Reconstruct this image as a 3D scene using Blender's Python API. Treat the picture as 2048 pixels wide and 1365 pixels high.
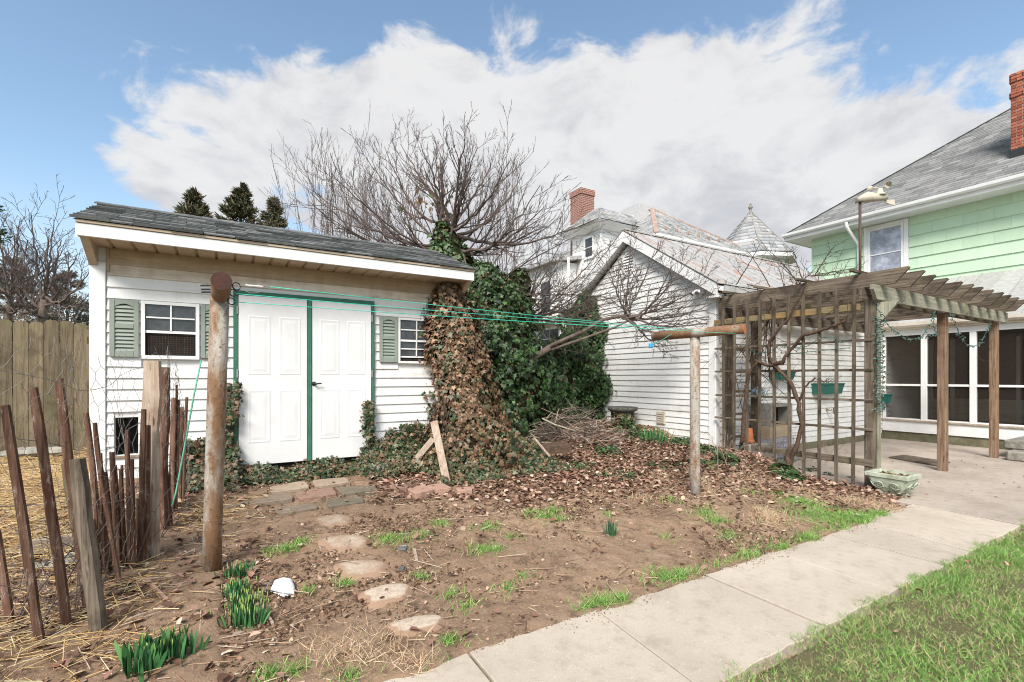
import bpy, math, random
import numpy as np
from mathutils import Vector, Matrix, Euler
random.seed(7); rng = np.random.default_rng(11)
scene = bpy.context.scene
for o in list(bpy.data.objects): bpy.data.objects.remove(o)

# ------------------------------------------------------------------ camera
EYE = 1.5; YAW = math.radians(31.0); FPX = 957.0; CX = 1024.0; HY = 755.0
SA, CA = math.sin(YAW), math.cos(YAW)
cam = bpy.data.cameras.new('camera'); camo = bpy.data.objects.new('camera', cam)
scene.collection.objects.link(camo); scene.camera = camo
camo.location = (0, 0, EYE); camo.rotation_euler = (math.pi/2, 0, -YAW)
cam.sensor_width = 36; cam.lens = 36*FPX/2048; cam.shift_y = (HY-682.5)/2048
cam.clip_start = 0.05; cam.clip_end = 2000

# ------------------------------------------------------------------ sky, sun, exposure
SUN_EL, SUN_AZ = math.radians(48), math.radians(-62)      # azimuth from +Y towards +X
scene.view_settings.view_transform = 'Standard'; scene.view_settings.look = 'None'
scene.view_settings.exposure = 0.80; scene.view_settings.gamma = 1.0; scene.cycles.filter_width = 1.05
world = bpy.data.worlds.new('World'); scene.world = world; world.use_nodes = True
wt = world.node_tree; wt.nodes.clear()
def wn(t, **k):
    n = wt.nodes.new(t)
    for a, b in k.items(): setattr(n, a, b)
    return n
def wl(a, b): wt.links.new(a, b)
def wmath(op, a, b=None, c=None, clamp=False):
    n = wn('ShaderNodeMath', operation=op); n.use_clamp = clamp
    for i, v in enumerate((a, b, c)):
        if v is None: continue
        if isinstance(v, (int, float)): n.inputs[i].default_value = v
        else: wl(v, n.inputs[i])
    return n.outputs[0]
def wsmooth(v, lo, hi):
    n = wn('ShaderNodeMapRange', interpolation_type='SMOOTHSTEP'); wl(v, n.inputs[0])
    n.inputs[1].default_value = lo; n.inputs[2].default_value = hi
    return n.outputs[0]
sky = wn('ShaderNodeTexSky', sky_type='NISHITA'); sky.sun_disc = False
sky.sun_elevation = SUN_EL; sky.sun_rotation = SUN_AZ; sky.altitude = 100; sky.air_density = 1.0; sky.dust_density = 1.0; sky.ozone_density = 1.0
tc = wn('ShaderNodeTexCoord'); sep = wn('ShaderNodeSeparateXYZ'); wl(tc.outputs['Generated'], sep.inputs[0])
az = wmath('ARCTAN2', sep.outputs[0], sep.outputs[1]); el = wmath('ARCSINE', sep.outputs[2])
comb = wn('ShaderNodeCombineXYZ')
zz = wmath('ADD', wmath('MAXIMUM', sep.outputs[2], 0.0), 0.42)
wl(sep.outputs[0], comb.inputs[0]); wl(sep.outputs[1], comb.inputs[1]); wl(wmath('MULTIPLY', sep.outputs[2], 1.7), comb.inputs[2])
def wnoise(scale, detail, rough, dist=0.0, loc=(0, 0, 0)):
    mp = wn('ShaderNodeMapping'); wl(comb.outputs[0], mp.inputs[0]); mp.inputs['Location'].default_value = loc
    n = wn('ShaderNodeTexNoise'); wl(mp.outputs[0], n.inputs['Vector'])
    n.inputs['Scale'].default_value = scale; n.inputs['Detail'].default_value = detail; n.inputs['Roughness'].default_value = rough; n.inputs['Distortion'].default_value = dist
    return n.outputs[0]
def wblob(a0, e0, ra, re):
    a = wmath('DIVIDE', wmath('SUBTRACT', az, math.radians(a0)), math.radians(ra)); e = wmath('DIVIDE', wmath('SUBTRACT', el, math.radians(e0)), math.radians(re))
    d = wmath('SQRT', wmath('ADD', wmath('MULTIPLY', a, a), wmath('MULTIPLY', e, e)))
    return wmath('SUBTRACT', 1.0, d)                          # 1 in the middle, 0 on the rim
fine = wnoise(6.5, 12, 0.60, 0.3); broad = wnoise(2.0, 5, 0.5, 0.0, (3.1, 1.7, 0.4))
blobs = [wblob(36, 20, 37, 13), wblob(13, 25, 15, 7), wblob(46, 27, 22, 10), wblob(65, 18, 16, 9), wblob(-2, 19, 8, 3.5), wblob(26, 27, 16, 8), wblob(76, 14, 16, 6), wblob(-100, 42, 45, 18), wblob(170, 38, 55, 20), wblob(110, 50, 35, 16), wblob(20, 68, 60, 12)]  # clouds behind and overhead are out of view, added for whiter sky light
m = blobs[0]
for b in blobs[1:]: m = wmath('MAXIMUM', m, b)
m = wmath('MAXIMUM', m, -0.55)
cov = wmath('ADD', wmath('MULTIPLY', m, 0.72), wmath('ADD', wmath('MULTIPLY', wmath('SUBTRACT', fine, 0.5), 1.6), wmath('MULTIPLY', wmath('SUBTRACT', broad, 0.5), 0.7)))
alpha = wsmooth(cov, -0.10, 0.17)
hz = wsmooth(el, 0.34, 0.02)                                   # thin haze towards the horizon
shade = wsmooth(wmath('ADD', wmath('MULTIPLY', wmath('SUBTRACT', wnoise(6.5, 10, 0.60, 0.3, (0.0, 0.0, 0.07)), 0.5), 3.4), wmath('MULTIPLY', wmath('SUBTRACT', el, 0.40), 2.1)), -0.85, 0.35)
ccol = wn('ShaderNodeMixRGB'); wl(shade, ccol.inputs[0]); ccol.inputs[1].default_value = (2.95, 2.95, 3.12, 1); ccol.inputs[2].default_value = (4.25, 4.22, 4.20, 1)
hmix = wn('ShaderNodeMixRGB'); wl(wmath('MULTIPLY', hz, 0.62), hmix.inputs[0]); tint = wn('ShaderNodeMixRGB', blend_type='MULTIPLY'); tint.inputs[0].default_value = 1.0; wl(sky.outputs[0], tint.inputs[1]); tint.inputs[2].default_value = (1.20, 1.22, 1.13, 1); wl(tint.outputs[0], hmix.inputs[1]); hmix.inputs[2].default_value = (3.4, 3.55, 3.75, 1)
cmix = wn('ShaderNodeMixRGB'); wl(wmath('MULTIPLY', alpha, 0.95), cmix.inputs[0]); wl(hmix.outputs[0], cmix.inputs[1]); wl(ccol.outputs[0], cmix.inputs[2])
bg = wn('ShaderNodeBackground'); wl(cmix.outputs[0], bg.inputs[0]); bg.inputs[1].default_value = 0.118
wo = wn('ShaderNodeOutputWorld'); wl(bg.outputs[0], wo.inputs[0])
sl = bpy.data.lights.new('sun', 'SUN'); sl.energy = 3.3; sl.angle = math.radians(22); sl.color = (1, 0.945, 0.885)
so = bpy.data.objects.new('sun', sl); scene.collection.objects.link(so)
sdir = Vector((math.sin(SUN_AZ)*math.cos(SUN_EL), math.cos(SUN_AZ)*math.cos(SUN_EL), math.sin(SUN_EL)))
sdir = Vector((-0.50, -0.50, 0.70)).normalized()               # high, behind the camera's left shoulder
sky.sun_elevation = math.asin(sdir.z); sky.sun_rotation = math.atan2(sdir.x, sdir.y)
so.rotation_euler = sdir.to_track_quat('Z', 'Y').to_euler()

# ------------------------------------------------------------------ photograph pixel -> place
EYEV = Vector((0, 0, EYE))
def ray(x, y):
    xc = (x-CX)/FPX
    return Vector((SA+CA*xc, CA-SA*xc, (HY-y)/FPX))
def at(x, y, t): return EYEV+ray(x, y)*t
def onV(x, y, v): r = ray(x, y); return EYEV+r*(v/r.y)
def onU(x, y, u): r = ray(x, y); return EYEV+r*(u/r.x)
def onZ(x, y, z): r = ray(x, y); return EYEV+r*((z-EYE)/r.z)
def onG(x, y):
    z = 0.1
    for _ in range(12):
        p = onZ(x, y, z); z = 0.5*z+0.5*float(g(p.x, p.y))
    return onZ(x, y, z)

# ------------------------------------------------------------------ objects
COL = scene.collection; W = {}
def tag(o, label=None, cat=None, group=None, kind=None):
    if label: o['label'] = label
    if cat: o['category'] = cat
    if group: o['group'] = group
    if kind: o['kind'] = kind
    return o
def link(name, data, parent=None, loc=(0, 0, 0), rot=(0, 0, 0), scale=(1, 1, 1)):
    """loc/rot/scale are given in world space, also for children"""
    o = bpy.data.objects.new(name, data); COL.objects.link(o)
    o.location = loc; o.rotation_euler = rot; o.scale = scale
    W[o.name] = Matrix.LocRotScale(Vector(loc), Euler(rot), Vector(scale))
    if parent: o.parent = parent; o.matrix_parent_inverse = W[parent.name].inverted()
    return o
def thing(name, loc, label=None, cat=None, group=None, kind=None):
    return tag(link(name, None, None, loc), label, cat, group, kind)
def recolor(me, cols):
    a = me.color_attributes.new('Col', 'FLOAT_COLOR', 'POINT')
    c = np.ones((len(me.vertices), 4), np.float32); c[:, :3] = cols
    a.data.foreach_set('color', c.ravel())
def fast_mesh(name, V, Fs, mat=None, cols=None, smooth=False):
    V = np.asarray(V, np.float32); Fs = np.asarray(Fs, np.int32)
    me = bpy.data.meshes.new(name); k = Fs.shape[1]
    me.vertices.add(len(V)); me.vertices.foreach_set('co', V.ravel())
    me.loops.add(Fs.size); me.loops.foreach_set('vertex_index', Fs.ravel())
    me.polygons.add(len(Fs)); me.polygons.foreach_set('loop_start', np.arange(0, Fs.size, k, dtype=np.int32))
    me.polygons.foreach_set('loop_total', np.full(len(Fs), k, np.int32))
    if smooth: me.polygons.foreach_set('use_smooth', np.ones(len(Fs), bool))
    me.update(calc_edges=True)
    if cols is not None: recolor(me, cols)
    if mat: me.materials.append(mat)
    return me
class MB:
    def __init__(s): s.v = []; s.f = []; s.sm = []
    def add(s, vs, fs, smooth=False):
        b = len(s.v); s.v += [tuple(p) for p in vs]
        for f in fs: s.f.append(tuple(b+i for i in f)); s.sm.append(smooth)
        return s
    def hexa(s, p):                                            # 8 points: bottom ring 0-3, top ring 4-7
        return s.add(p, [(3, 2, 1, 0), (4, 5, 6, 7), (0, 1, 5, 4), (1, 2, 6, 5), (2, 3, 7, 6), (3, 0, 4, 7)])
    def box(s, x0, x1, y0, y1, z0, z1):
        return s.hexa([(x0, y0, z0), (x1, y0, z0), (x1, y1, z0), (x0, y1, z0), (x0, y0, z1), (x1, y0, z1), (x1, y1, z1), (x0, y1, z1)])
    def bbox(s, x0, x1, y0, y1, z0, z1, b=0.006):              # box with chamfered edges
        import itertools
        xs = (x0, x1); ys = (y0, y1); zs = (z0, z1)
        b = min(b, (x1-x0)/3, (y1-y0)/3, (z1-z0)/3); pts = {}; vs = []
        for i, j, k in itertools.product((0, 1), repeat=3):
            c = [xs[i], ys[j], zs[k]]; sg = [1-2*i, 1-2*j, 1-2*k]
            for a in range(3):
                p = [c[q]+(0 if q == a else sg[q]*b) for q in range(3)]
                pts[(i, j, k, a)] = len(vs); vs.append(p)
        fs = []
        def F(*q): fs.append([pts[t] for t in q])
        F((0,0,0,0),(0,0,1,0),(0,1,1,0),(0,1,0,0)); F((1,0,0,0),(1,1,0,0),(1,1,1,0),(1,0,1,0))
        F((0,0,0,1),(1,0,0,1),(1,0,1,1),(0,0,1,1)); F((0,1,0,1),(0,1,1,1),(1,1,1,1),(1,1,0,1))
        F((0,0,0,2),(0,1,0,2),(1,1,0,2),(1,0,0,2)); F((0,0,1,2),(1,0,1,2),(1,1,1,2),(0,1,1,2))
        for j in (0, 1):
            for k in (0, 1): F((0,j,k,1),(1,j,k,1),(1,j,k,2),(0,j,k,2))
        for i in (0, 1):
            for k in (0, 1): F((i,0,k,0),(i,1,k,0),(i,1,k,2),(i,0,k,2))
        for i in (0, 1):
            for j in (0, 1): F((i,j,0,0),(i,j,1,0),(i,j,1,1),(i,j,0,1))
        for i, j, k in itertools.product((0, 1), repeat=3): F((i,j,k,0),(i,j,k,1),(i,j,k,2))
        return s.add(vs, fs)
    def bar(s, p0, p1, w, h, up=(0, 0, 1), taper=1.0):
        p0 = Vector(p0); p1 = Vector(p1); d = (p1-p0).normalized(); up = Vector(up)
        if abs(d.dot(up)) > 0.98: up = Vector((SA, CA, 0))
        x = d.cross(up).normalized(); y = x.cross(d).normalized(); a = x*w/2; b = y*h/2
        return s.hexa([p0-a-b, p0+a-b, p0+a+b, p0-a+b, p1-(a+b)*taper, p1+(a-b)*taper, p1+(a+b)*taper, p1-(a-b)*taper])
    def tube(s, pts, rad, n=8, cap=True, smooth=True):
        pts = [Vector(p) for p in pts]; m = len(pts)
        if isinstance(rad, (int, float)): rad = [rad]*m
        d0 = (pts[1]-pts[0]).normalized(); up = Vector((0, 0, 1)) if abs(d0.z) < 0.9 else Vector((1, 0, 0))
        x = d0.cross(up).normalized(); vs = []
        for i in range(m):
            d = (pts[min(i+1, m-1)]-pts[max(i-1, 0)]).normalized()
            x = (x-d*x.dot(d)).normalized(); y = d.cross(x)
            for k in range(n):
                a = 2*math.pi*k/n; vs.append(pts[i]+(x*math.cos(a)+y*math.sin(a))*rad[i])
        fs = [(i*n+k, i*n+(k+1) % n, (i+1)*n+(k+1) % n, (i+1)*n+k) for i in range(m-1) for k in range(n)]
        s.add(vs, fs, smooth)
        if cap:
            b = len(s.v)-m*n
            s.f.append(tuple(b+k for k in reversed(range(n)))); s.sm.append(False)
            s.f.append(tuple(b+(m-1)*n+k for k in range(n))); s.sm.append(False)
        return s
    def ring(s, c, axis, R, r, n=20, m=6):
        c = Vector(c); q = Vector(axis).normalized().to_track_quat('Z', 'Y')
        pts = [c+q @ Vector((R*math.cos(2*math.pi*i/n), R*math.sin(2*math.pi*i/n), 0)) for i in range(n+1)]
        return s.tube(pts, r, m, cap=False)
    def lathe(s, c, prof, n=20, cap=True):
        c = Vector(c); vs = [c+Vector((r*math.cos(2*math.pi*k/n), r*math.sin(2*math.pi*k/n), z)) for r, z in prof for k in range(n)]
        fs = [(i*n+k, i*n+(k+1) % n, (i+1)*n+(k+1) % n, (i+1)*n+k) for i in range(len(prof)-1) for k in range(n)]
        if cap: fs += [tuple(range(n-1, -1, -1)), tuple((len(prof)-1)*n+k for k in range(n))]
        return s.add(vs, fs, True)
    def mesh(s, name, mat):
        me = bpy.data.meshes.new(name); me.from_pydata(s.v, [], s.f)
        me.polygons.foreach_set('use_smooth', s.sm); me.update()
        if mat: me.materials.append(mat)
        return me
    def build(s, name, mat, parent=None, loc=None, **k):
        if parent is None and loc is None and s.v:             # a thing of one mesh: origin at its base
            a = np.array(s.v); c = a.mean(0); c[2] = a[:, 2].min(); s.v = [tuple(p) for p in (a-c)]; loc = tuple(c)
        elif parent is not None and loc is None and s.v:
            a = np.array(s.v); c = a.mean(0); s.v = [tuple(p) for p in (a-c)]; loc = tuple(c)
        return tag(link(name, s.mesh(name, mat), parent, loc or (0, 0, 0)), **k)

# ------------------------------------------------------------------ materials
class MT:
    def __init__(s, name):
        s.m = bpy.data.materials.new(name); s.m.use_nodes = True; s.t = s.m.node_tree
        s.b = s.t.nodes['Principled BSDF']; s.b.inputs['Specular IOR Level'].default_value = 0.3
        s.tc = s.t.nodes.new('ShaderNodeTexCoord'); s.oi = s.t.nodes.new('ShaderNodeObjectInfo')
        off = s.n('ShaderNodeVectorMath', operation='SCALE'); off.inputs[0].default_value = (31.7, 17.3, 23.9); s.l(s.oi.outputs['Random'], off.inputs['Scale'])
        ad = s.n('ShaderNodeVectorMath', operation='ADD'); s.l(s.tc.outputs['Object'], ad.inputs[0]); s.l(off.outputs[0], ad.inputs[1])
        s.vec = ad.outputs[0]
        ge = s.n('ShaderNodeNewGeometry'); s.pos = ge.outputs['Position']; s.rnd = s.oi.outputs['Random']
    def n(s, t, **k):
        x = s.t.nodes.new(t)
        for a, b in k.items(): setattr(x, a, b)
        return x
    def l(s, a, b): s.t.links.new(a, b)
    def noise(s, scale, detail=5, rough=0.6, sc=(1, 1, 1), vec=None, dist=0):
        mp = s.n('ShaderNodeMapping'); s.l(vec or s.vec, mp.inputs[0]); mp.inputs['Scale'].default_value = sc
        x = s.n('ShaderNodeTexNoise'); s.l(mp.outputs[0], x.inputs['Vector'])
        x.inputs['Scale'].default_value = scale; x.inputs['Detail'].default_value = detail; x.inputs['Roughness'].default_value = rough; x.inputs['Distortion'].default_value = dist
        return x.outputs[0]
    def step(s, v, lo, hi):
        x = s.n('ShaderNodeMapRange', interpolation_type='SMOOTHSTEP'); s.l(v, x.inputs[0]); x.inputs[1].default_value = lo; x.inputs[2].default_value = hi
        return x.outputs[0]
    def math(s, op, a, b=0.0):
        x = s.n('ShaderNodeMath', operation=op)
        for i, v in enumerate((a, b)):
            if isinstance(v, (int, float)): x.inputs[i].default_value = v
            else: s.l(v, x.inputs[i])
        return x.outputs[0]
    def mix(s, f, a, b, mode='MIX'):
        x = s.n('ShaderNodeMixRGB', blend_type=mode)
        for i, v in enumerate((f, a, b)):
            if isinstance(v, (int, float)): x.inputs[i].default_value = v
            elif isinstance(v, tuple): x.inputs[i].default_value = v+(1,)
            else: s.l(v, x.inputs[i])
        return x.outputs[0]
    def vary(s, c, amt=0.25):                                  # brightness per object
        f = s.math('ADD', s.math('MULTIPLY', s.rnd, amt*2), 1-amt)
        x = s.n('ShaderNodeVectorMath', operation='SCALE'); s.l(c, x.inputs[0]); s.l(f, x.inputs['Scale']); return x.outputs[0]
    def bump(s, h, dist=0.01, strength=1.0):
        x = s.n('ShaderNodeBump'); x.inputs['Distance'].default_value = dist; x.inputs['Strength'].default_value = strength
        s.l(h, x.inputs['Height']); s.l(x.outputs[0], s.b.inputs['Normal']); return s
    def done(s, c, rough=0.7, spec=0.3, metal=0.0):
        if isinstance(c, tuple): s.b.inputs['Base Color'].default_value = c+(1,)
        else: s.l(c, s.b.inputs['Base Color'])
        s.b.inputs['Roughness'].default_value = rough; s.b.inputs['Specular IOR Level'].default_value = spec; s.b.inputs['Metallic'].default_value = metal
        return s.m
def plain(name, c1, c2, scale=6, rough=0.7, spec=0.3, vary=0.0, bump=0.0, bscale=60, sc=(1, 1, 1), metal=0):
    t = MT(name); c = t.mix(t.step(t.noise(scale, 6, 0.65, sc), 0.3, 0.7), c1, c2)
    if vary: c = t.vary(c, vary)
    if bump: t.bump(t.noise(bscale, 4, 0.6, sc), bump)
    return t.done(c, rough, spec, metal)
def wood(name, c1, c2, c3, axis, stain=None, vary=0.15, moss=0.0):
    t = MT(name); sc = [9, 9, 9]; sc[axis] = 0.5
    grain = t.noise(4.5, 6, 0.65, tuple(sc), dist=0.35); blot = t.noise(2.6, 5, 0.6)
    c = t.mix(t.step(grain, 0.3, 0.68), c1, c2); c = t.mix(t.step(blot, 0.48, 0.72), c, c3)
    crack = t.step(t.noise(9, 3, 0.5, tuple(sc)), 0.62, 0.70); c = t.mix(t.math('MULTIPLY', crack, 0.75), c, (0.025, 0.018, 0.013))
    if moss: c = t.mix(t.math('MULTIPLY', t.step(t.noise(3.4, 6, 0.7), 0.5, 0.66), moss), c, (0.17, 0.17, 0.07))
    if stain: c = t.mix(t.step(t.noise(1.6, 3, 0.5, (1, 1, 0.4)), 0.45, 0.7), c, stain)
    t.bump(grain, 0.006, 0.8)
    return t.done(t.vary(c, vary), 0.85, 0.15)
def leafmat(name, rough=0.55, trans=0.0, spec=0.3):
    t = MT(name); a = t.n('ShaderNodeAttribute'); a.attribute_name = 'Col'
    m = t.done(a.outputs['Color'], rough, spec); return m
m_leaf = leafmat('ivy_leaf', 0.48, spec=0.35); m_dry = leafmat('dry_leaf', 0.8, spec=0.12); m_grass = leafmat('grass_blade', 0.6, spec=0.2)
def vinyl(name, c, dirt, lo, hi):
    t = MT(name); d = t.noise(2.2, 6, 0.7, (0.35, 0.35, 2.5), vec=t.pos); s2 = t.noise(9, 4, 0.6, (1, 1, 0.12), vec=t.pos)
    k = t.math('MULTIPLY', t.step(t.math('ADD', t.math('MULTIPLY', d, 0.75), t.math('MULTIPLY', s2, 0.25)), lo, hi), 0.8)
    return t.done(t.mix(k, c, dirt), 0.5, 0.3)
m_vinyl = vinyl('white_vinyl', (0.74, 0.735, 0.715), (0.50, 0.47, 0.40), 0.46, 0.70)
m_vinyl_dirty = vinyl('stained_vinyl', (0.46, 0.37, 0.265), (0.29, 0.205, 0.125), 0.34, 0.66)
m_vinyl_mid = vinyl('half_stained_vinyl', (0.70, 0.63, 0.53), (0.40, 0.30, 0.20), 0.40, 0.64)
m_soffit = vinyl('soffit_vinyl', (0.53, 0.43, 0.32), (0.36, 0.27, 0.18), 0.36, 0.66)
m_white = plain('white_paint', (0.76, 0.76, 0.75), (0.69, 0.685, 0.665), 3, 0.45)
m_door = plain('white_door_skin', (0.73, 0.73, 0.725), (0.655, 0.65, 0.635), 2.2, 0.45)
m_green = plain('dark_green_paint', (0.035, 0.13, 0.085), (0.05, 0.165, 0.11), 8, 0.5)
m_shutter = plain('sage_green_shutter', (0.26, 0.295, 0.25), (0.22, 0.255, 0.215), 5, 0.55)
m_dark = plain('dark_interior', (0.012, 0.011, 0.01), (0.02, 0.018, 0.016), 5, 0.9)
m_black = plain('black_metal', (0.02, 0.02, 0.02), (0.035, 0.035, 0.035), 20, 0.45)
def glassy(name, c, rough):
    t = MT(name); n = t.noise(3.5, 6, 0.7); t.bump(t.noise(2, 2, 0.5), 0.004)
    return t.done(t.mix(t.step(n, 0.35, 0.7), c, tuple(x*2.2+0.01 for x in c)), rough, 0.6)
m_glass = glassy('window_glass', (0.03, 0.033, 0.036), 0.08); m_glass2 = glassy('pale_window_glass', (0.22, 0.23, 0.27), 0.15)
GR1, GR2, GR3 = (0.065, 0.049, 0.037), (0.185, 0.148, 0.112), (0.046, 0.035, 0.026)
m_wood = [wood('weathered_wood_%s' % 'xyz'[a], GR1, GR2, GR3, a, vary=0.25, moss=0.22) for a in range(3)]
m_woodg = [wood('grey_green_wood_%s' % 'xyz'[a], (0.24, 0.23, 0.17), (0.37, 0.35, 0.27), (0.16, 0.145, 0.10), a, moss=0.5) for a in range(3)]
m_post = wood('treated_post', (0.13, 0.075, 0.045), (0.27, 0.19, 0.13), (0.10, 0.045, 0.025), 2)
m_rail = wood('lichen_yellow_rail', (0.17, 0.13, 0.08), (0.30, 0.23, 0.12), (0.36, 0.21, 0.04), 1)
m_fence = wood('cedar_fence', (0.11, 0.086, 0.053), (0.215, 0.172, 0.115), (0.08, 0.063, 0.04), 2, vary=0.3, moss=0.3)
def peeling():
    t = MT('peeling_picket'); gr = t.noise(5, 6, .65, (9, 9, .6), dist=.3); c = t.mix(t.step(gr, .3, .7), (.07, .036, .025), (.19, .11, .075)); c = t.mix(t.step(t.noise(3, 4, .6), .5, .7), c, (.10, .045, .03))
    pe = t.noise(11, 8, .75, (1.6, 1.6, .55)); c = t.mix(t.math('MULTIPLY', t.step(pe, .54, .64), .75), c, (.36, .29, .24)); t.bump(t.math('ADD', gr, t.math('MULTIPLY', pe, .5)), .008); return t.done(t.vary(c, .3), .9, .12)
m_picket = peeling()
def dusty():
    t = MT('dusty_stone'); a = t.n('ShaderNodeAttribute'); a.attribute_name = 'Col'; e = t.math('ADD', a.outputs['Fac'], t.math('MULTIPLY', t.math('SUBTRACT', t.noise(9, 6, .7, vec=t.pos), .5), 1.1))
    st = t.mix(t.step(t.noise(30, 5, .7, vec=t.pos), .35, .7), (.50, .42, .33), (.38, .30, .225)); c = t.mix(t.step(e, .25, .8), st, (.30, .20, .135)); t.bump(t.noise(60, 4, .6), .004); return t.done(c, .95, .1)
m_dusty = dusty()
m_plank = wood('pale_plank', (0.30, 0.225, 0.165), (0.44, 0.36, 0.29), (0.24, 0.16, 0.115), 2)
def rust(name, k):
    t = MT(name); a = t.noise(5, 7, 0.7, (1, 1, 0.28)); b = t.noise(32, 5, 0.7)
    c = t.mix(t.step(a, k-0.09, k+0.1), (0.38, 0.36, 0.315), (0.195, 0.108, 0.055)); c = t.mix(t.step(b, 0.5, 0.72), c, (0.12, 0.05, 0.025)); c = t.mix(t.math('MULTIPLY', t.step(t.noise(9, 4, 0.6), 0.55, 0.7), 0.5), c, (0.29, 0.185, 0.11))
    t.bump(b, 0.004); return t.done(c, 0.75, 0.3)
m_rust = rust('rusty_pipe', 0.47); m_rust2 = rust('very_rusty_pipe', 0.40); m_rust3 = rust('grey_rusty_pipe', 0.56)
m_cap = plain('rusty_red_cap', (0.085, 0.032, 0.022), (0.05, 0.026, 0.02), 22, 0.7, bump=0.003)
def concrete(name, c1, c2, stain):
    t = MT(name); a = t.noise(1.1, 7, 0.65, vec=t.pos); b = t.noise(9, 6, 0.7, vec=t.pos); d = t.noise(120, 3, 0.6, vec=t.pos)
    c = t.mix(t.step(a, 0.35, 0.68), c1, c2); c = t.mix(t.math('MULTIPLY', t.step(b, 0.48, 0.72), 0.6), c, stain); c = t.mix(t.math('MULTIPLY', t.step(t.noise(2.7, 7, 0.7, vec=t.pos), 0.55, 0.68), 0.5), c, stain); c = t.mix(t.math('MULTIPLY', t.step(d, 0.5, 0.75), 0.4), c, (0.25, 0.22, 0.185))
    c = t.mix(t.math('MULTIPLY', t.step(t.noise(40, 2, 0.5, vec=t.pos), 0.68, 0.76), 0.5), c, (0.7, 0.68, 0.64))
    t.bump(d, 0.003, 0.6); return t.done(t.vary(c, 0.06), 0.85, 0.2)
m_conc = concrete('sidewalk_concrete', (0.49, 0.425, 0.345), (0.415, 0.355, 0.285), (0.33, 0.275, 0.215))
m_patio = concrete('patio_concrete', (0.44, 0.375, 0.315), (0.33, 0.275, 0.225), (0.25, 0.205, 0.16))
m_found = plain('mossy_foundation', (0.20, 0.185, 0.12), (0.10, 0.095, 0.055), 4, 0.9, bump=0.01, bscale=40)
def soilmat():
    t = MT('soil'); p = t.pos; a = t.noise(0.9, 6, 0.62, vec=p); b = t.noise(7, 8, 0.72, vec=p); d = t.noise(45, 6, 0.75, vec=p)
    c = t.mix(t.step(a, 0.36, 0.66), (0.315, 0.213, 0.14), (0.235, 0.155, 0.10)); c = t.mix(t.step(b, 0.5, 0.68), c, (0.12, 0.077, 0.052)); c = t.mix(t.math('MULTIPLY', t.step(d, 0.52, 0.68), 0.7), c, (0.45, 0.335, 0.245))
    c = t.mix(t.math('MULTIPLY', t.step(t.noise(2.3, 5, 0.65, vec=p), 0.55, 0.72), 0.5), c, (0.43, 0.315, 0.225))
    h = t.math('ADD', t.math('MULTIPLY', b, 1.0), t.math('MULTIPLY', d, 0.4)); t.bump(h, 0.03, 1.0)
    return t.done(c, 0.95, 0.1)
m_soil = soilmat()
m_turf = plain('turf_soil', (0.085, 0.085, 0.035), (0.13, 0.11, 0.055), 9, 0.95, bump=0.02, bscale=30)
def shingle(name, c1, c2, c3, v):
    t = MT(name); c = t.mix(t.rnd, c1, c2); c = t.mix(t.step(t.noise(14, 5, 0.7), 0.45, 0.7), c, c3)
    t.bump(t.noise(160, 2, 0.5), 0.002); return t.done(t.vary(c, v), 0.9, 0.15)
m_shingle = shingle('asphalt_shingle', (0.105, 0.112, 0.108), (0.15, 0.155, 0.15), (0.07, 0.074, 0.072), 0.28)
def attr_surface(name, rough, scale, amt, bump):
    t = MT(name); a = t.n('ShaderNodeAttribute'); a.attribute_name = 'Col'
    c = t.mix(t.math('MULTIPLY', t.step(t.noise(scale, 6, 0.7, vec=t.pos), 0.4, 0.7), amt), a.outputs['Color'], (0.09, 0.085, 0.08)); t.bump(t.noise(scale*9, 3, 0.6), bump)
    return t.done(c, rough, 0.2)
m_course = attr_surface('grey_roof_shingles', 0.9, 3, 0.35, 0.003)
m_slate = attr_surface('pale_slate', 0.7, 2.2, 0.3, 0.004)
def metalroof(name, rustk):
    t = MT(name); a = t.noise(1.5, 6, 0.66, (1.2, 0.5, 0.6), vec=t.pos); b = t.noise(12, 5, 0.7, vec=t.pos)
    c = t.mix(t.step(b, 0.35, 0.7), (0.42, 0.415, 0.40), (0.30, 0.29, 0.27)); c = t.mix(t.math('MULTIPLY', t.step(t.math('ADD', a, t.math('MULTIPLY', t.math('SUBTRACT', b, 0.5), 0.35)), rustk, rustk+0.12), 0.75), c, (0.36, 0.23, 0.17))
    return t.done(t.vary(c, 0.08), 0.5, 0.4)
m_tin = metalroof('painted_tin_rusted', 0.53); m_tin2 = metalroof('painted_tin', 0.72)
m_brick = shingle('red_brick', (0.30, 0.085, 0.05), (0.38, 0.14, 0.085), (0.24, 0.07, 0.045), 0.28); m_mortar = plain('mortar', (0.48, 0.42, 0.37), (0.38, 0.33, 0.29), 30, 0.95)
def brickmat():
    t = MT('far_brick'); b = t.n('ShaderNodeTexBrick'); mp = t.n('ShaderNodeMapping'); t.l(t.tc.outputs['Object'], mp.inputs[0])
    cx = t.n('ShaderNodeCombineXYZ'); sp = t.n('ShaderNodeSeparateXYZ'); t.l(mp.outputs[0], sp.inputs[0]); t.l(t.math('ADD', sp.outputs[0], sp.outputs[1]), cx.inputs[0]); t.l(sp.outputs[2], cx.inputs[1]); t.l(cx.outputs[0], b.inputs[0])
    b.inputs['Color1'].default_value = (0.30, 0.10, 0.065, 1); b.inputs['Color2'].default_value = (0.20, 0.075, 0.05, 1); b.inputs['Mortar'].default_value = (0.40, 0.34, 0.30, 1)
    b.inputs['Scale'].default_value = 1.0; b.inputs['Brick Width'].default_value = 0.22; b.inputs['Row Height'].default_value = 0.075; b.inputs['Mortar Size'].default_value = 0.009
    t.bump(b.outputs['Fac'], -0.006) if False else None
    return t.done(b.outputs['Color'], 0.9)
m_fbrick = brickmat()
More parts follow.
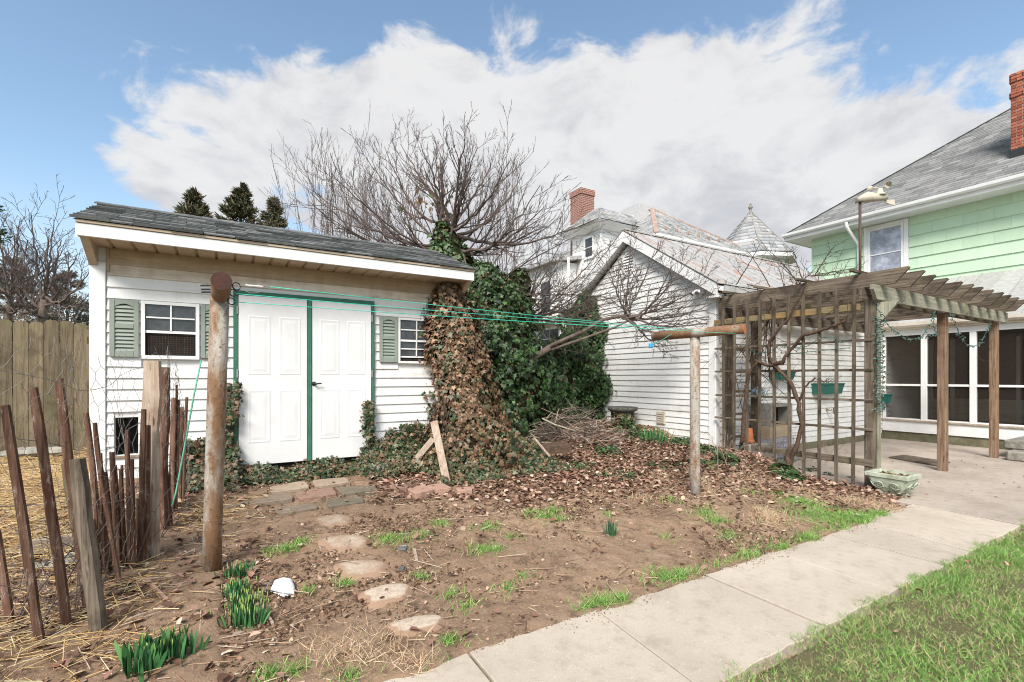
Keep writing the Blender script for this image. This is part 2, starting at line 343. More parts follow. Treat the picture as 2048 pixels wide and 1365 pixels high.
m_mint = plain('mint_green_siding', (0.49, 0.635, 0.46), (0.45, 0.595, 0.425), 2, 0.6, vary=0.04, sc=(1, 1, 0.3))
m_bark = plain('bark', (0.17, 0.13, 0.105), (0.085, 0.062, 0.052), 14, 0.9, bump=0.004, bscale=50); m_twig = plain('twig_bark', (0.145, 0.11, 0.095), (0.08, 0.06, 0.052), 9, 0.85)
m_vine = plain('vine_bark', (0.12, 0.075, 0.05), (0.05, 0.033, 0.024), 18, 0.95, bump=0.01, bscale=35)
m_wire = plain('galvanised_wire', (0.28, 0.27, 0.26), (0.16, 0.13, 0.11), 30, 0.5); m_line = plain('mint_clothesline', (0.04, 0.50, 0.37), (0.06, 0.56, 0.42), 20, 0.5)
m_cord = plain('green_cord', (0.10, 0.33, 0.22), (0.14, 0.40, 0.28), 20, 0.6); m_box = plain('green_planter_plastic', (0.02, 0.125, 0.10), (0.035, 0.165, 0.135), 10, 0.5)
m_urn = plain('pale_green_concrete', (0.47, 0.52, 0.41), (0.28, 0.30, 0.22), 9, 0.85, bump=0.004, bscale=50); m_stonegrey = plain('grey_stone', (0.30, 0.28, 0.24), (0.17, 0.16, 0.13), 7, 0.9, vary=0.2, bump=0.02, bscale=18)
m_terra = plain('terracotta', (0.50, 0.17, 0.07), (0.42, 0.13, 0.05), 8, 0.8); m_beige = plain('beige_plastic', (0.55, 0.50, 0.40), (0.46, 0.41, 0.32), 8, 0.5)
m_brown = plain('brown_painted_pole', (0.10, 0.05, 0.04), (0.07, 0.04, 0.03), 8, 0.6); m_blue = plain('blue_plastic', (0.04, 0.30, 0.62), (0.06, 0.36, 0.68), 8, 0.4)
m_mask = plain('white_fabric', (0.8, 0.81, 0.83), (0.74, 0.75, 0.78), 5, 0.8); m_grey = plain('grey_metal', (0.30, 0.29, 0.27), (0.22, 0.21, 0.19), 6, 0.6); m_core = plain('ivy_shade', (0.03, 0.028, 0.015), (0.02, 0.02, 0.01), 20, 1.0, spec=0.0)  # ivy core: the foliage's inner shade put into a near-black colour
def paver(name, c1, c2): return plain(name, c1, c2, 12, 0.9, vary=0.08, bump=0.006, bscale=45)
m_pav = {'tan': paver('tan_paver', (0.38, 0.30, 0.225), (0.30, 0.225, 0.16)), 'pink': paver('pink_paver', (0.32, 0.20, 0.15), (0.25, 0.155, 0.115)), 'grey': paver('grey_paver', (0.26, 0.205, 0.155), (0.19, 0.15, 0.11)), 'dark': paver('dark_paver', (0.20, 0.165, 0.12), (0.14, 0.118, 0.082)), 'clay': paver('clay_tile', (0.42, 0.27, 0.20), (0.36, 0.22, 0.16)), 'soil': paver('soiled_stone', (0.27, 0.18, 0.12), (0.23, 0.15, 0.095)), 'pale': paver('pale_stone', (0.47, 0.39, 0.30), (0.30, 0.205, 0.135))}

# ------------------------------------------------------------------ terrain
GP = np.array([(0,0,0),(2,0,0),(4,.5,0),(8,.5,0),(12,1,0),(2,1.4,0),(5,1.4,0),(0,2.3,-.01),(1.5,2.4,-.01),(3.2,2.4,-.01),(4.5,2.4,-.01),(6.2,2.3,-.01),(6.9,2.45,0),(-.08,4.02,.12),(-.77,3.34,.12),(1,5.87,.2),(2,6.5,.26),(0.2,6.5,.27),
  (3.86,5.41,.15),(5.5,3.2,.03),(7.4,3,.04),(7.4,5.3,.27),(7.4,7.4,.5),(6,9,.58),(4.4,8,.5),(-1,6.5,.42),(-2.5,6,.42),(-2.2,5,.35),(-1.4,4.6,.28),(-3,8.4,.5),(-5,10,.5),(3.4,6.5,.3),(4.87,3.81,.08),(1.9,3.5,.06),(.6,2.8,.03),(-1.5,2,.08),(0.5,4.6,.13),(2.4,4.6,.11),
  (5.8,5,.16),(6,6.6,.33),(-4,4,.25),(-4,0,.05),(10,-3,0),(0,-4,0),(12,12,.5),(0,14,.5),(20,5,0),(20,14,.4),(-10,12,.5)], float)
def g(u, v):
    u = np.asarray(u, float); v = np.asarray(v, float)
    d2 = (u[..., None]-GP[:, 0])**2+(v[..., None]-GP[:, 1])**2
    s2 = 0.62+0.02*np.clip(np.hypot(u-3, v-4)[..., None]-4, 0, 40)**2
    w = np.exp(-d2/s2)+1e-7/(1+d2)
    z = (w*GP[:, 2]).sum(-1)/w.sum(-1)
    # the soil bank drops at the sidewalk and at the patio
    def ss(x): x = np.clip(x, 0, 1); return x*x*(3-2*x)
    inpat = ss((u-7.30)/0.16)*ss((5.6-v)/0.2); inwalk = ss((2.37+0.03*np.sin(u*5.1)+0.02*np.sin(u*13)-v)/0.07)*ss((v-1.42)/0.07)
    far = ss((u-5.5)/0.1)*ss((2.6-v)/0.1)*ss((v-1.42)/0.07)*ss((u-6.75)/0.2)
    k = np.maximum(np.maximum(inpat*ss((v-1.42)/0.07), inwalk), far)
    return z*(1-k)-0.07*k
def build_ground():
    us = np.concatenate([np.linspace(-120, -9, 22), np.arange(-8.5, -2.4, 0.5), np.arange(-2.4, 7.5, 0.024), np.arange(7.5, 8.0, .1), np.arange(8.0, 14, 0.5), np.linspace(15, 160, 24)])
    vs = np.concatenate([np.linspace(-100, -4, 16), np.arange(-3.5, 1.2, 0.4), np.arange(1.2, 6.7, 0.024), np.arange(6.7, 7.0, .1), np.arange(7.0, 12, 0.25), np.linspace(13, 220, 26)])
    U, Vv = np.meshgrid(us, vs, indexing='ij'); Z = g(U, Vv)
    n = np.zeros_like(Z); r2 = np.random.default_rng(3)
    def vnoise(cell, rr2):                                     # smooth value noise on a lattice
        G = rr2.normal(0, 1, (512, 512)); x = (U/cell) % 511; y = (Vv/cell) % 511; x0 = x.astype(int); y0 = y.astype(int); fx = x-x0; fy = y-y0; fx = fx*fx*(3-2*fx); fy = fy*fy*(3-2*fy); x1 = (x0+1) % 512; y1 = (y0+1) % 512
        return (G[x0, y0]*(1-fx)+G[x1, y0]*fx)*(1-fy)+(G[x0, y1]*(1-fx)+G[x1, y1]*fx)*fy
    for c_, a_ in ((.55, .010), (.24, .007), (.11, .006), (.055, .0045), (.03, .003)): n += a_*vnoise(c_, r2)
    crumb = np.clip(vnoise(.9, r2)+.3, 0, 1.5); n += crumb*.006*np.abs(vnoise(.045, r2))
    near = np.clip((Z+0.05)/0.05, 0, 1)*np.clip((Vv-2.3)/0.3, 0, 1); Z = Z+n*near+r2.normal(0, .0012, Z.shape)*near
    nu, nv = U.shape; V = np.stack([U, Vv, Z], -1).reshape(-1, 3)
    i = (np.arange(nu-1)[:, None]*nv+np.arange(nv-1)[None, :]).ravel()
    me = fast_mesh('ground', V, np.stack([i, i+nv, i+nv+1, i+1], 1), m_soil, smooth=True)
    me.materials.append(m_turf)
    c = V[me_idx(me)] if False else None
    cen = (V[i]+V[i+nv+1])/2; turf = ((cen[:, 1] < 1.45) | (cen[:, 0] < -9) | (cen[:, 1] > 12) | (cen[:, 0] > 14)).astype(np.int32)
    me.polygons.foreach_set('material_index', turf)
    tag(link('ground', me), kind='structure')
build_ground()

# ------------------------------------------------------------------ sidewalk and patio slabs
def slab_obj(name, pts, z, th, mat, parent):
    c = np.mean(np.array(pts), 0); n = len(pts); b = 0.004; mb = MB(); vs = []
    for ring, (dz, ins) in enumerate(((-th, 0), (-b, 0), (0, b))):
        for (x, y) in pts:
            d = np.array([x, y])-c; L = np.hypot(*d); q = c+d*(1-ins/L*1.2); vs.append((q[0], q[1], z+dz))
    fs = [(r*n+k, r*n+(k+1) % n, (r+1)*n+(k+1) % n, (r+1)*n+k) for r in range(2) for k in range(n)]+[tuple(2*n+k for k in range(n)), tuple(reversed(range(n)))]
    return mb.add(vs, fs).build(name, mat, parent)
def wobble(p0, p1, n, a, seed):
    r = random.Random(seed); out = []
    for i in range(n):
        f = i/n; k = a if i else 0; out.append((p0[0]+(p1[0]-p0[0])*f+r.uniform(-k, k)*0.3, p0[1]+(p1[1]-p0[1])*f+r.uniform(-k, k)))
    return out
walk = thing('sidewalk', (3, 1.95, 0), kind='structure')
joints = [(-3, -3), (-1.1, -1.1), (0.1, 0.08), (1.14, 1.12), (2.06, 1.97), (3.13, 3.11), (4.05, 4.03), (4.95, 4.94), (5.66, 5.50), (6.95, 6.9)]
for i in range(len(joints)-1):
    a, b = joints[i], joints[i+1]; gp = 0.008; ztop = [0.0, 0.004, 0.0, 0.003, -0.004, 0.002, -0.002, 0.001, 0.004][i]
    up = 2.36; lo = 1.50
    if i == 8: up = 2.40
    pts = wobble((b[0]-gp, up), (a[0]+gp, up), 12, 0.012, i)+wobble((a[0]+gp, up), (a[1]+gp, lo), 8, 0.0, i)+wobble((a[1]+gp, lo), (b[1]-gp, lo), 12, 0.012, i+40)+wobble((b[1]-gp, lo), (b[0]-gp, up), 8, 0.0, i)
    slab_obj('slab', pts, ztop, 0.12, m_conc, walk)
for a, b in joints[1:-1]:
    MB().hexa([(b-.02, 1.52, -.1), (b+.02, 1.52, -.1), (a+.02, 2.34, -.1), (a-.02, 2.34, -.1), (b-.02, 1.52, -.014), (b+.02, 1.52, -.014), (a+.02, 2.34, -.014), (a-.02, 2.34, -.014)]).build('joint_soil', m_found, walk)
patio = thing('patio', (10, 4, 0), kind='structure')
for (x0, x1, y0, y1) in ((6.96, 10.4, 1.46, 3.3), (10.412, 13.88, 1.46, 3.3), (7.42, 10.4, 3.312, 5.5), (10.412, 13.88, 3.312, 5.5)):
    pts = wobble((x1, y1), (x0, y1), 6, 0.004, 1)+[(x0, y1), (x0, y0), (x1, y0)]
    slab_obj('slab', pts, 0.0 if x0 > 7 else 0.002, 0.12, m_patio if y0 > 2 or x0 > 10 else m_patio, patio)

# ------------------------------------------------------------------ siding
def siding(parent, P, ax, nrm, a0, a1, z0, z1, course, holes, matf, left=None, right=None, th=0.021):
    """lap boards on the plane P + a*ax, facing nrm; holes = (a0,a1,z0,z1); left/right(z) trim sloped ends"""
    ax = Vector(ax); nrm = Vector(nrm); P = Vector(P); z = z0; k = 0
    while z < z1-0.01:
        zt = min(z+course, z1); segs = [(a0, a1)]
        for (h0, h1, hz0, hz1) in holes:
            if hz1 <= z+0.01 or hz0 >= zt-0.01: continue
            ns = []
            for s, e in segs:
                if h1 <= s or h0 >= e: ns.append((s, e)); continue
                if h0-s > 0.01: ns.append((s, h0))
                if e-h1 > 0.01: ns.append((h1, e))
            segs = ns
        for s, e in segs:
            sb, st, eb, et = s, s, e, e
            if left: sb, st = max(s, left(z)), max(s, left(zt))
            if right: eb, et = min(e, right(z)), min(e, right(zt))
            if eb-sb < 0.02: continue
            if et < st: et = st = (et+st)/2
            q = lambda a, zz, d: P+ax*a+nrm*d+Vector((0, 0, zz))
            jz = random.uniform(-.003, .003); jt = random.uniform(-.003, .003); lip = z+0.007
            mb = MB().add([q(sb, z+jz, 0), q(eb, z+jt, 0), q(sb, z+jz, th), q(eb, z+jt, th), q(sb, lip+jz, th), q(eb, lip+jt, th), q(st, zt+0.004, 0.003), q(et, zt+0.004, 0.003), q(st, zt+0.004, 0), q(et, zt+0.004, 0)],
                          [(0, 1, 3, 2), (2, 3, 5, 4), (4, 5, 7, 6), (6, 7, 9, 8), (0, 2, 4, 6, 8), (1, 9, 7, 5, 3), (0, 8, 9, 1)])
            mb.build('siding_board', matf(k, z), parent)
        z += course; k += 1
def rects_minus(a0, a1, z0, z1, holes):
    zs = sorted({z0, z1}|{min(max(h[i], z0), z1) for h in holes for i in (2, 3)}); out = []
    for p, q in zip(zs, zs[1:]):
        segs = [(a0, a1)]
        for h in holes:
            if h[2] < (p+q)/2 < h[3]:
                segs = [t for s, e in segs for t in ((s, min(e, h[0])), (max(s, h[1]), e)) if t[1]-t[0] > 1e-4]
        out += [(s, e, p, q) for s, e in segs]
    return out

# ================================================================== SHED
VS = 6.576; SU0, SU1 = -1.19, 2.985; SZ0 = 0.40; SZT = 2.88; VF = 6.118; VR = 7.39; ZR = 3.545
shed = thing('garden_shed', ((SU0+SU1)/2, VS+0.8, 0.3), 'white vinyl sided garden shed with double doors and green shutters', 'shed')
def su(x): return onV(x, 700, VS).x
def sz(x, y): return onV(x, y, VS).z
D0, D1, D2, D3 = su(477), su(613), su(622), su(740); DZ0, DZ1 = 0.445, 2.475
J0, J3 = su(466.5), su(747); HZ = DZ1+0.055
WL = (su(283), su(399), sz(283, 718), sz(283, 602)); WRr = (su(795), su(867), sz(795, 727), sz(795, 636))
PD = (su(228), su(277), sz(228, 912), sz(228, 836))
holes = [(J0, J3, 0, HZ), WL, WRr, PD]
mb = MB()
for (a, b, c, d) in rects_minus(SU0, SU1, SZ0-0.15, SZT+0.05, [PD]): mb.box(a, b, VS+0.002, VS+0.09, c, d)
mb.build('front_wall', m_vinyl, shed)
mb = MB().box(SU0+0.001, SU0+0.09, VS+0.092, 8.2, SZ0-0.15, 2.9); mb.build('side_wall', m_vinyl, shed)
mb = MB().box(SU1-0.09, SU1-0.001, VS+0.092, 8.2, SZ0-0.15, 2.9); mb.build('side_wall', m_vinyl, shed)
MB().box(SU0+0.1, SU1-0.1, 8.11, 8.2, SZ0-0.15, 2.9).build('back_wall', m_vinyl, shed)
MB().box(SU0+0.1, SU1-0.1, VS+0.1, 8.1, SZ0-0.15, SZ0).build('floor', m_dark, shed)
for sx in (SU0, SU1-0.05):                                     # gable triangles
    MB().add([(sx, VS-0.0, 2.9), (sx, 8.2, 2.9), (sx, VR, ZR-0.07), (sx+0.05, VS, 2.9), (sx+0.05, 8.2, 2.9), (sx+0.05, VR, ZR-0.07)], [(0, 2, 1), (3, 4, 5), (0, 1, 4, 3), (1, 2, 5, 4), (2, 0, 3, 5)]).build('gable', m_vinyl, shed)
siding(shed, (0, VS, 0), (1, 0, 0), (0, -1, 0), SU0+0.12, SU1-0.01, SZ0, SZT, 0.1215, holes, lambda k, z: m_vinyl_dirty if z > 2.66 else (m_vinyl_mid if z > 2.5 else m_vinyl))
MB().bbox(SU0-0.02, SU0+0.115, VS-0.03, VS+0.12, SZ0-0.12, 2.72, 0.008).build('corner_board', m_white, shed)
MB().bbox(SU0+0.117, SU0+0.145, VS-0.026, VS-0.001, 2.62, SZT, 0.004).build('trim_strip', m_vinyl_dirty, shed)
# cove frieze under the soffit
MB().add([(SU0+0.15, VS-0.004, 2.76), (SU1, VS-0.004, 2.76), (SU0+0.15, VS-0.035, 2.79), (SU1, VS-0.035, 2.79), (SU0+0.15, VS-0.02, SZT), (SU1, VS-0.02, SZT), (SU0+0.15, VS, SZT), (SU1, VS, SZT)],
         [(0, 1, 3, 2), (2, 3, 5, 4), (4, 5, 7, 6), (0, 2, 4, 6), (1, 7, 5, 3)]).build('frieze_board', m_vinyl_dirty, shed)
RU0, RU1 = -1.25, 3.05
u = RU0+0.06
while u < RU1-0.05:                                            # soffit panels, V-grooved
    w = min(0.185, RU1-0.03-u)
    MB().add([(u+0.018, VF+0.022, 2.876), (u+w-0.018, VF+0.022, 2.876), (u+w-0.018, VS-0.002, 2.876), (u+0.018, VS-0.002, 2.876), (u, VF+0.022, 2.9), (u+w, VF+0.022, 2.9), (u+w, VS-0.002, 2.9), (u, VS-0.002, 2.9)],
             [(0, 3, 2, 1), (4, 5, 6, 7), (0, 1, 5, 4), (1, 2, 6, 5), (2, 3, 7, 6), (3, 0, 4, 7)]).build('soffit_panel', m_soffit, shed); u += 0.185
MB().bbox(RU0+0.025, RU1, VF, VF+0.02, 2.872, 2.995, 0.004).build('fascia_board', m_white, shed)
MB().bbox(RU0+0.02, RU1+0.003, VF-0.012, VF+0.02, 2.998, 3.028, 0.004).build('drip_edge', m_soffit, shed)
for sx, w in ((RU0+0.04, 0.05), (RU1-0.075, 0.05)):            # boxed eave return under the rake, a triangle in side view
    MB().add([(sx, VF+0.03, 2.881), (sx, VS+0.03, 2.64), (sx, VS+0.03, 2.881), (sx+w+.02, VF+0.03, 2.881), (sx+w+.02, VS+0.03, 2.64), (sx+w+.02, VS+0.03, 2.881)], [(0, 2, 1), (3, 4, 5), (0, 1, 4, 3), (1, 2, 5, 4), (2, 0, 3, 5)]).build('eave_return', m_soffit, shed)
def rake(sx, mirror):
    q = [(sx, VF+0.021, 2.86), (sx+0.03, VF+0.021, 2.86), (sx+0.03, VF+0.021, 3.0), (sx, VF+0.021, 3.0)]
    p = [(sx, VR, ZR-0.17), (sx+0.03, VR, ZR-0.17), (sx+0.03, VR, ZR-0.03), (sx, VR, ZR-0.03)]
    MB().hexa([q[0], q[1], q[2], q[3], p[0], p[1], p[2], p[3]]).build('rake_board', m_white, shed)
rake(RU0+0.012, 0); rake(RU1-0.045, 1)
roof = link('roof', MB().add([(RU0, VF-0.01, 3.022), (RU1, VF-0.01, 3.022), (RU1, VR, ZR-0.01), (RU0, VR, ZR-0.01), (RU1, 8.45, 3.09), (RU0, 8.45, 3.09)], [(0, 1, 2, 3), (3, 2, 4, 5)]).mesh('roof', m_shingle), shed)
sl_len = math.hypot(VR-VF+0.02, ZR-3.03); ang = math.atan2(ZR-3.03, VR-VF+0.02); nrow = 10; expo = sl_len/nrow
for wdt in (0.30,):
    sh_me = [MB().add([(-w/2, 0, 0), (w/2, 0, 0), (w/2, 0, th), (-w/2, 0, th), (-w/2, expo+0.03, 0), (w/2, expo+0.03, 0), (w/2, expo+0.03, 0.004), (-w/2, expo+0.03, 0.004)],
              [(0, 1, 2, 3), (3, 2, 6, 7), (0, 3, 7, 4), (1, 5, 6, 2), (4, 7, 6, 5), (0, 4, 5, 1)]).mesh('shingle', m_shingle) for w, th in ((0.294, 0.021), (0.290, 0.014), (0.297, 0.028))]
for side in (0, 1):
    for r in range(nrow if side == 0 else 0):
        off = (r % 2)*0.15+random.uniform(-0.03, 0.03); uu = RU0+off-0.02
        while uu < RU1+0.1:
            c = min(max(uu, RU0+0.13), RU1-0.14)
            s = -0.01+r*expo+random.uniform(-0.006, 0.006)
            link('shingle', random.choice(sh_me), roof, (c, VF-0.02+s*math.cos(ang), 3.035+s*math.sin(ang)), (ang+random.uniform(0, 0.02), random.uniform(-0.006, 0.006), 0)); uu += 0.30
uu = RU0+0.1
while uu < RU1:
    link('ridge_shingle', MB().add([(-.15, -.12, -.03), (.15, -.12, -.03), (.15, 0, .016), (-.15, 0, .02), (.15, .12, -.03), (-.15, .12, -.03), (-.15, -.12, -.045), (.15, -.12, -.045)], [(0, 1, 2, 3), (3, 2, 4, 5), (6, 7, 1, 0)]).mesh('ridge_shingle', m_shingle), roof, (min(uu, RU1-.15), VR, ZR+0.02), (random.uniform(-.03, .03), random.uniform(-.02, .02), 0)); uu += 0.21
# doors
for nm, a, b in (('left', D0, D1), ('right', D2, D3)):
    d = MB().bbox(a, b, VS-0.06, VS-0.02, DZ0, DZ1, 0.004).build('door', m_door, shed); w = b-a; h = DZ1-DZ0
    for (f0, f1) in ((.125, .45), (.575, .90)):
        for (g0, g1) in ((.535, .885), (.13, .445)):
            x0, x1, z0, z1 = a+w*f0, a+w*f1, DZ0+h*g0, DZ0+h*g1; y = VS-0.0605; mb = MB(); mw = 0.030
            def frus(x0, x1, z0, z1, y0, y1, i):
                o = [(x0, y0, z0), (x1, y0, z0), (x1, y0, z1), (x0, y0, z1)]; n = [(x0+i, y1, z0+i), (x1-i, y1, z0+i), (x1-i, y1, z1-i), (x0+i, y1, z1-i)]
                mb.add(o+n, [(0, 1, 5, 4), (1, 2, 6, 5), (2, 3, 7, 6), (3, 0, 4, 7)]); return n
            n1 = frus(x0, x1, z0, z1, y, y-0.003, 0.012); n2 = frus(x0+.012, x1-.012, z0+.012, z1-.012, y-0.003, y-0.0008, 0.022)
            n3 = frus(x0+.034, x1-.034, z0+.034, z1-.034, y-0.0008, y-0.0035, 0.035); mb.add(n3, [(0, 1, 2, 3)])
            mb.build('door_panel', m_door, d)
    if nm == 'right':
        hx, hz = onV(632, 768, VS-0.09).x, onV(632, 768, VS-0.09).z
        MB().lathe((0, 0, 0), [(0.001, 0), (0.026, 0), (0.028, 0.006), (0.012, 0.014), (0.011, 0.04), (0.001, 0.041)], 14).tube([(0, 0, .035), (.03, 0, .045), (.085, .006, .045)], [.012, .010, .007], 8).build('handle', m_black, d, loc=(hx-0.02, VS-0.0605, hz))
        bpy.context.scene.objects[-1] if False else None
    for hz in (0.25, 1.1, 1.85):
        hx = a-0.012 if nm == 'left' else b+0.012
        MB().bbox(hx-0.009, hx+0.009, VS-0.068, VS-0.052, DZ0+hz-0.05, DZ0+hz+0.05, 0.003).build('hinge', m_grey, d)
for o in bpy.data.objects:
    if o.name.startswith('handle'):
        o.rotation_euler = (math.pi/2, 0, 0)
MB().bbox(D1+0.004, D2-0.004, VS-0.078, VS-0.015, DZ0-0.005, DZ1-0.004, 0.004).build('center_astragal', m_green, shed)
MB().bbox(J0, D0-0.005, VS-0.055, VS, SZ0-0.02, DZ1+0.004, 0.004).build('door_jamb', m_green, shed); MB().bbox(D3+0.005, J3, VS-0.055, VS, SZ0-0.02, DZ1+0.004, 0.004).build('door_jamb', m_green, shed)
MB().bbox(J0, J3, VS-0.055, VS, DZ1+0.006, HZ, 0.004).build('door_header', m_green, shed)
MB().box(J0+0.01, J3-0.01, VS-0.014, VS, SZ0-0.1, DZ1).build('door_stop', m_dark, shed)
def window(parent, P, ax, nrm, a0, a1, z0, z1, rows, cols, lower_screen=False, gm=None, fw=0.035, opened=False):
    ax = Vector(ax); nrm = Vector(nrm); P = Vector(P); gm = gm or m_glass
    def bx(b0, b1, c0, c1, d0, d1, nm, mt, par):
        q = lambda a, zz, d: P+ax*a+nrm*d+Vector((0, 0, zz))
        return MB().hexa([q(b0, c0, d0), q(b1, c0, d0), q(b1, c0, d1), q(b0, c0, d1), q(b0, c1, d0), q(b1, c1, d0), q(b1, c1, d1), q(b0, c1, d1)]).build(nm, mt, par)
    w = thing_part('window', parent, P+ax*(a0+a1)/2+Vector((0, 0, z0)))
    for (b0, b1, c0, c1) in ((a0, a0+fw, z0, z1), (a1-fw, a1, z0, z1), (a0+fw+.001, a1-fw-.001, z1-fw, z1), (a0+fw+.001, a1-fw-.001, z0, z0+fw*1.1)): bx(b0, b1, c0, c1, -0.02, 0.03, 'frame', m_white, w)
    i0, i1, k0, k1 = a0+fw+.001, a1-fw-.001, z0+fw*1.1+.001, z1-fw-.001; mid = (k0+k1)/2-(0.02 if lower_screen else 0)
    bx(i0, i1, mid-0.014, mid+0.014, -0.01, 0.018, 'sash_rail', m_white, w)
    def grid(b0, b1, c0, c1, r, c, d):
        for i in range(1, c): x = b0+(b1-b0)*i/c; bx(x-.008, x+.008, c0, c1, d, d+.012, 'muntin', m_white, w)
        for j in range(1, r):
            z = c0+(c1-c0)*j/r
            for i in range(c): bx(b0+(b1-b0)*i/c+.009, b0+(b1-b0)*(i+1)/c-.009, z-.008, z+.008, d, d+.012, 'muntin', m_white, w)
        for i in range(c):
            for j in range(r): bx(b0+(b1-b0)*i/c, b0+(b1-b0)*(i+1)/c-.0005, c0+(c1-c0)*j/r, c0+(c1-c0)*(j+1)/r-.0005, d-.012, d-.006, 'pane', gm, w)
    grid(i0, i1, mid+0.0145, k1, rows, cols, 0.012)
    if lower_screen:
        bx(i0, i1, k0, mid-.0145, -.006, -.004, 'opening_shade', m_dark, w); mb = MB(); n = 18  # dark sheet on the wall, its colour stands in for the shaded inside
        q = lambda a, zz: P+ax*a+nrm*0.008+Vector((0, 0, zz))
        for i in range(n+1): x = i0+(i1-i0)*i/n; mb.bar(q(x, k0), q(x, mid-.0145), .0013, .0013)
        for j in range(10): z = k0+(mid-.0145-k0)*(j+.5)/10; mb.bar(q(i0, z), q(i1, z), .0013, .0013)
        mb.build('wire_screen', m_picket, w)
    elif opened:
        gap = 0.05; bx(i0, i1, k0, k0+gap, -.006, -.004, 'opening_shade', m_dark, w); bx(i0, i1, k0+gap, k0+gap+.02, -.012, .01, 'sash_rail', m_white, w); grid(i0, i1, k0+gap+.021, mid-.0145, rows, cols, .005)  # dark sheet across the sash gap, interior shade put into its colour
    else: grid(i0, i1, k0, mid-.0145, rows, cols, .005)
    return w
def thing_part(name, parent, loc): return link(name, None, parent, loc)
window(shed, (0, VS-0.012, 0), (1, 0, 0), (0, -1, 0), *WL, 2, 2, lower_screen=True); window(shed, (0, VS-0.012, 0), (1, 0, 0), (0, -1, 0), *WRr, 2, 2, opened=True, fw=0.028)
def shutter(a0, a1, z0, z1):
    s = link('shutter', None, shed, ((a0+a1)/2, VS, z0)); y0, y1 = VS-0.045, VS-0.016; st = 0.045
    MB().bbox(a0, a0+st, y0, y1, z0, z1, .003).build('stile', m_shutter, s); MB().bbox(a1-st, a1, y0, y1, z0, z1, .003).build('stile', m_shutter, s)
    zs = (z0, z0+.06, (z0+z1)/2-.0, (z0+z1)/2+.045, z1-.05, z1)
    for p in (0, 2): MB().bbox(a0+st+.001, a1-st-.001, y0+.002, y1, zs[p], zs[p+1], .003).build('rail', m_shutter, s)
    n = 8; vs = [(a0+st+.001, y0+.002, z1), (a1-st-.001, y0+.002, z1)]; ar = [(a1-st-.001-(a1-a0-2*st-.002)*i/n, y0+.002, zs[4]-.022+.03*math.sin(math.pi*i/n)) for i in range(n+1)]
    fr = vs[:1]+ar[::-1]+vs[1:]; m_ = len(fr); bk = [(x, y1, z) for x, y, z in fr]
    MB().add(fr+bk, [tuple(range(m_)), tuple(reversed(range(m_, 2*m_)))]+[(i, (i+1) % m_, m_+(i+1) % m_, m_+i) for i in range(m_)]).build('top_rail', m_shutter, s)
    MB().box(a0+st, a1-st, y1-.004, y1+.002, z0+.03, z1-.01).build('backing', m_dark, s)
    for lo, hi in ((zs[1], zs[2]), (zs[3], zs[4])):
        nn = max(3, int((hi-lo)/.037))
        for i in range(nn):
            z = lo+(hi-lo)*(i+.5)/nn; h = (hi-lo)/nn*.44
            MB().hexa([(a0+st+.001, y0+.004, z-h), (a1-st-.001, y0+.004, z-h), (a1-st-.001, y0+.010, z-h-.002), (a0+st+.001, y0+.010, z-h-.002), (a0+st+.001, y1-.008, z+h), (a1-st-.001, y1-.008, z+h), (a1-st-.001, y1-.004, z+h), (a0+st+.001, y1-.004, z+h)]).build('slat', m_shutter, s)
sw = su(279)-su(220); shutter(su(220), su(279), sz(220, 714), sz(220, 599)); shutter(su(402), su(402)+sw, sz(220, 714), sz(220, 599))
shutter(su(758), su(794), WRr[2]+.01, WRr[3]+.005); shutter(su(868), su(868)+su(794)-su(758), WRr[2]+.01, WRr[3]+.005)
MB().bbox(PD[0]-.02, PD[1]+.02, VS-.03, VS-.016, PD[2]-.03, PD[2]-.002, .003).build('pop_door_sill', m_plank, shed)
MB().bbox(SU0+.0, D0-.1, VS-.02, VS+.05, SZ0-.14, SZ0-.004, .005).build('skirt_board', m_plank, shed)

# ================================================================== FENCE beside the shed
VFE = 8.4; fb = thing('board_fence', (-2.6, VFE, 0.45), 'tall dog-eared wooden board fence left of the shed', 'fence')
u = -4.6
while u < -1.2:
    w = 0.14+random.uniform(-.004, .004); h = 2.225+random.uniform(-.02, .02)-0.01*(u+2); c = .03; y = VFE+random.uniform(-.006, .006)
    fr = [(u, y, .42), (u+w, y, .42), (u+w, y, h-c), (u+w-c, y, h), (u+c, y, h), (u, y, h-c)]; bk = [(p[0], p[1]+.018, p[2]) for p in fr]
    MB().add(fr+bk, [tuple(range(6)), tuple(reversed(range(6, 12)))]+[(i, 6+i, 6+(i+1) % 6, (i+1) % 6) for i in range(6)]).build('fence_board', m_fence, fb); u += w+random.uniform(.002, .007)
for z in (.7, 1.3, 1.95): MB().box(-4.6, -1.2, VFE+.03, VFE+.07, z, z+.09).build('fence_rail', m_fence, fb)

# ================================================================== GARAGE
UG, VG = 7.46, 5.42; GVP = 7.52; GVL = 2*GVP-VG; ZP, ZE = 4.62, 3.02; RO = 0.17
gar = thing('garage', (UG+3, GVP, 0), 'white sided garage with steep rusty tin roof behind the clothesline', 'garage')
SLG = sl = (ZP-ZE)/(GVP-VG+.12)
def gl(z): return VG if z < ZE+.08 else VG+(z-ZE-.08)/sl+0.0
ZTOP = ZP-0.22; UE = 13.93
MB().add([(UG+.02, VG+.02, -.1), (UG+.02, GVL, -.1), (UG+.02, GVL, ZE-.05), (UG+.02, GVP, ZP-.28), (UG+.02, VG+.02, ZE-.05), (UE, VG+.02, -.1), (UE, GVL, -.1), (UE, GVL, ZE-.05), (UE, GVP, ZP-.28), (UE, VG+.02, ZE-.05)],
         [(0, 4, 3, 2, 1), (5, 6, 7, 8, 9), (0, 5, 9, 4), (1, 2, 7, 6)]).build('wall', m_vinyl, gar)
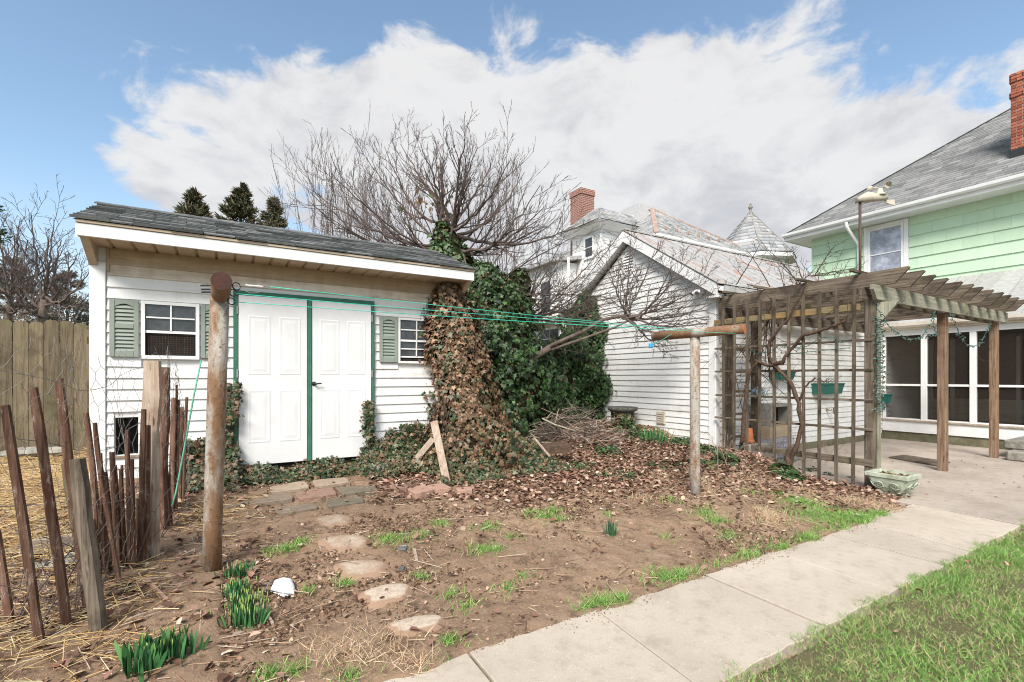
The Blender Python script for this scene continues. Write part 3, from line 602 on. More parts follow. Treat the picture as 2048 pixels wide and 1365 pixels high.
siding(gar, (UG, 0, 0), (0, 1, 0), (-1, 0, 0), VG+.12, GVL-.12, 0.16, ZP-.3, 0.116, [], lambda k, z: m_vinyl, left=lambda z: VG+.12 if z < ZE-.12 else VG+.12+(z-ZE+.12)/sl*.98, right=lambda z: GVL-.12 if z < ZE-.12 else GVL-.12-(z-ZE+.12)/sl*.98)
def gu(x): return onV(x, 750, VG).x
IN0, IN1 = gu(1558), gu(1744)
siding(gar, (0, VG, 0), (1, 0, 0), (0, -1, 0), UG+.10, 13.87, 0.14, 2.86, 0.116, [(IN0-.09, IN0, 0, 2.5), (IN1, IN1+.09, 0, 2.5)], lambda k, z: m_vinyl)
MB().box(UG+.03, 13.88, VG-.03, VG+.015, -.05, .135).build('foundation', m_found, gar)
for a in (IN0-.088, IN1+.002): MB().bbox(a, a+.085, VG-.03, VG, .14, 2.5, .004).build('door_trim', m_white, gar)
MB().bbox(UG-.028, UG+.098, VG-.028, VG+.118, .12, ZE-.06, .006).build('corner_board', m_white, gar)
MB().bbox(UG-.028, UG+.09, GVL-.118, GVL+.02, .2, ZE-.06, .006).build('corner_board', m_white, gar)
UR = UG-RO
for s in (-1, 1):                                              # rake fascia with soffit
    ve = GVP+s*(GVP-VG+.16); p = lambda uu, v, z: (uu, v, z)
    zt_e, zt_p = ZE+.10, ZP
    MB().hexa([p(UR-.02, ve, zt_e-.21), p(UR+.02, ve, zt_e-.21), p(UR+.02, GVP, zt_p-.23), p(UR-.02, GVP, zt_p-.23), p(UR-.02, ve, zt_e), p(UR+.02, ve, zt_e), p(UR+.02, GVP, zt_p-.006), p(UR-.02, GVP, zt_p-.006)]).build('rake_board', m_white, gar)
    MB().hexa([p(UR+.021, ve, zt_e-.19), p(UG+.03, ve, zt_e-.19), p(UG+.03, GVP, zt_p-.2), p(UR+.021, GVP, zt_p-.2), p(UR+.021, ve, zt_e-.17), p(UG+.03, ve, zt_e-.17), p(UG+.03, GVP, zt_p-.18), p(UR+.021, GVP, zt_p-.18)]).build('rake_soffit', m_white, gar)
    MB().bbox(UR-.02, UG+.12, ve-.02 if s < 0 else ve-.2, ve+.2 if s < 0 else ve+.02, ZE-.14, ZE-.10, .005).build('eave_return', m_white, gar)
    roofp = link('roof', MB().add([p(UR-.03, ve+s*.03, zt_e-.006), p(UE+.1, ve+s*.03, zt_e-.006), p(UE+.1, GVP, zt_p+.01), p(UR-.03, GVP, zt_p+.01)], [(0, 1, 2, 3)]).mesh('roof', m_tin), gar)
    uu = UR-.03
    while uu < UE and s < 0:                                   # standing seam panels
        w = .40; th = .008; hs = .028
        q = lambda a, f, d: Vector((a, ve+s*.04+(GVP-ve-s*.04)*f, zt_e+(zt_p-zt_e+.02)*f+d))
        MB().hexa([q(uu+.004, 0, -.004), q(uu+w-.004, 0, -.004), q(uu+w-.004, 1, -.004), q(uu+.004, 1, -.004), q(uu+.004, 0, th), q(uu+w-.004, 0, th), q(uu+w-.004, 1, th), q(uu+.004, 1, th)]).hexa([q(uu+w-.014, 0, th), q(uu+w-.004, 0, th), q(uu+w-.004, 1, th), q(uu+w-.014, 1, th), q(uu+w-.014, 0, hs), q(uu+w-.004, 0, hs), q(uu+w-.004, 1, hs), q(uu+w-.014, 1, hs)]).build('roof_panel', m_tin, roofp); uu += w
MB().bar((UR-.03, GVP, ZP+.03), (UE+.1, GVP, ZP+.03), .12, .03).build('ridge_cap', m_tin2, gar)
mb = MB(); prof = [(0, 0), (-.02, -.09), (-.10, -.11), (-.13, -.02), (-.12, -.015), (-.095, -.098), (-.03, -.08), (-.012, 0)]; ge = VG-.16; n = len(prof)
for x in (UR+.02, 13.6):
    for (dy, dz) in prof: mb.v.append((x, ge+dy, ZE+.07+dz))
mb.f = [(i, (i+1) % n, n+(i+1) % n, n+i) for i in range(n)]+[tuple(range(n))]; mb.sm = [False]*len(mb.f); mb.build('gutter', m_white, gar)
MB().box(UG+.1, 13.6, VG-.15, VG-.01, ZE-.12, ZE-.1).build('soffit', m_soffit, gar); MB().box(UG+.1, 13.6, VG-.165, VG-.152, ZE-.12, ZE+.07).build('fascia_board', m_white, gar)
vc = onU(1259, 528, UG); ve_ = link('gable_vent', None, gar, vc)
n = 20; rv, rz = .19, .255
mb = MB(); vs = []
for rr, dd in ((1.0, 0), (1.0, .03), (.84, .03), (.84, 0)):
    for k in range(n): a = 2*math.pi*k/n; vs.append((UG-.014-dd, vc.y+rv*rr*math.cos(a), vc.z+rz*rr*math.sin(a)))
mb.add(vs, [(r*n+k, r*n+(k+1) % n, (r+1)*n+(k+1) % n, (r+1)*n+k) for r in range(3) for k in range(n)]).build('vent_ring', m_white, ve_)
MB().add([(UG-.016, vc.y+rv*.86*math.cos(2*math.pi*k/n), vc.z+rz*.86*math.sin(2*math.pi*k/n)) for k in range(n)], [tuple(range(n))]).build('backing', m_grey, ve_)
for i in range(7):
    z = -rz*.72+i*rz*.24; hw = rv*.82*math.sqrt(max(0.05, 1-(z/(rz*.85))**2)); MB().hexa([(UG-.042, vc.y-hw, vc.z+z-.02), (UG-.036, vc.y-hw, vc.z+z-.022), (UG-.036, vc.y+hw, vc.z+z-.022), (UG-.042, vc.y+hw, vc.z+z-.02), (UG-.024, vc.y-hw, vc.z+z+.016), (UG-.018, vc.y-hw, vc.z+z+.016), (UG-.018, vc.y+hw, vc.z+z+.016), (UG-.024, vc.y+hw, vc.z+z+.016)]).build('slat', m_white, ve_)
vp = onU(1322, 836, UG-.03); lv = link('dryer_vent', None, gar, vp)
MB().bbox(UG-.05, UG-.012, vp.y-.11, vp.y+.11, vp.z-.13, vp.z+.13, .012).build('vent_hood', m_beige, lv)
for i in range(5): MB().bbox(UG-.062, UG-.051, vp.y-.075, vp.y+.075, vp.z-.10+i*.042, vp.z-.08+i*.042, .003).build('louver', m_beige, lv)
fl = onU(1400, 582, UG-.1); f_ = thing('floodlight', fl, 'twin white floodlight under the corner of the garage rake', 'floodlight')
MB().bbox(UG-.08, UG-.029, fl.y-.05, fl.y+.05, fl.z-.05, fl.z+.05, .01).build('junction_box', m_white, f_)
for dy in (.10, .02):
    d = Vector((-.6, .35 if dy > .05 else -.1, -.55)).normalized(); c = Vector((UG-.13, fl.y+dy-.02, fl.z-.0)); x = d.cross(Vector((0, 0, 1))).normalized()
    MB().tube([c-d*.05, c-d*.02, c+d*.03, c+d*.08, c+d*.085], [.02, .032, .036, .052, .045], 14).build('lamp_head', m_white, f_); MB().tube([c+d*.0851, c+d*.088], [.044, .040], 14).build('lens', m_grey, f_)

# ================================================================== MINT HOUSE with screened porch
UP = 13.9; UH = 16.4; HV1 = 8.3; HV0 = -5.0; HZT = 6.0
hs = thing('mint_house', (UH+3, 2, 0), 'mint green two storey house with hipped grey roof and screened porch', 'house')
MB().box(UH, UH+9, HV0, HV1, 0, HZT).build('wall', m_mint, hs)
wv0, wv1 = onU(1810, 500, UH).y, onU(1735, 500, UH).y; wz1 = onU(1735, 462, UH).z; wz0 = wz1-1.55
crs = .305; z = 3.6; row = 0
while z < HZT-.02:                                             # each mint siding shingle
    zt = min(z+crs, HZT-.01); v = HV1-.02-(.3 if row % 2 else 0)-.61
    first = HV1-.02
    while first > -1.0:
        e = first; s = max(v, -1.2); segs = [(s, e)]
        if zt > wz0-.1 and z < wz1+.1: segs = [t for t in ((s, min(e, wv0-.1)), (max(s, wv1+.1), e)) if t[1]-t[0] > .01]
        for a, b in segs:
            zb = z+.0
            MB().hexa([(UH-.036, a+.001, zb), (UH-.0005, a+.001, zb), (UH-.0005, b-.001, zb), (UH-.036, b-.001, zb), (UH-.005, a+.001, zt+.006), (UH-.0005, a+.001, zt+.006), (UH-.0005, b-.001, zt+.006), (UH-.005, b-.001, zt+.006)]).build('siding_shingle', m_mint, hs)
        first = v; v -= .61
    z += crs; row += 1
MB().bbox(UH-.02, UH+.05, HV1-.02, HV1+.03, 3.2, HZT-.005, .004).build('corner_trim', m_mint, hs)
w = window(hs, (UH-.02, 0, 0), (0, 1, 0), (-1, 0, 0), wv0+.02, wv1-.02, wz0, wz1, 1, 1, gm=m_glass2, fw=.06)
for (a, b, c, d) in ((wv0-.09, wv0+.018, wz0-.08, wz1+.09), (wv1-.018, wv1+.09, wz0-.08, wz1+.09), (wv0+.019, wv1-.019, wz1+.001, wz1+.09)): MB().bbox(UH-.045, UH, a, b, c, d, .006).build('window_casing', m_white, hs)
EU, EV = 15.78, 8.86; EZ = 6.12                               # eave corner
MB().hexa([(EU, HV0, EZ-.14), (UH, HV0, EZ-.14), (UH, EV, EZ-.14), (EU, EV, EZ-.14), (EU, HV0, EZ-.1), (UH, HV0, EZ-.1), (UH, EV, EZ-.1), (EU, EV, EZ-.1)]).build('soffit', m_white, hs); MB().box(UH+.001, UH+9, HV1, EV, EZ-.14, EZ-.1).build('soffit', m_white, hs)
MB().bbox(EU-.02, EU, HV0, EV, EZ-.16, EZ+.03, .004).build('fascia_board', m_white, hs); MB().bbox(EU-.02, UH+9, EV+.001, EV+.02, EZ-.16, EZ+.03, .004).build('fascia_board', m_white, hs)
def gutter(parent, ux, va, vb, zt, s=1.0, mt=None):
    prof = [(0, 0), (-.0, -.09), (-.07, -.115), (-.115, -.07), (-.13, 0), (-.12, 0), (-.1, -.065), (-.06, -.1), (-.012, -.08), (-.01, 0)]; n = len(prof); mb = MB()
    mb.v = [(ux+dx*s, v, zt+dz*s) for v in (va, vb) for dx, dz in prof]; mb.f = [(i, n+i, n+(i+1) % n, (i+1) % n) for i in range(n)]+[tuple(range(n)), tuple(reversed(range(n, 2*n)))]; mb.sm = [False]*len(mb.f)
    return mb.build('gutter', mt or m_white, parent)
gutter(hs, EU-.022, HV0, EV+.03, EZ+.05)
ds = [onU(1702, 443, EU).y]; dv = onU(1717, 470, UH-.08).y
MB().tube([(EU-.08, dv+.05, EZ-.06), (EU-.05, dv+.05, EZ-.2), (UH-.09, dv, EZ-.62), (UH-.07, dv, EZ-.75), (UH-.07, dv, 3.9)], .045, 8).build('downspout', m_white, hs)
# hip roof: shingle courses as real strips
def shingle_field(name, parent, P0, du, up, rows, expo, tab, left, right, cols, mat, th=.012, seed=1):
    """courses on a slope; left/right(s) give the course limits along du at slope distance s"""
    r = np.random.default_rng(seed); P0 = np.array(P0, float); du = np.array(du, float); up = np.array(up, float); nr = np.cross(du, up); nr *= np.sign(nr[2]) or 1; Vs = []; Fs = []; Cs = []; cols = np.array(cols)
    for k in range(rows):
        s = k*expo; a = left(s); b = right(s)
        if b-a < .03: continue
        x = a-r.uniform(0, tab)
        while x < b:
            x0, x1 = max(x, a), min(x+tab-.006, b); x += tab
            if x1-x0 < .02: continue
            h = th*r.uniform(.6, 1.5); dx = r.uniform(-.004, .004); s1 = s+expo+.02
            a1, b1 = left(s1), right(s1); y0, y1 = max(x0, min(a1, x1)), min(x1, max(b1, x0)); base = len(Vs)
            if y1 < y0: y0 = y1 = (y0+y1)/2
            for (xx, ss, dd) in ((x0, s+dx, .0), (x1, s+dx, .0), (x0, s+dx, h), (x1, s+dx, h), (y0, s1, .002), (y1, s1, .002)): Vs.append(P0+du*xx+up*ss+nr*dd)
            c = cols[r.integers(len(cols))]*r.uniform(.85, 1.15)
            Cs += [c]*6; Fs += [(base, base+1, base+3, base+2), (base+2, base+3, base+5, base+4)]
    me = fast_mesh(name, np.array(Vs), np.array(Fs), mat, np.array(Cs)); return tag(link(name, me, parent), kind='stuff')
K = .77; hyp = math.hypot(1, K); RUN = 5.6
r_ = link('roof', MB().add([(EU-.04, HV0, EZ+.02), (EU-.04, EV+.04, EZ+.02), (EU-.04+RUN, EV+.04-RUN, EZ+.02+K*RUN), (EU-.04+RUN, HV0+RUN, EZ+.02+K*RUN), (UH+9, EV+.04, EZ+.02), (UH+9, EV+.04-RUN, EZ+.02+K*RUN)], [(0, 3, 2, 1), (1, 2, 5, 4)]).mesh('roof', m_course), hs)
recolor(r_.data, np.full((6, 3), .08))
shingle_field('roof_shingles', r_, (EU-.06, 0, EZ+.025), (0, 1, 0), (1/hyp, 0, K/hyp), 48, .145, .31, lambda s: -1.5, lambda s: EV+.04-s/hyp, [(.22, .222, .215), (.27, .27, .262), (.18, .183, .18), (.24, .235, .228)], m_course)
for i in range(30):
    f0, f1 = i/30*RUN, (i+1)/30*RUN+.03; MB().bar((EU-.05+f0, EV+.05-f0, EZ+.045+K*f0), (EU-.05+f1, EV+.05-f1, EZ+.04+K*f1), .16, .016).build('hip_cap', m_shingle, r_)
# brick chimney on the slope
cb = onU(2024, 308, 16.75); ch = link('chimney', None, hs, (17.0, 3.4, 7)); c0, c1 = 16.75, 17.42; cv1 = cb.y+.02; cv0 = cv1-.62; cz0 = 6.7; czt = 9.02
MB().box(c0+.012, c1-.012, cv0+.012, cv1-.012, cz0, czt-.02).build('mortar_core', m_mortar, ch)
bl = MB().bbox(-.1, .1, -.048, .048, 0, .064, .004).mesh('brick', m_brick); bh = MB().bbox(-.045, .045, -.048, .048, 0, .064, .004).mesh('brick', m_brick)
k = 0; z = cz0+.3
while z < czt-.03:
    pr = .03 if 8.42 < z < 8.50 or z > 8.78 else (.045 if z > 8.86 else 0)
    for face in ('left', 'front'):
        L = (cv1-cv0) if face == 'front' else (c1-c0); a = -.0 if k % 2 else -.105
        while a < L-.02:
            s, e = max(a, 0), min(a+.2, L)
            if e-s > .03:
                m_ = (s+e)/2; sx = (e-s)/.2*.97
                if face == 'front': link('brick', bl, ch, (c0+.045-pr, cv0+m_, z), (0, 0, math.pi/2), (sx, 1, 1))
                else: link('brick', bl, ch, (c0+m_, cv1-.045+pr, z), (0, 0, 0), (sx, 1, 1))
            a += .211
    z += .075; k += 1
MB().box(c0+.05, c1-.05, cv0+.05, cv1-.05, czt-.02, czt+.03).build('crown', m_mortar, ch)
MB().hexa([(c0-.02, cv0-.02, 6.85), (c1+.1, cv0-.02, 7.3), (c1+.1, cv1+.02, 7.3), (c0-.02, cv1+.02, 6.85), (c0-.02, cv0-.02, 7.12), (c1+.1, cv0-.02, 7.75), (c1+.1, cv1+.02, 7.75), (c0-.02, cv1+.02, 7.12)]).build('flashing', m_black, ch)
# porch
po = thing_part('porch', hs, (UP, 3, 0)); PV1 = 5.40; PV0 = 0.2
MB().box(UP-.0, UP+.2, PV0, PV1, -.05, .2).build('foundation', m_found, po); MB().bbox(UP-.03, UP+.06, PV0, PV1, .202, .45, .004).build('skirt', m_white, po)
MB().bbox(UP-.06, UP+.1, PV0, PV1, .452, .485, .004).build('sill', m_plank, po); MB().bbox(UP-.02, UP+.08, PV0, PV1, 2.49, 2.62, .004).build('head_beam', m_white, po)
vs_ = [5.40, 4.59, 3.74, 2.89, 2.04, 1.19, .34]
for i, v in enumerate(vs_):
    hw = .055 if i else .03; MB().bbox(UP-.022, UP+.08, v-hw if i else v-.06, v+hw if i else v, .487, 2.488, .004).build('porch_post', m_white, po)
t = MT('insect_screen'); tr = t.n('ShaderNodeBsdfTransparent'); mx = t.n('ShaderNodeMixShader'); mx.inputs[0].default_value = .56; t.b.inputs['Base Color'].default_value = (.03, .022, .017, 1); t.b.inputs['Roughness'].default_value = .8
out = t.t.nodes['Material Output']; t.l(tr.outputs[0], mx.inputs[1]); t.l(t.b.outputs[0], mx.inputs[2]); t.l(mx.outputs[0], out.inputs[0]); m_screen = t.m
for i in range(len(vs_)-1):
    a, b = vs_[i+1]+.056, vs_[i]-(.056 if i else .061)
    for (c, d) in ((.487, 1.285), (1.345, 2.489)): MB().add([(UP+.03, a, c), (UP+.03, b, c), (UP+.03, b, d), (UP+.03, a, d)], [(0, 1, 2, 3)]).build('screen_panel', m_screen, po)
    MB().bbox(UP-.01, UP+.07, a, b, 1.29, 1.34, .004).build('mid_rail', m_white, po); MB().bbox(UP-.012, UP+.07, a, b, .487, .525, .004).build('bottom_rail', m_white, po)
MB().box(UP+.2, UH-.02, PV0, PV1+.0, .1, .40).build('floor', m_wood[1], po); MB().box(UP+.09, UH-.02, PV0, PV1+.1, 2.63, 2.66).build('ceiling', m_vinyl_mid, po)
MB().box(UP+.1, UH-.02, PV1+.05, PV1+.1, .1, 2.63).build('end_wall', m_vinyl, po); MB().box(UP+.1, UH, PV0-.1, PV0, .1, 2.63).build('end_wall', m_vinyl_dirty, po)
siding(po, (UP, PV1+.05, 0), (1, 0, 0), (0, -1, 0), .1, .55, .42, 2.6, .116, [], lambda k, z: m_vinyl)
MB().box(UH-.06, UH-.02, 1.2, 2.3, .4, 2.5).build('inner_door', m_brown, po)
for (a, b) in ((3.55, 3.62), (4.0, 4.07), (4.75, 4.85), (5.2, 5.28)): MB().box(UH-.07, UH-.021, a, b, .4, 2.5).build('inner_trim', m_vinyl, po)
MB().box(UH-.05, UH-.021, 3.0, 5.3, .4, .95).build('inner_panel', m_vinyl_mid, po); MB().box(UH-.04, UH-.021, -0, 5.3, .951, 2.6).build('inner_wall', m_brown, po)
wr = onU(1973, 709, UP+.5); MB().ring(wr, (1, 0, 0), .16, .035, 24, 7).build('door_wreath', m_vine, None, label='round vine wreath hanging inside the screened porch', cat='wreath')
MB().bbox(UP-.1, UP+.1, PV0, PV1+.06, 2.622, 2.70, .01).build('fascia_board', m_vinyl_mid, po); gutter(po, UP-.10, PV0, PV1+.1, 2.78, 1.0, m_vinyl_mid)
pr_ = link('porch_roof', MB().add([(UP-.16, PV0, 2.76), (UP-.16, PV1+.1, 2.76), (UH, PV1+.1, 4.09), (UH, PV0, 4.09)], [(0, 3, 2, 1)]).mesh('porch_roof', m_tin2), po)
v = PV1+.1
while v > PV0:
    q = lambda f, vv, d: Vector((UP-.17+(UH-UP+.17-.02)*f, vv, 2.765+1.34*f+d)); w = .42
    MB().hexa([q(0, v-w+.003, -.002), q(0, v-.003, -.002), q(1, v-.003, -.002), q(1, v-w+.003, -.002), q(0, v-w+.003, .006), q(0, v-.003, .006), q(1, v-.003, .006), q(1, v-w+.003, .006)]).hexa([q(0, v-.014, .006), q(0, v-.004, .006), q(1, v-.004, .006), q(1, v-.014, .006), q(0, v-.014, .03), q(0, v-.004, .03), q(1, v-.004, .03), q(1, v-.014, .03)]).build('roof_panel', m_tin2, pr_); v -= w
MB().hexa([(UP-.1, PV1+.1, 2.7), (UH, PV1+.1, 2.7), (UH, PV1+.12, 2.7), (UP-.1, PV1+.12, 2.7), (UP-.1, PV1+.1, 2.76), (UH, PV1+.1, 4.07), (UH, PV1+.12, 4.07), (UP-.1, PV1+.12, 2.76)]).build('porch_gable', m_white, po)
st = onZ(2012, 921, 0); steps = thing('porch_steps', (st.x+.5, st.y-.4, 0), 'low grey concrete steps at the right end of the patio', 'steps')
MB().bbox(st.x, UP-.02, st.y-1.0, st.y, 0.001, .17, .02).build('step', m_stonegrey, steps); MB().bbox(st.x+.35, UP-.02, st.y-1.0, st.y+.12, .172, .33, .02).build('step', m_stonegrey, steps)

# ================================================================== VICTORIAN HOUSE behind
vh = thing('victorian_house', (15, 15, .5), 'white Victorian house with pale slate roofs and a pointed corner turret', 'house'); SLC = [(.36, .365, .36), (.44, .44, .43), (.29, .295, .30), (.40, .39, .37), (.48, .475, .46)]
VU0, VU1, VV0, VV1, VZE = 13.2, 18.8, 12.0, 20.5, 6.5
mb = MB(); mb.box(VU0, VU1, VV0, VV1, .3, VZE); mb.build('wall', m_vinyl, vh)
def coarse_siding(nm, P, ax, nrm, a0, a1, z0, z1, crs):        # far boards: joined
    mb = MB(); ax = Vector(ax); nrm = Vector(nrm); P = Vector(P); z = z0
    while z < z1:
        q = lambda a, zz, d: P+ax*a+nrm*d+Vector((0, 0, zz)); mb.add([q(a0, z, 0), q(a1, z, 0), q(a0, z, .022), q(a1, z, .022), q(a0, z+crs, .002), q(a1, z+crs, .002)], [(0, 1, 3, 2), (2, 3, 5, 4)]); z += crs
    mb.build(nm, m_vinyl, vh, kind='stuff')
coarse_siding('siding', (VU0, 0, 0), (0, 1, 0), (-1, 0, 0), VV0, VV1, .3, VZE-.1, .13)
EA = (12.9, 11.7); AP = (16.0, 14.75, 8.78); EB = 19.1
vr = link('roof', MB().add([(EA[0], EA[1], VZE), (EB, EA[1], VZE), AP, (EA[0], 20.8, VZE), (AP[0], 17.7, AP[2]), (EB, 20.8, VZE)], [(0, 1, 2), (0, 2, 4, 3), (1, 5, 4, 2), (3, 4, 5)]).mesh('roof', m_slate), vh); recolor(vr.data, np.full((6, 3), .3))
rk = (AP[2]-VZE)/(AP[0]-EA[0]); hy = math.hypot(1, rk); rf = (AP[2]-VZE)/(AP[1]-EA[1]); hf = math.hypot(1, rf); ef = EB-AP[0]
shingle_field('slates', vr, (0, EA[1]-.03, VZE+.02), (1, 0, 0), (0, 1/hf, rf/hf), 20, .19, .26, lambda s: EA[0]+s/hf*(AP[0]-EA[0])/(AP[1]-EA[1]), lambda s: EB-s/hf*ef/(AP[1]-EA[1]), SLC, m_slate, .02, 5)
shingle_field('slates', vr, (EA[0]-.03, 0, VZE+.02), (0, 1, 0), (1/hy, 0, rk/hy), 20, .19, .26, lambda s: EA[1]+s/hy*(AP[1]-EA[1])/(AP[0]-EA[0]), lambda s: 20.8-s/hy, SLC, m_slate, .02, 6)
m_ridge = plain('rusty_ridge_metal', (.30, .17, .125), (.42, .33, .28), 5, .7)
for a, b in (((EA[0], EA[1], VZE), AP), ((EB, EA[1], VZE), AP), (AP, (AP[0], 17.7, AP[2]))): MB().bar(Vector(a)+Vector((0, 0, .05)), Vector(b)+Vector((0, 0, .05)), .16, .05).build('ridge_metal', m_ridge, vr)
for i in range(6):
    p = Vector((14.0+i*.62, EA[1], VZE)); f = .62; MB().bbox(p.x-.05, p.x+.05, p.y+f-.09, p.y+f, p.z+rf*f, p.z+rf*f+.12, .01).build('snow_guard', m_ridge, vr)
MB().bbox(EA[0]-.06, EB+.06, EA[1]-.12, EA[1]-.01, VZE-.16, VZE+.0, .02).build('gutter', m_white, vh); MB().box(EA[0], EB, EA[1], VV0, VZE-.2, VZE-.162).build('soffit', m_white, vh); MB().bbox(EA[0]-.12, EA[0]-.01, EA[1], 20.8, VZE-.16, VZE, .02).build('gutter', m_white, vh); MB().box(EA[0], VU0, VV0, 20.8, VZE-.2, VZE-.162).build('soffit', m_white, vh)
# turret
tcn = at(1501, 520, 21); tc_u, tc_v = tcn.x, tcn.y; tz = 6.6; tr_ = link('turret', None, vh, (tc_u, tc_v, tz)); n = 8; R = 1.82; RTZ = 8.78
MB().lathe((tc_u, tc_v, 0), [(1.5, .3), (1.5, tz-.1)], 8).build('turret_wall', m_vinyl, tr_)
MB().lathe((tc_u, tc_v, tz), [(1.5, -.25), (R-.02, -.17), (R, -.02), (1.7, 0)], 8).build('turret_cornice', m_white, tr_)
for o in bpy.data.objects:
    if o.name.startswith(('turret_wall', 'turret_cornice')): o.data.polygons.foreach_set('use_smooth', [False]*len(o.data.polygons))
for k in range(8):
    a0, a1 = 2*math.pi*k/8, 2*math.pi*(k+1)/8; A0 = Vector((tc_u+R*math.cos(a0), tc_v+R*math.sin(a0), tz)); B0 = Vector((tc_u+R*math.cos(a1), tc_v+R*math.sin(a1), tz)); mid = (A0+B0)/2; ap = Vector((tc_u, tc_v, RTZ)); w = (B0-A0).length; du = (B0-A0).normalized(); up = ap-mid; L = up.length; up.normalize()
    fsd = MB().add([A0, B0, ap], [(0, 1, 2)]).build('turret_roof', m_slate, tr_); recolor(fsd.data, np.full((3, 3), .3))
    shingle_field('slates', fsd, tuple(mid+up.cross(du)*-.0), tuple(du), tuple(up), 12, .215, .3, lambda s, w=w, L=L: -w/2*(1-s/L), lambda s, w=w, L=L: w/2*(1-s/L), [(.35, .36, .37), (.42, .425, .43), (.29, .30, .31), (.38, .37, .36)], m_slate, .02, 20+k)
    MB().bar(A0+Vector((0, 0, .02)), ap+Vector((0, 0, .02)), .05, .03).build('hip_seam', m_grey, tr_)
MB().lathe((tc_u, tc_v, RTZ-.2), [(.16, 0), (.12, .12), (.05, .2), (.05, .3), (.09, .34), (.09, .40), (.04, .44), (.06, .5), (.001, .58)], 12).build('finial', m_stonegrey, tr_)
# bay with window, its own hipped roof, and the red chimney
bc = at(1201, 447, 18.6); bay = link('bay', None, vh, (bc.x, bc.y, 5)); bu, bv, bz = bc.x, bc.y, bc.z
MB().box(bu, bu+3, bv, bv+1.75, 4.0, bz).build('bay_wall', m_vinyl, bay)
mb = MB(); z = 4.0
while z < bz-.1: mb.add([(bu, bv, z), (bu+3, bv, z), (bu, bv-.02, z), (bu+3, bv-.02, z), (bu, bv-.002, z+.13), (bu+3, bv-.002, z+.13)], [(0, 1, 3, 2), (2, 3, 5, 4)]); z += .13
mb.build('siding', m_vinyl, bay, kind='stuff')
MB().bbox(bu-.03, bu+.1, bv-.03, bv+.1, 4, bz-.05, .01).build('corner_board', m_white, bay); MB().hexa([(bu-.1, bv-.1, bz-.22), (bu+3, bv-.1, bz-.22), (bu+3, bv+1.9, bz-.22), (bu-.1, bv+1.9, bz-.22), (bu-.4, bv-.4, bz), (bu+3, bv-.4, bz), (bu+3, bv+2.15, bz), (bu-.4, bv+2.15, bz)]).build('bay_cornice', m_white, bay)
rb = link('bay_roof', MB().add([(bu-.42, bv-.42, bz+.002), (bu+3.2, bv-.42, bz+.002), (bu+3.2, bv+.6, bz+.85), (bu+.5, bv+.6, bz+.85), (bu-.42, bv+2.17, bz+.002), (bu+.5, bv+1.2, bz+.85), (bu+3.2, bv+1.2, bz+.85)], [(0, 1, 2, 3), (0, 3, 5, 4), (3, 2, 6, 5)]).mesh('bay_roof', m_slate), bay); recolor(rb.data, np.full((7, 3), .35))
b2 = .85/1.02; h2 = math.hypot(1, b2); shingle_field('slates', rb, (0, bv-.44, bz+.02), (1, 0, 0), (0, 1/h2, b2/h2), 8, .17, .26, lambda s: bu-.42+s/h2*.9, lambda s: bu+3.2, SLC, m_slate, .02, 31)
b3 = .85/.92; h3 = math.hypot(1, b3); shingle_field('slates', rb, (bu-.44, 0, bz+.02), (0, 1, 0), (1/h3, 0, b3/h3), 8, .17, .26, lambda s: bv-.42+s/h3*1.1, lambda s: bv+2.17-s/h3*1.05, SLC, m_slate, .02, 32)
window(vh, (bu-.03, 0, 0), (0, 1, 0), (-1, 0, 0), bv+.35, bv+.95, bz-1.25, bz-.35, 1, 1, fw=.08)
ur = at(1276, 413, 21.5); MB().add([(ur.x-1.6, ur.y-1.6, ur.z-1.5), (ur.x+1.6, ur.y-1.6, ur.z-1.5), (ur.x+1.6, ur.y+1.6, ur.z-1.5), (ur.x-1.6, ur.y+1.6, ur.z-1.5), (ur.x-.3, ur.y-.3, ur.z), (ur.x+1.3, ur.y-.3, ur.z), (ur.x+1.3, ur.y+.6, ur.z), (ur.x-.3, ur.y+.6, ur.z)], [(0, 1, 5, 4), (1, 2, 6, 5), (2, 3, 7, 6), (3, 0, 4, 7), (4, 5, 6, 7)]).build('upper_roof', m_tin2, vr)
cc = at(1164.5, 390, 20.6); vch = link('chimney', None, vh, (cc.x, cc.y, 7)); MB().box(cc.x-.36, cc.x+.36, cc.y-.36, cc.y+.36, 3, cc.z-.12).build('stack', m_fbrick, vch); MB().box(cc.x-.39, cc.x+.39, cc.y-.39, cc.y+.39, cc.z-.119, cc.z+.12).build('stack_cap', m_fbrick, vch); MB().box(cc.x-.3, cc.x+.3, cc.y-.3, cc.y+.3, cc.z+.121, cc.z+.15).build('flue', m_dark, vch)
# lower wing seen between the shed and the garage
wu = 11.4; MB().box(wu, VU0-.03, 15.6, 21, .3, 6.2).build('wing_wall', m_vinyl, vh); coarse_siding('siding', (wu, 0, 0), (0, 1, 0), (-1, 0, 0), 15.6, 21, .3, 6.1, .13)
MB().add([(wu-.3, 15.3, 6.25), (VU0, 15.3, 6.6), (VU0, 21.2, 6.6), (wu-.3, 21.2, 6.25), (wu-.3, 15.3, 6.1), (VU0, 15.3, 6.45), (VU0, 21.2, 6.45), (wu-.3, 21.2, 6.1)], [(0, 1, 2, 3), (7, 6, 5, 4), (0, 4, 5, 1), (0, 3, 7, 4)]).build('wing_roof', m_tin2, vh)
wp = onU(1093, 600, wu); wb = onU(1096, 668, wu)
window(vh, (wu-.03, 0, 0), (0, 1, 0), (-1, 0, 0), wp.y-.45, wp.y+.45, wp.z-.6, wp.z+.8, 1, 1, fw=.09); window(vh, (wu-.03, 0, 0), (0, 1, 0), (-1, 0, 0), wb.y-.9, wb.y+.5, wb.z-.7, wb.z+.25, 1, 2, fw=.09)
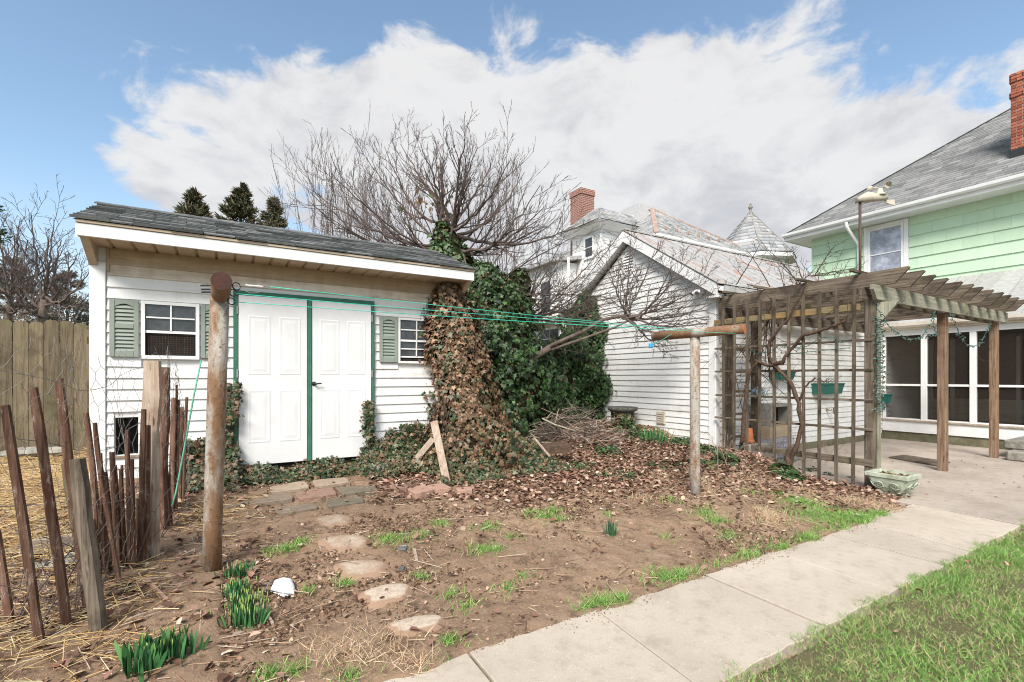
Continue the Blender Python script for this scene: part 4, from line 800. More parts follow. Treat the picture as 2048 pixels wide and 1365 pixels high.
MB().hexa([(wu-.7, wb.y-1.2, wb.z+.35), (wu-.03, wb.y-1.2, wb.z+.45), (wu-.03, wb.y+.9, wb.z+.45), (wu-.7, wb.y+.9, wb.z+.35), (wu-.7, wb.y-1.2, wb.z+.5), (wu-.03, wb.y-1.2, wb.z+.75), (wu-.03, wb.y+.9, wb.z+.75), (wu-.7, wb.y+.9, wb.z+.5)]).build('window_hood', m_vinyl_mid, vh)
dp = onU(1137, 600, wu-.08); MB().tube([(wu-.08, dp.y, .4), (wu-.08, dp.y, 6.1)], .05, 8).build('downspout', m_white, vh)

# ================================================================== PERGOLA
VB = 3.02; PZ = 2.52
pg = thing('pergola', (9.9, VB, 0), 'weathered grey wooden pergola over the patio', 'pergola')
for pu, py in ((7.43, VB), (9.87, VB), (12.30, VB)): MB().bbox(pu-.0575, pu+.0575, py-.0575, py+.0575, -.02, PZ, .008).build('post', m_wood[2] if pu < 8 else m_post, pg)
MB().bbox(7.44, 7.53, VB-.078, VB-.0585, .05, PZ-.03, .004).build('post_cladding', m_woodg[2], pg)
mb = MB(); b0, b1 = 7.22, 12.62; y0, y1 = VB-.115, VB-.072
fr = [(b0+.10, y0, PZ), (b1, y0, PZ), (b1, y0, PZ+.19), (b0, y0, PZ+.19), (b0, y0, PZ+.13)]; bk = [(a, y1, c) for a, _, c in fr]; mb.add(fr+bk, [tuple(range(5)), tuple(reversed(range(5, 10)))]+[(i, 5+i, 5+(i+1) % 5, (i+1) % 5) for i in range(5)]).build('beam', m_woodg[0], pg)
MB().bbox(b0+.12, b1, VB+.072, VB+.115, PZ, PZ+.19, .004).build('beam', m_wood[0], pg); MB().bbox(7.35, 12.62, 5.22, 5.27, PZ, PZ+.19, .004).build('beam', m_wood[0], pg)
for i in range(12):
    pu = 7.43+i*.448+random.uniform(-.012, .012); e = 2.60+random.uniform(-.02, .02); z0, z1 = PZ+.192, PZ+.385; w = .019; dz = random.uniform(-.006, .006)
    fr = [(pu-w, e+.16, z0+dz), (pu-w, 5.3, z0), (pu-w, 5.3, z1), (pu-w, e+.012, z1+dz), (pu-w, e, z1-.02+dz)]; bk = [(pu+w, b, c) for _, b, c in fr]
    MB().add(fr+bk, [tuple(reversed(range(5))), tuple(range(5, 10))]+[(i_, (i_+1) % 5, 5+(i_+1) % 5, 5+i_) for i_ in range(5)]).build('rafter', m_wood[1], pg)
for v in (3.15, 3.85, 4.5, 5.05): MB().bbox(7.16, 12.7, v-.02, v+.02, PZ+.392, PZ+.43, .004).build('purlin', m_wood[0], pg)
MB().add([(7.51, VB-.071, 2.5), (7.51, VB-.071, 2.2), (7.51, VB-.3, 2.5), (7.47, VB-.071, 2.5), (7.47, VB-.071, 2.2), (7.47, VB-.3, 2.5)], [(0, 1, 2), (3, 5, 4), (0, 3, 4, 1), (1, 4, 5, 2), (2, 5, 3, 0)]).build('gusset', m_woodg[2], pg)
for pu in (7.60, 8.35): MB().bbox(pu-.06, pu+.06, 5.16, 5.28, -.02, PZ, .006).build('post', m_wood[2], pg)
for z in (.45, .85, 1.25, 1.6, 2.0): MB().bbox(7.67, 8.28, 5.19, 5.23, z-.022, z+.022, .003).build('brace', m_wood[0], pg)
# trellis
UT = 7.335; trl = thing('trellis', (UT, 4, 0), 'lattice of brown wooden slats closing the left side of the pergola', 'trellis')
for x in (1446, 1469, 1495, 1520.5, 1548, 1577, 1606, 1639, 1673.6, 1709):
    v = onU(x, 700, UT).y; lean = random.uniform(-.02, .02); b = float(g(UT-.06, v))-.02; w = .0175
    MB().hexa([(UT-w, v-w-lean, b), (UT+w, v-w-lean, b), (UT+w, v+w-lean, b), (UT-w, v+w-lean, b), (UT-w, v-w, 2.74), (UT+w, v-w, 2.74), (UT+w, v+w, 2.74), (UT-w, v+w, 2.74)]).build('upright_slat', m_wood[2], trl)
tv1 = onU(1428, 700, UT).y; tv0 = onU(1744, 700, UT).y
for z in (2.0, 1.6, 1.19, .8): MB().bbox(UT+.022, UT+.058, tv0, tv1+random.uniform(-.03, .03), z-.016, z+.016, .003).build('cross_slat', m_wood[1], trl)
MB().bbox(UT+.022, UT+.06, tv0+.15, tv1+.02, 2.41, 2.50, .004).build('cross_rail', m_rail, trl); MB().bbox(UT+.022, UT+.062, tv0, onU(1500, 700, UT).y, .31, .40, .004).build('cross_rail', m_wood[1], trl)

# ------------------------------------------------------------------ poles and clotheslines
def pole(nm, base, x, ytop, bar_len, lbl, m1, R, lean=0.0):
    t = (base-EYEV).dot(Vector((SA, CA, 0))); top = EYE+(HY-ytop)/FPX*t; o = thing(nm, base, lbl, 'clothesline pole', 'clothesline poles')
    lx = (CA*lean, -SA*lean); MB().tube([(base.x, base.y, base.z-.1), (base.x+lx[0]*.15, base.y+lx[1]*.15, base.z+.3), (base.x+lx[0]*.6, base.y+lx[1]*.6, base.z+1.2), (base.x+lx[0], base.y+lx[1], top)], [R*1.03, R, R, R], 24).build('upright', m1, o); MB().lathe((base.x, base.y, base.z+.37), [(R, -.012), (R+.003, 0), (R, .012)], 24, False).build('weld_band', m1, o)
    return o, Vector((base.x+CA*lean, base.y-SA*lean, top)), t
bL = onG(423, 1140); bR = onG(1390, 988)
poL, tL, tlt = pole('clothesline_pole', bL, 423, 590, 1, 'thick rusty clothesline pole in front of the shed doors', m_rust, .060, .06)
poR, tR, trt = pole('clothesline_pole', bR, 1390, 664, 1, 'rusty clothesline pole standing in front of the garage', m_rust3, .060)
eL = at(443, 560, tlt*.955); crossd = (at(1490, 658, trt-.35)-at(1310, 674, trt+.25)); crossd = Vector((.38, -.93, .02)).normalized()
a = at(1306, 673, trt+.33); b = at(1489, 658, trt-.42); cR = (a+b)/2
MB().tube([a, a+(b-a)*.5, b], [.057, .057, .057], 20).build('crossbar', m_rust2, poR); MB().tube([b+(b-a).normalized()*.0005, b+(b-a).normalized()*.004], .0565, 20).build('end_cap', m_terra, poR)
eLn = at(443, 563, 2.93); eLf = at(439, 606, 3.85); eLf.z = eLn.z; fwd = (eLf-eLn).normalized()
MB().tube([eLn, (eLn+eLf)/2, eLf], .058, 24).build('crossbar', m_rust2, poL); MB().tube([eLn-fwd*.004, eLn-fwd*.0005], .0575, 24).build('end_cap', m_cap, poL)
for i, (px, py, d) in enumerate(((473, 573, .16), (467, 586, .32), (463, 603, .44))):
    pc = at(px, py, 2.93+d); MB().ring(pc, (.3, -.9, .1), .024, .004, 18, 6).build('eye_bolt', m_black, poL); c = eLn+fwd*d; c.z = eLn.z-.0; MB().tube([c-Vector((CA, -SA, 0))*.13, c+Vector((CA, -SA, 0))*.07], .006, 6).build('bolt_shank', m_black, poL)
for f in (.08, .35, .62, .9):
    p = a+(b-a)*f; MB().ring(p+Vector((-.035, -.03, .0)), (.9, .2, 0), .022, .004, 16, 6).build('eye_bolt', m_black, poR)
def sag(p, q, s, n=14): return [p+(q-p)*(i/n)-Vector((0, 0, s*4*(i/n)*(1-i/n))) for i in range(n+1)]
lines = [((540, 574, 3.02), (1330, 656, trt+.27), 'uppermost mint green clothesline running between the two poles'), ((472, 588, 3.15), (1400, 661, trt+.0), 'middle mint green clothesline running between the two poles'), ((468, 604, 3.3), (1478, 668, trt-.36), 'lowest mint green clothesline running between the two poles')]
for (p, q, lb) in lines: MB().tube(sag(at(*p), at(*q), .012), .0028, 6).build('clothesline', m_line, None, label=lb, cat='clothesline', group='clotheslines')
p0, p1 = at(475, 573, 3.06), at(540, 574, 3.03); tb = thing('line_tightener', p0, 'wire line tightener looped between the rusty pole and the top clothesline', 'line tightener')
for s in (1, -1, .45): MB().tube([p0+(p1-p0)*f+Vector((0, 0, s*.022*math.sin(math.pi*f)-(.02*math.sin(math.pi*f) if s < 0 else 0))) for f in np.linspace(0, 1, 12)], .0018, 5).build('wire_loop', m_wire, tb)
MB().tube([p0+(p1-p0)*.25+Vector((0, 0, .008)), p0+(p1-p0)*.8], .005, 6).build('spring_barrel', m_white, tb)
MB().tube([at(*q) for q in ((402, 722, 4.6), (388, 790, 4.5), (370, 890, 4.45), (352, 985, 4.4), (344, 1014, 4.35))], .008, 7).build('green_rope', m_cord, None, label='thin green cord stretched from the shed shutter down to the ground', cat='cord')
bq = at(1302, 690, trt+.2); bt_ = thing('clothespin_bag', bq, 'small blue plastic clip hanging below the clothesline', 'clip'); MB().bbox(bq.x-.03, bq.x+.03, bq.y-.02, bq.y+.02, bq.z-.04, bq.z+.02, .008).build('clip_body', m_blue, bt_); MB().tube([at(1344, 668, trt+.1), at(1318, 684, trt+.17), bq], .0025, 5).build('clip_cord', m_line, bt_)

# ================================================================== SCATTER TOOLS
def nrmz(a): return a/np.maximum(np.linalg.norm(a, axis=-1, keepdims=True), 1e-9)
def scatter(name, TV, TF, pos, nrm, tip, size, cols, mat, parent=None, shade=None, **k):
    """many small pieces as one mesh; TV in (x side, y tip, z normal)"""
    N = len(pos); n = nrmz(nrm); y = nrmz(tip-n*(tip*n).sum(-1, keepdims=True)); x = np.cross(y, n); size = np.broadcast_to(np.asarray(size, float).reshape(-1, 1) if np.ndim(size) < 2 else size, (N, 3))
    V = (pos[:, None, :]+x[:, None, :]*(TV[None, :, 0:1]*size[:, None, 0:1])+y[:, None, :]*(TV[None, :, 1:2]*size[:, None, 1:2])+n[:, None, :]*(TV[None, :, 2:3]*size[:, None, 2:3])).reshape(-1, 3)
    Fs = (TF[None]+np.arange(N)[:, None, None]*len(TV)).reshape(-1, TF.shape[1])
    me = fast_mesh(name, V, Fs, mat, np.repeat(cols, len(TV), 0)); return tag(link(name, me, parent), **k)
def palette(N, cols, wts, jit=.18, r=rng):
    c = np.array(cols)[r.choice(len(cols), N, p=np.array(wts)/np.sum(wts))]; return c*r.uniform(1-jit, 1+jit, (N, 1))*r.uniform(.94, 1.06, (N, 3))
IV = np.array([(0, .32, .06), (0, .02, 0), (-.42, -.12, -.03), (-.30, .20, .0), (-.52, .42, -.05), (-.20, .55, .0), (0, 1, -.10), (.20, .55, .0), (.52, .42, -.05), (.30, .20, .0), (.42, -.12, -.03)])
IF = np.array([(0, i, i+1) for i in range(1, 10)]+[(0, 10, 1)])
LV = np.array([(0, 0, 0), (-.30, .3, .12), (-.26, .7, .16), (0, 1, .05), (.26, .7, .12), (.30, .3, .18), (0, .5, 0)]); LF = np.array([(6, i, (i+1) % 6) for i in range(6)])
SV = np.array([(-.5, 0, 0), (.5, 0, 0), (0, 0, .9), (-.5, 1, 0), (.5, 1, 0), (0, 1, .9)]); SF = np.array([(0, 1, 4), (0, 4, 3), (1, 2, 5), (1, 5, 4), (2, 0, 3), (2, 3, 5)])
CV = np.array([(1, 0, 0), (-.6, .8, 0), (-.5, -.9, 0), (.1, .1, .9), (.5, .7, .4)]); CF = np.array([(0, 4, 3), (4, 1, 3), (1, 2, 3), (2, 0, 3), (0, 1, 4)])
GV = np.array([(-.5, 0, 0), (.5, 0, 0), (-.38, .45, .10), (.38, .45, .10), (-.18, .8, .38), (.18, .8, .38), (0, 1, .75)]); GF = np.array([(0, 1, 3), (0, 3, 2), (2, 3, 5), (2, 5, 4), (4, 5, 6)])
BROWN = [(.165, .095, .05), (.26, .165, .095), (.10, .055, .03), (.20, .115, .07), (.07, .075, .035), (.13, .125, .07)]; GREEN = [(.026, .058, .016), (.042, .09, .024), (.016, .034, .012), (.075, .135, .042), (.10, .135, .075), (.16, .10, .055)]; MIX = [(.042, .07, .027), (.085, .115, .058), (.13, .08, .043), (.20, .125, .072), (.022, .038, .015), (.16, .16, .10)]
def lump(a, z, s): return 1+.17*np.sin(a*3+z*4.1+s)+.14*np.sin(a*5-z*7.3+2*s)+.11*np.sin(a*9+z*12+s*3)+.06*np.sin(a*14-z*21)
def loft_ivy(root, rings, N, pal, wts, size, seed, core=m_core, span=(0, 2*math.pi)):
    rings = np.array(rings, float); r = np.random.default_rng(seed); zs = rings[:, 0]; o = np.argsort(zs); itp = lambda z, c: np.interp(z, zs[o], rings[o, c])
    nz, na = 40, 28; zz = np.linspace(zs.min(), zs.max(), nz); aa = np.linspace(0, 2*math.pi, na, endpoint=False); Z, A = np.meshgrid(zz, aa, indexing='ij'); L = lump(A, Z, seed)*.84
    V = np.stack([itp(Z, 1)+itp(Z, 3)*np.cos(A)*L, itp(Z, 2)+itp(Z, 4)*np.sin(A)*L, Z], -1).reshape(-1, 3); i, k = np.meshgrid(np.arange(nz-1), np.arange(na), indexing='ij'); i = i.ravel(); k = k.ravel()
    link('stems', fast_mesh('stems', V, np.stack([i*na+k, i*na+(k+1) % na, (i+1)*na+(k+1) % na, (i+1)*na+k], 1), core, smooth=True), root)  # solid dark filler inside the leaves, shade of the gaps as its colour
    # leaves spread by ring circumference
    w = itp(zz, 3)+itp(zz, 4); cdf = np.cumsum(w)/w.sum(); z = np.interp(r.random(N), cdf, zz)+r.normal(0, .02, N); a = r.uniform(*span, N); L = lump(a, z, seed)*(1+np.where(r.random(N) < .1, np.abs(r.normal(0, .22, N)), r.normal(0, .07, N)))
    pos = np.stack([itp(z, 1)+itp(z, 3)*np.cos(a)*L, itp(z, 2)+itp(z, 4)*np.sin(a)*L, z], -1); n = np.stack([np.cos(a)*itp(z, 4), np.sin(a)*itp(z, 3), np.full(N, .12)], -1); n = nrmz(n)+r.normal(0, .42, (N, 3)); tip = np.array([0, 0, -1.])+r.normal(0, .55, (N, 3))
    c = palette(N, pal, wts, .25, r) if not callable(pal) else pal(z, a, r, N)
    return scatter('foliage', IV, IF, pos, n, tip, size*np.clip(r.lognormal(-.12, .38, N), .35, 1.6), c, m_leaf, root, kind='stuff')
def pts_ivy(root, pos, nrm, size, cols, seed):
    r = np.random.default_rng(seed); N = len(pos); return scatter('foliage', IV, IF, pos, nrmz(nrm)+r.normal(0, .42, (N, 3)), np.array([0, 0, -1.])*np.ones((N, 1))+r.normal(0, .6, (N, 3)), size*np.clip(r.lognormal(-.12, .38, N), .35, 1.6), cols, m_leaf, root, kind='stuff')

# ================================================================== IVY
iv = thing('ivy_column', (3.05, 6.2, .25), 'tall column of browned ivy climbing the right corner of the shed', 'ivy')
def shedcol(z, a, r, N):
    low = np.clip((1.0-z)/.8, 0, 1); b = palette(N, BROWN, [3, 3, 2, 2.5, .6, .5], .25, r); m_ = palette(N, MIX, [3, 2, 2, 2, 1.5, 2], .25, r); return np.where((r.random(N) < .10+low*.6+.35*np.clip(np.sin(a*3+z*3.2)*np.sin(z*5.1-a), 0, 1))[:, None], m_, b)
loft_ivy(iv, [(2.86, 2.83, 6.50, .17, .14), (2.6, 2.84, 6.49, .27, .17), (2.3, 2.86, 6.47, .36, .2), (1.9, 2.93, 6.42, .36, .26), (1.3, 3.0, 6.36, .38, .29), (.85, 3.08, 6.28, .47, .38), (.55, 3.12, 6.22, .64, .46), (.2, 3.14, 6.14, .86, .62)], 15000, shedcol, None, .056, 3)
mb = MB(); rs_ = random.Random(8)
for k in range(26):
    x = rs_.uniform(2.6, 3.35); z = .3; pp = []
    while z < rs_.uniform(1.4, 2.6): pp.append((x+.0, 6.62-.42*max(0, 1-(z/3))-.22*math.sqrt(max(0, 1-((x-2.95)/.55)**2)), z)); x += rs_.gauss(-.012, .035); z += .16
    if len(pp) > 3: mb.tube(pp, .005, 4)
mb.build('trailing_stems', m_vine, iv)
iv = thing('ivy_thicket', (4.35, 7.6, .4), 'dark green ivy thicket between the shed and the leaning trunk', 'ivy')
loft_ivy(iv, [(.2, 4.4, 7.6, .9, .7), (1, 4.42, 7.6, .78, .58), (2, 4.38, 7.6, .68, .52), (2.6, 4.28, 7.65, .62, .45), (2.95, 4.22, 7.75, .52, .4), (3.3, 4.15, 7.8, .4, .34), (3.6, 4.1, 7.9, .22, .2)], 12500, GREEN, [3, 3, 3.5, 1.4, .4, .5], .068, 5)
iv = thing('ivy_clad_stump', (4.75, 7.9, .4), 'ivy draped dead trunk rising behind the shed roof corner', 'ivy')
q = at(1030, 540, 9.0); loft_ivy(iv, [(.5, q.x, q.y, .35, .35), (2.4, q.x, q.y, .36, .34), (2.9, q.x, q.y, .33, .3), (3.3, q.x+.05, q.y, .24, .22), (3.55, q.x+.1, q.y-.04, .1, .1)], 3200, GREEN, [2, 3, 2, 2.5, 1.2, .6], .066, 8)
iv = thing('ivy_wall', (6.1, 8.3, .5), 'wall of dark green ivy left of the garage behind the brush pile', 'ivy')
r = np.random.default_rng(21); N = 10500; f = r.random(N); z = .35+r.random(N)*1.85*(1-.12*np.sin(f*9)); d = .16*np.sin(f*11+z*3)+.12*np.sin(f*23-z*6)+r.normal(0, .06, N)
p0, p1 = np.array([4.9, 8.05]), np.array([7.45, 8.35]); nn = np.array([p1[1]-p0[1], -(p1[0]-p0[0])]); nn = nn/np.linalg.norm(nn); xy = p0+(p1-p0)*f[:, None]+nn*d[:, None]
pts_ivy(iv, np.c_[xy, z], np.tile([nn[0], nn[1], .15], (N, 1)), .068, palette(N, GREEN, [3, 3, 3, 1.5, .5, .3], .25, r), 22)
MB().hexa([(p0[0], p0[1]+.12, .2), (p1[0], p1[1]+.12, .2), (p1[0], p1[1]+.3, .2), (p0[0], p0[1]+.3, .2), (p0[0], p0[1]+.12, 2.1), (p1[0], p1[1]+.12, 2.1), (p1[0], p1[1]+.3, 2.1), (p0[0], p0[1]+.3, 2.1)]).build('stems', m_core, iv)  # dark slab filling the ivy from behind, shade put into its colour
iv = thing('ivy_on_garage', (7.4, 8.9, .5), 'ivy climbing the left edge of the garage gable wall', 'ivy')
N = 10000; v = 8.15+r.random(N)*1.6; z = .35+r.random(N)*3.5; lim = np.interp(z, [.3, 1.2, 2.2, 2.6, 3.3, 3.9], [8.12, 8.33, 8.28, 8.12, 8.55, 9.0])+r.normal(0, .05, N)+.06*np.sin(z*9); top = ZE+.02+(9.75-v)*sl*.95
ok = (v > lim) & (z < np.minimum(top, 3.75)); v, z = v[ok], z[ok]; N = len(v); d = .10+.07*np.sin(v*9+z*5)+.05*np.sin(v*17-z*11)+r.normal(0, .05, N)
pts_ivy(iv, np.c_[UG-np.abs(d)-.02, v, z], np.tile([-1, -.3, .15], (N, 1)), .068, palette(N, GREEN, [2.6, 3, 2.4, 2, .8, .4], .25, r), 23)
iv = thing('ivy_bank', (1.3, 6.3, .2), 'low bank of mottled ivy along the foot of the shed doors', 'ivy')
P_ = []; Nn = []
def ivyground(u0, u1, v0, v1, h0, h1, n):                     # a bank leaning on the wall
    u_ = r.uniform(u0, u1, n); t_ = r.random(n); vv = v0+(v1-v0)*t_; hh = (h0+(h1-h0)*t_)*(1+.35*np.sin(u_*7)+.2*np.sin(u_*17)); P_.append(np.c_[u_, vv+r.normal(0, .02, n), g(u_, vv)+hh*r.uniform(.75, 1.05, n)+.01]); Nn.append(np.tile([0, -.6, .8], (n, 1)))
def ivywall(u0, u1, z0, z1, n, ragged=.05):
    z_ = r.uniform(z0, z1, n); u_ = r.uniform(0, 1, n); wv = .5+.5*np.sin(z_*6+u0*3); P_.append(np.c_[u0+(u1-u0)*u_*(.55+.45*wv)+r.normal(0, .015, n), VS-.05-np.abs(r.normal(.05, .04, n)), z_]); Nn.append(np.tile([0, -1, .2], (n, 1)))
ivyground(0.0, 1.7, 6.30, 6.53, .02, .17, 1500); ivyground(1.5, 2.5, 6.15, 6.52, .02, .22, 1300); ivyground(-.42, .12, 5.95, 6.5, .03, .30, 1250); ivyground(1.55, 2.7, 5.95, 6.52, .05, .38, 2000); ivyground(2.3, 4.3, 5.4, 6.3, .02, .28, 2600)
ivywall(-.03, .15, .35, 1.45, 420); ivywall(-.45, .0, .3, .8, 520); ivywall(1.60, 1.74, .4, 1.18, 260); ivywall(1.72, 2.6, .4, .62, 500); ivywall(2.1, 2.6, .55, .85, 260); ivywall(-.06, .20, .3, .72, 260); ivywall(2.42, 2.6, 1.2, 1.3, 14); ivywall(2.5, 2.62, .95, 1.15, 14)
P_ = np.vstack(P_); Nn = np.vstack(Nn); P_ = np.vstack([P_, P_+r.normal(0, .025, P_.shape)]); Nn = np.vstack([Nn, Nn]); pts_ivy(iv, P_, Nn, .045, palette(len(P_), MIX, [3, 1.4, 2.6, 1.2, 2.4, 1.2], .25, r), 24)
MB().hexa([(-.45, 6.38, .1), (2.6, 6.38, .1), (2.6, 6.57, .1), (-.45, 6.57, .1), (-.45, 6.5, .32), (2.6, 6.5, .34), (2.6, 6.57, .40), (-.45, 6.57, .40)]).build('stems', m_core, iv)  # near-black filler under the bank, shade between leaves put into its colour
iv = thing('ivy_groundcover', (7.2, 5.5, .25), 'patchy green ivy at the foot of the garage wall and trellis', 'ivy'); P_ = []; Nn = []
def clump(px, py, rx, ry, h, n):
    c = onG(px, py); a = r.uniform(0, 2*math.pi, n); q = np.sqrt(r.random(n)); u_ = c.x+rx*q*np.cos(a); v_ = c.y+ry*q*np.sin(a); P_.append(np.c_[u_, v_, g(u_, v_)+.015+h*(1-q*q)*r.uniform(.3, 1.1, n)]); Nn.append(np.c_[.5*np.cos(a)*q, .5*np.sin(a)*q-.2, np.ones(n)])
for a_ in ((1480, 915, .22, .22, .32, 420), (1450, 925, .2, .2, .16, 200), (1250, 862, .25, .35, .3, 300), (1290, 880, .3, .4, .14, 260), (1370, 890, .25, .35, .12, 240), (1410, 905, .2, .3, .12, 160), (1215, 905, .25, .25, .12, 160), (1570, 948, .25, .2, .16, 260), (1620, 950, .2, .2, .12, 120), (1660, 960, .12, .12, .1, 70), (1590, 960, .2, .15, .1, 120), (1705, 965, .1, .1, .08, 50), (1330, 935, .4, .3, .05, 130), (1240, 950, .4, .3, .05, 110), (1160, 935, .4, .3, .06, 130), (1400, 930, .3, .3, .05, 90), (1010, 930, .5, .3, .1, 260), (1540, 925, .2, .15, .12, 90)): clump(*a_)
P_ = np.vstack(P_); Nn = np.vstack(Nn); pts_ivy(iv, P_, Nn, .055, palette(len(P_), GREEN, [2.5, 3, 2, 2, 1, .8], .25, r), 25)

# ================================================================== BARE TREES
def bare(root, stems, levels, seed, mat, kids=(11, 5, 3), ang=(24, 52), trop=.05, lenf=(.34, .6), rmin=.0035, name='branch', sides=(7, 5, 4, 3)):
    """stems: list of (points, r0, r1); twigs grow off them; one mesh per stem with everything that grows from it"""
    rr = random.Random(seed)
    def grow(out, p, d, L, r0, lev):
        n = max(3, min(7, int(L/.16))); pts = [p]; dd = d.copy()
        for i in range(n):
            dd = (dd+Vector((rr.gauss(0, .11), rr.gauss(0, .11), rr.gauss(0, .11)+trop))).normalized(); pts.append(pts[-1]+dd*(L/n))
        rad = [max(rmin*.7, r0*(1-.75*i/n)) for i in range(n+1)]; out.append((pts, rad, lev)); spawn(out, pts, rad, L, lev+1)
    def spawn(out, pts, rad, L, lev):
        if lev >= levels: return
        m_ = kids[min(lev-1, len(kids)-1)]; n = len(pts)-1
        for k in range(m_):
            f = (.18+.8*(k+rr.random())/m_)*n; i = min(int(f), n-1); p = pts[i].lerp(pts[i+1], f-i); d = (pts[i+1]-pts[i]).normalized(); ax = d.cross(Vector((rr.gauss(0, 1), rr.gauss(0, 1), rr.gauss(0, 1)))).normalized()
            nd = (Matrix.Rotation(math.radians(rr.uniform(*ang)), 3, ax) @ d); grow(out, p, nd, L*rr.uniform(*lenf)*(1-.35*f/n), max(rmin, rad[i]*.55), lev)
    for (pts, r0, r1) in stems:
        pts = [Vector(p) for p in pts]; out = []; fine_ = []
        for i in range(len(pts)-1):                           # smooth the given path
            a, b = pts[i], pts[i+1]; pa = pts[i-1] if i else a-(b-a); pb = pts[i+2] if i+2 < len(pts) else b+(b-a)
            for k in range(4):
                s = k/4; fine_.append(.5*((2*a)+(b-pa)*s+(2*pa-5*a+4*b-pb)*s*s+(3*a-pa-3*b+pb)*s**3)+Vector((rr.gauss(0, 1), rr.gauss(0, 1), rr.gauss(0, 1)))*r0*.35)
        fine_.append(pts[-1]); n = len(fine_)-1; L = sum((fine_[i+1]-fine_[i]).length for i in range(n)); rad = [r0+(r1-r0)*i/n for i in range(n+1)]
        out.append((fine_, rad, 0)); spawn(out, fine_, rad, L, 1); mb = MB()
        for (pp, rd, lev) in out: mb.tube(pp, rd, sides[min(lev, 3)], cap=False)
        mb.build(name, mat, root)
def arc(p, q, bow, n=4): p = Vector(p); q = Vector(q); return [p.lerp(q, i/n)+Vector((0, 0, bow*math.sin(math.pi*i/n))) for i in range(n+1)]
rr = random.Random(5)
hd = at(893, 478, 9.3); tb_ = Vector((hd.x+.15, hd.y+.1, .4)); tree = thing('bare_tree', tb_, 'wide leafless tree with ivy clad trunk rising behind the shed', 'tree')
trunk = [tb_, Vector((tb_.x-.05, tb_.y, 1.6)), Vector((hd.x+.2, hd.y, 3.0)), at(905, 520, 9.3), hd]; MB().tube(trunk, [.16, .14, .12, .11, .085], 12).build('trunk', m_bark, tree)
ends = [(545, 345), (600, 300), (655, 330), (690, 262), (735, 232), (775, 225), (830, 240), (880, 228), (935, 212), (968, 232), (1000, 285), (1050, 268), (1085, 300), (1125, 335), (1135, 395), (1075, 430), (800, 300), (860, 320), (950, 320), (1020, 350)]
stems = []
for (ex, ey) in ends:
    t2 = 9.3+rr.uniform(-1.3, 1.3); s0 = at(893+rr.uniform(-18, 22), 478+rr.uniform(-30, 45), 9.3+rr.uniform(-.15, .15)); ex, ey = 905+.80*(ex-905), 470+.74*(ey-470); stems.append((arc(s0, at(ex, ey, t2), rr.uniform(-.45, -.15) if abs(ex-890) > 120 else rr.uniform(-.15, .15)), rr.uniform(.026, .042), .006))
stems += [(arc(at(900, 500, 9.2), at(620, 385, 8.6), -.5), .045, .007), (arc(at(910, 470, 9.2), at(1150, 455, 8.6), -.25), .04, .007), (arc(at(880, 520, 9.2), at(690, 500, 8.6), .2), .035, .006)]
bare(tree, stems, 4, 3, m_twig, kids=(10, 5, 2), rmin=.0040, ang=(18, 42), trop=.09, lenf=(.32, .55))
iv2 = loft_ivy(tree, [(hd.z-1.9, hd.x+.22, hd.y-.05, .36, .3), (hd.z-1.2, hd.x+.25, hd.y-.05, .42, .32), (hd.z-.75, hd.x+.2, hd.y-.05, .44, .3), (hd.z-.35, hd.x+.12, hd.y-.05, .36, .26), (hd.z+.02, hd.x-.05, hd.y-.05, .24, .2), (hd.z+.3, hd.x-.1, hd.y-.05, .10, .1)], 2300, GREEN, [2, 3, 1.5, 3, 1.6, .9], .08, 12)
N = 150; aa = [at(rr.uniform(800, 925), rr.uniform(350, 470), 9.2+rr.uniform(-.4, .3)) for _ in range(N)]; cc_ = at(870, 405, 9.2); aa = [p for p in aa if random.random() < math.exp(-((p-cc_).length/.5)**2)+.05]
pts_ivy(tree, np.array([tuple(p) for p in aa]), np.tile([0, -1, .3], (len(aa), 1)), .08, palette(len(aa), [(.17, .10, .05), (.12, .11, .05), (.08, .10, .035), (.20, .11, .055)], [2, 2, 2, 1], .2), 14)
for j, (sx, st_, sy, top, lb, n_) in enumerate(((655, 12.5, 480, 305, 'leftmost leafless upright shrub behind the shed roof', 15), (735, 13.0, 490, 330, 'leafless upright shrub directly left of the ivy clad tree', 15), (800, 12.0, 500, 350, 'leafless upright shrub right behind the ivy clad tree trunk', 12), (1010, 12.5, 520, 340, 'leafless upright shrub right of the ivy clad tree', 12))):
    b_ = at(sx, 640, st_); sh = thing('bare_shrub', (b_.x, b_.y, .5), lb, 'shrub', 'leafless shrubs behind the shed'); stems = []
    for k in range(n_):
        b0 = Vector((b_.x+rr.gauss(0, .25), b_.y+rr.gauss(0, .25), .4)); e = at(sx+rr.gauss(0, 42), top+abs(rr.gauss(0, 45)), st_+rr.uniform(-.6, .6)); stems.append(([b0, b0.lerp(e, .3)+Vector((rr.gauss(0, .1), 0, .1)), b0.lerp(e, .65), e], .016, .005))
    bare(sh, stems, 3, 40+j, m_twig, kids=(10, 4), ang=(12, 34), trop=.10, lenf=(.18, .36), rmin=.0045)
_at = at
def at(x, y, t): return _at(x, y, t+.85)
lt = thing('leaning_tree', at(1055, 860, 8.0), 'leafless tree with trunk leaning right in front of the garage', 'tree')
MB().tube([at(1012, 880, 8.5), at(1030, 780, 8.35), at(1064, 718, 8.0), at(1100, 695, 7.9)], [.075, .07, .065, .055], 10).build('trunk', m_bark, lt)
main = [at(1064, 718, 8.0), at(1105, 690, 7.9), at(1165, 664, 7.75), at(1205, 640, 7.7), at(1245, 632, 7.6), at(1275, 640, 7.6)]
mains = [(main, .040, .024), ([at(1068, 712, 8.05), at(1120, 694, 7.9), at(1175, 675, 7.7), at(1230, 655, 7.6), at(1260, 640, 7.6)], .032, .016)]
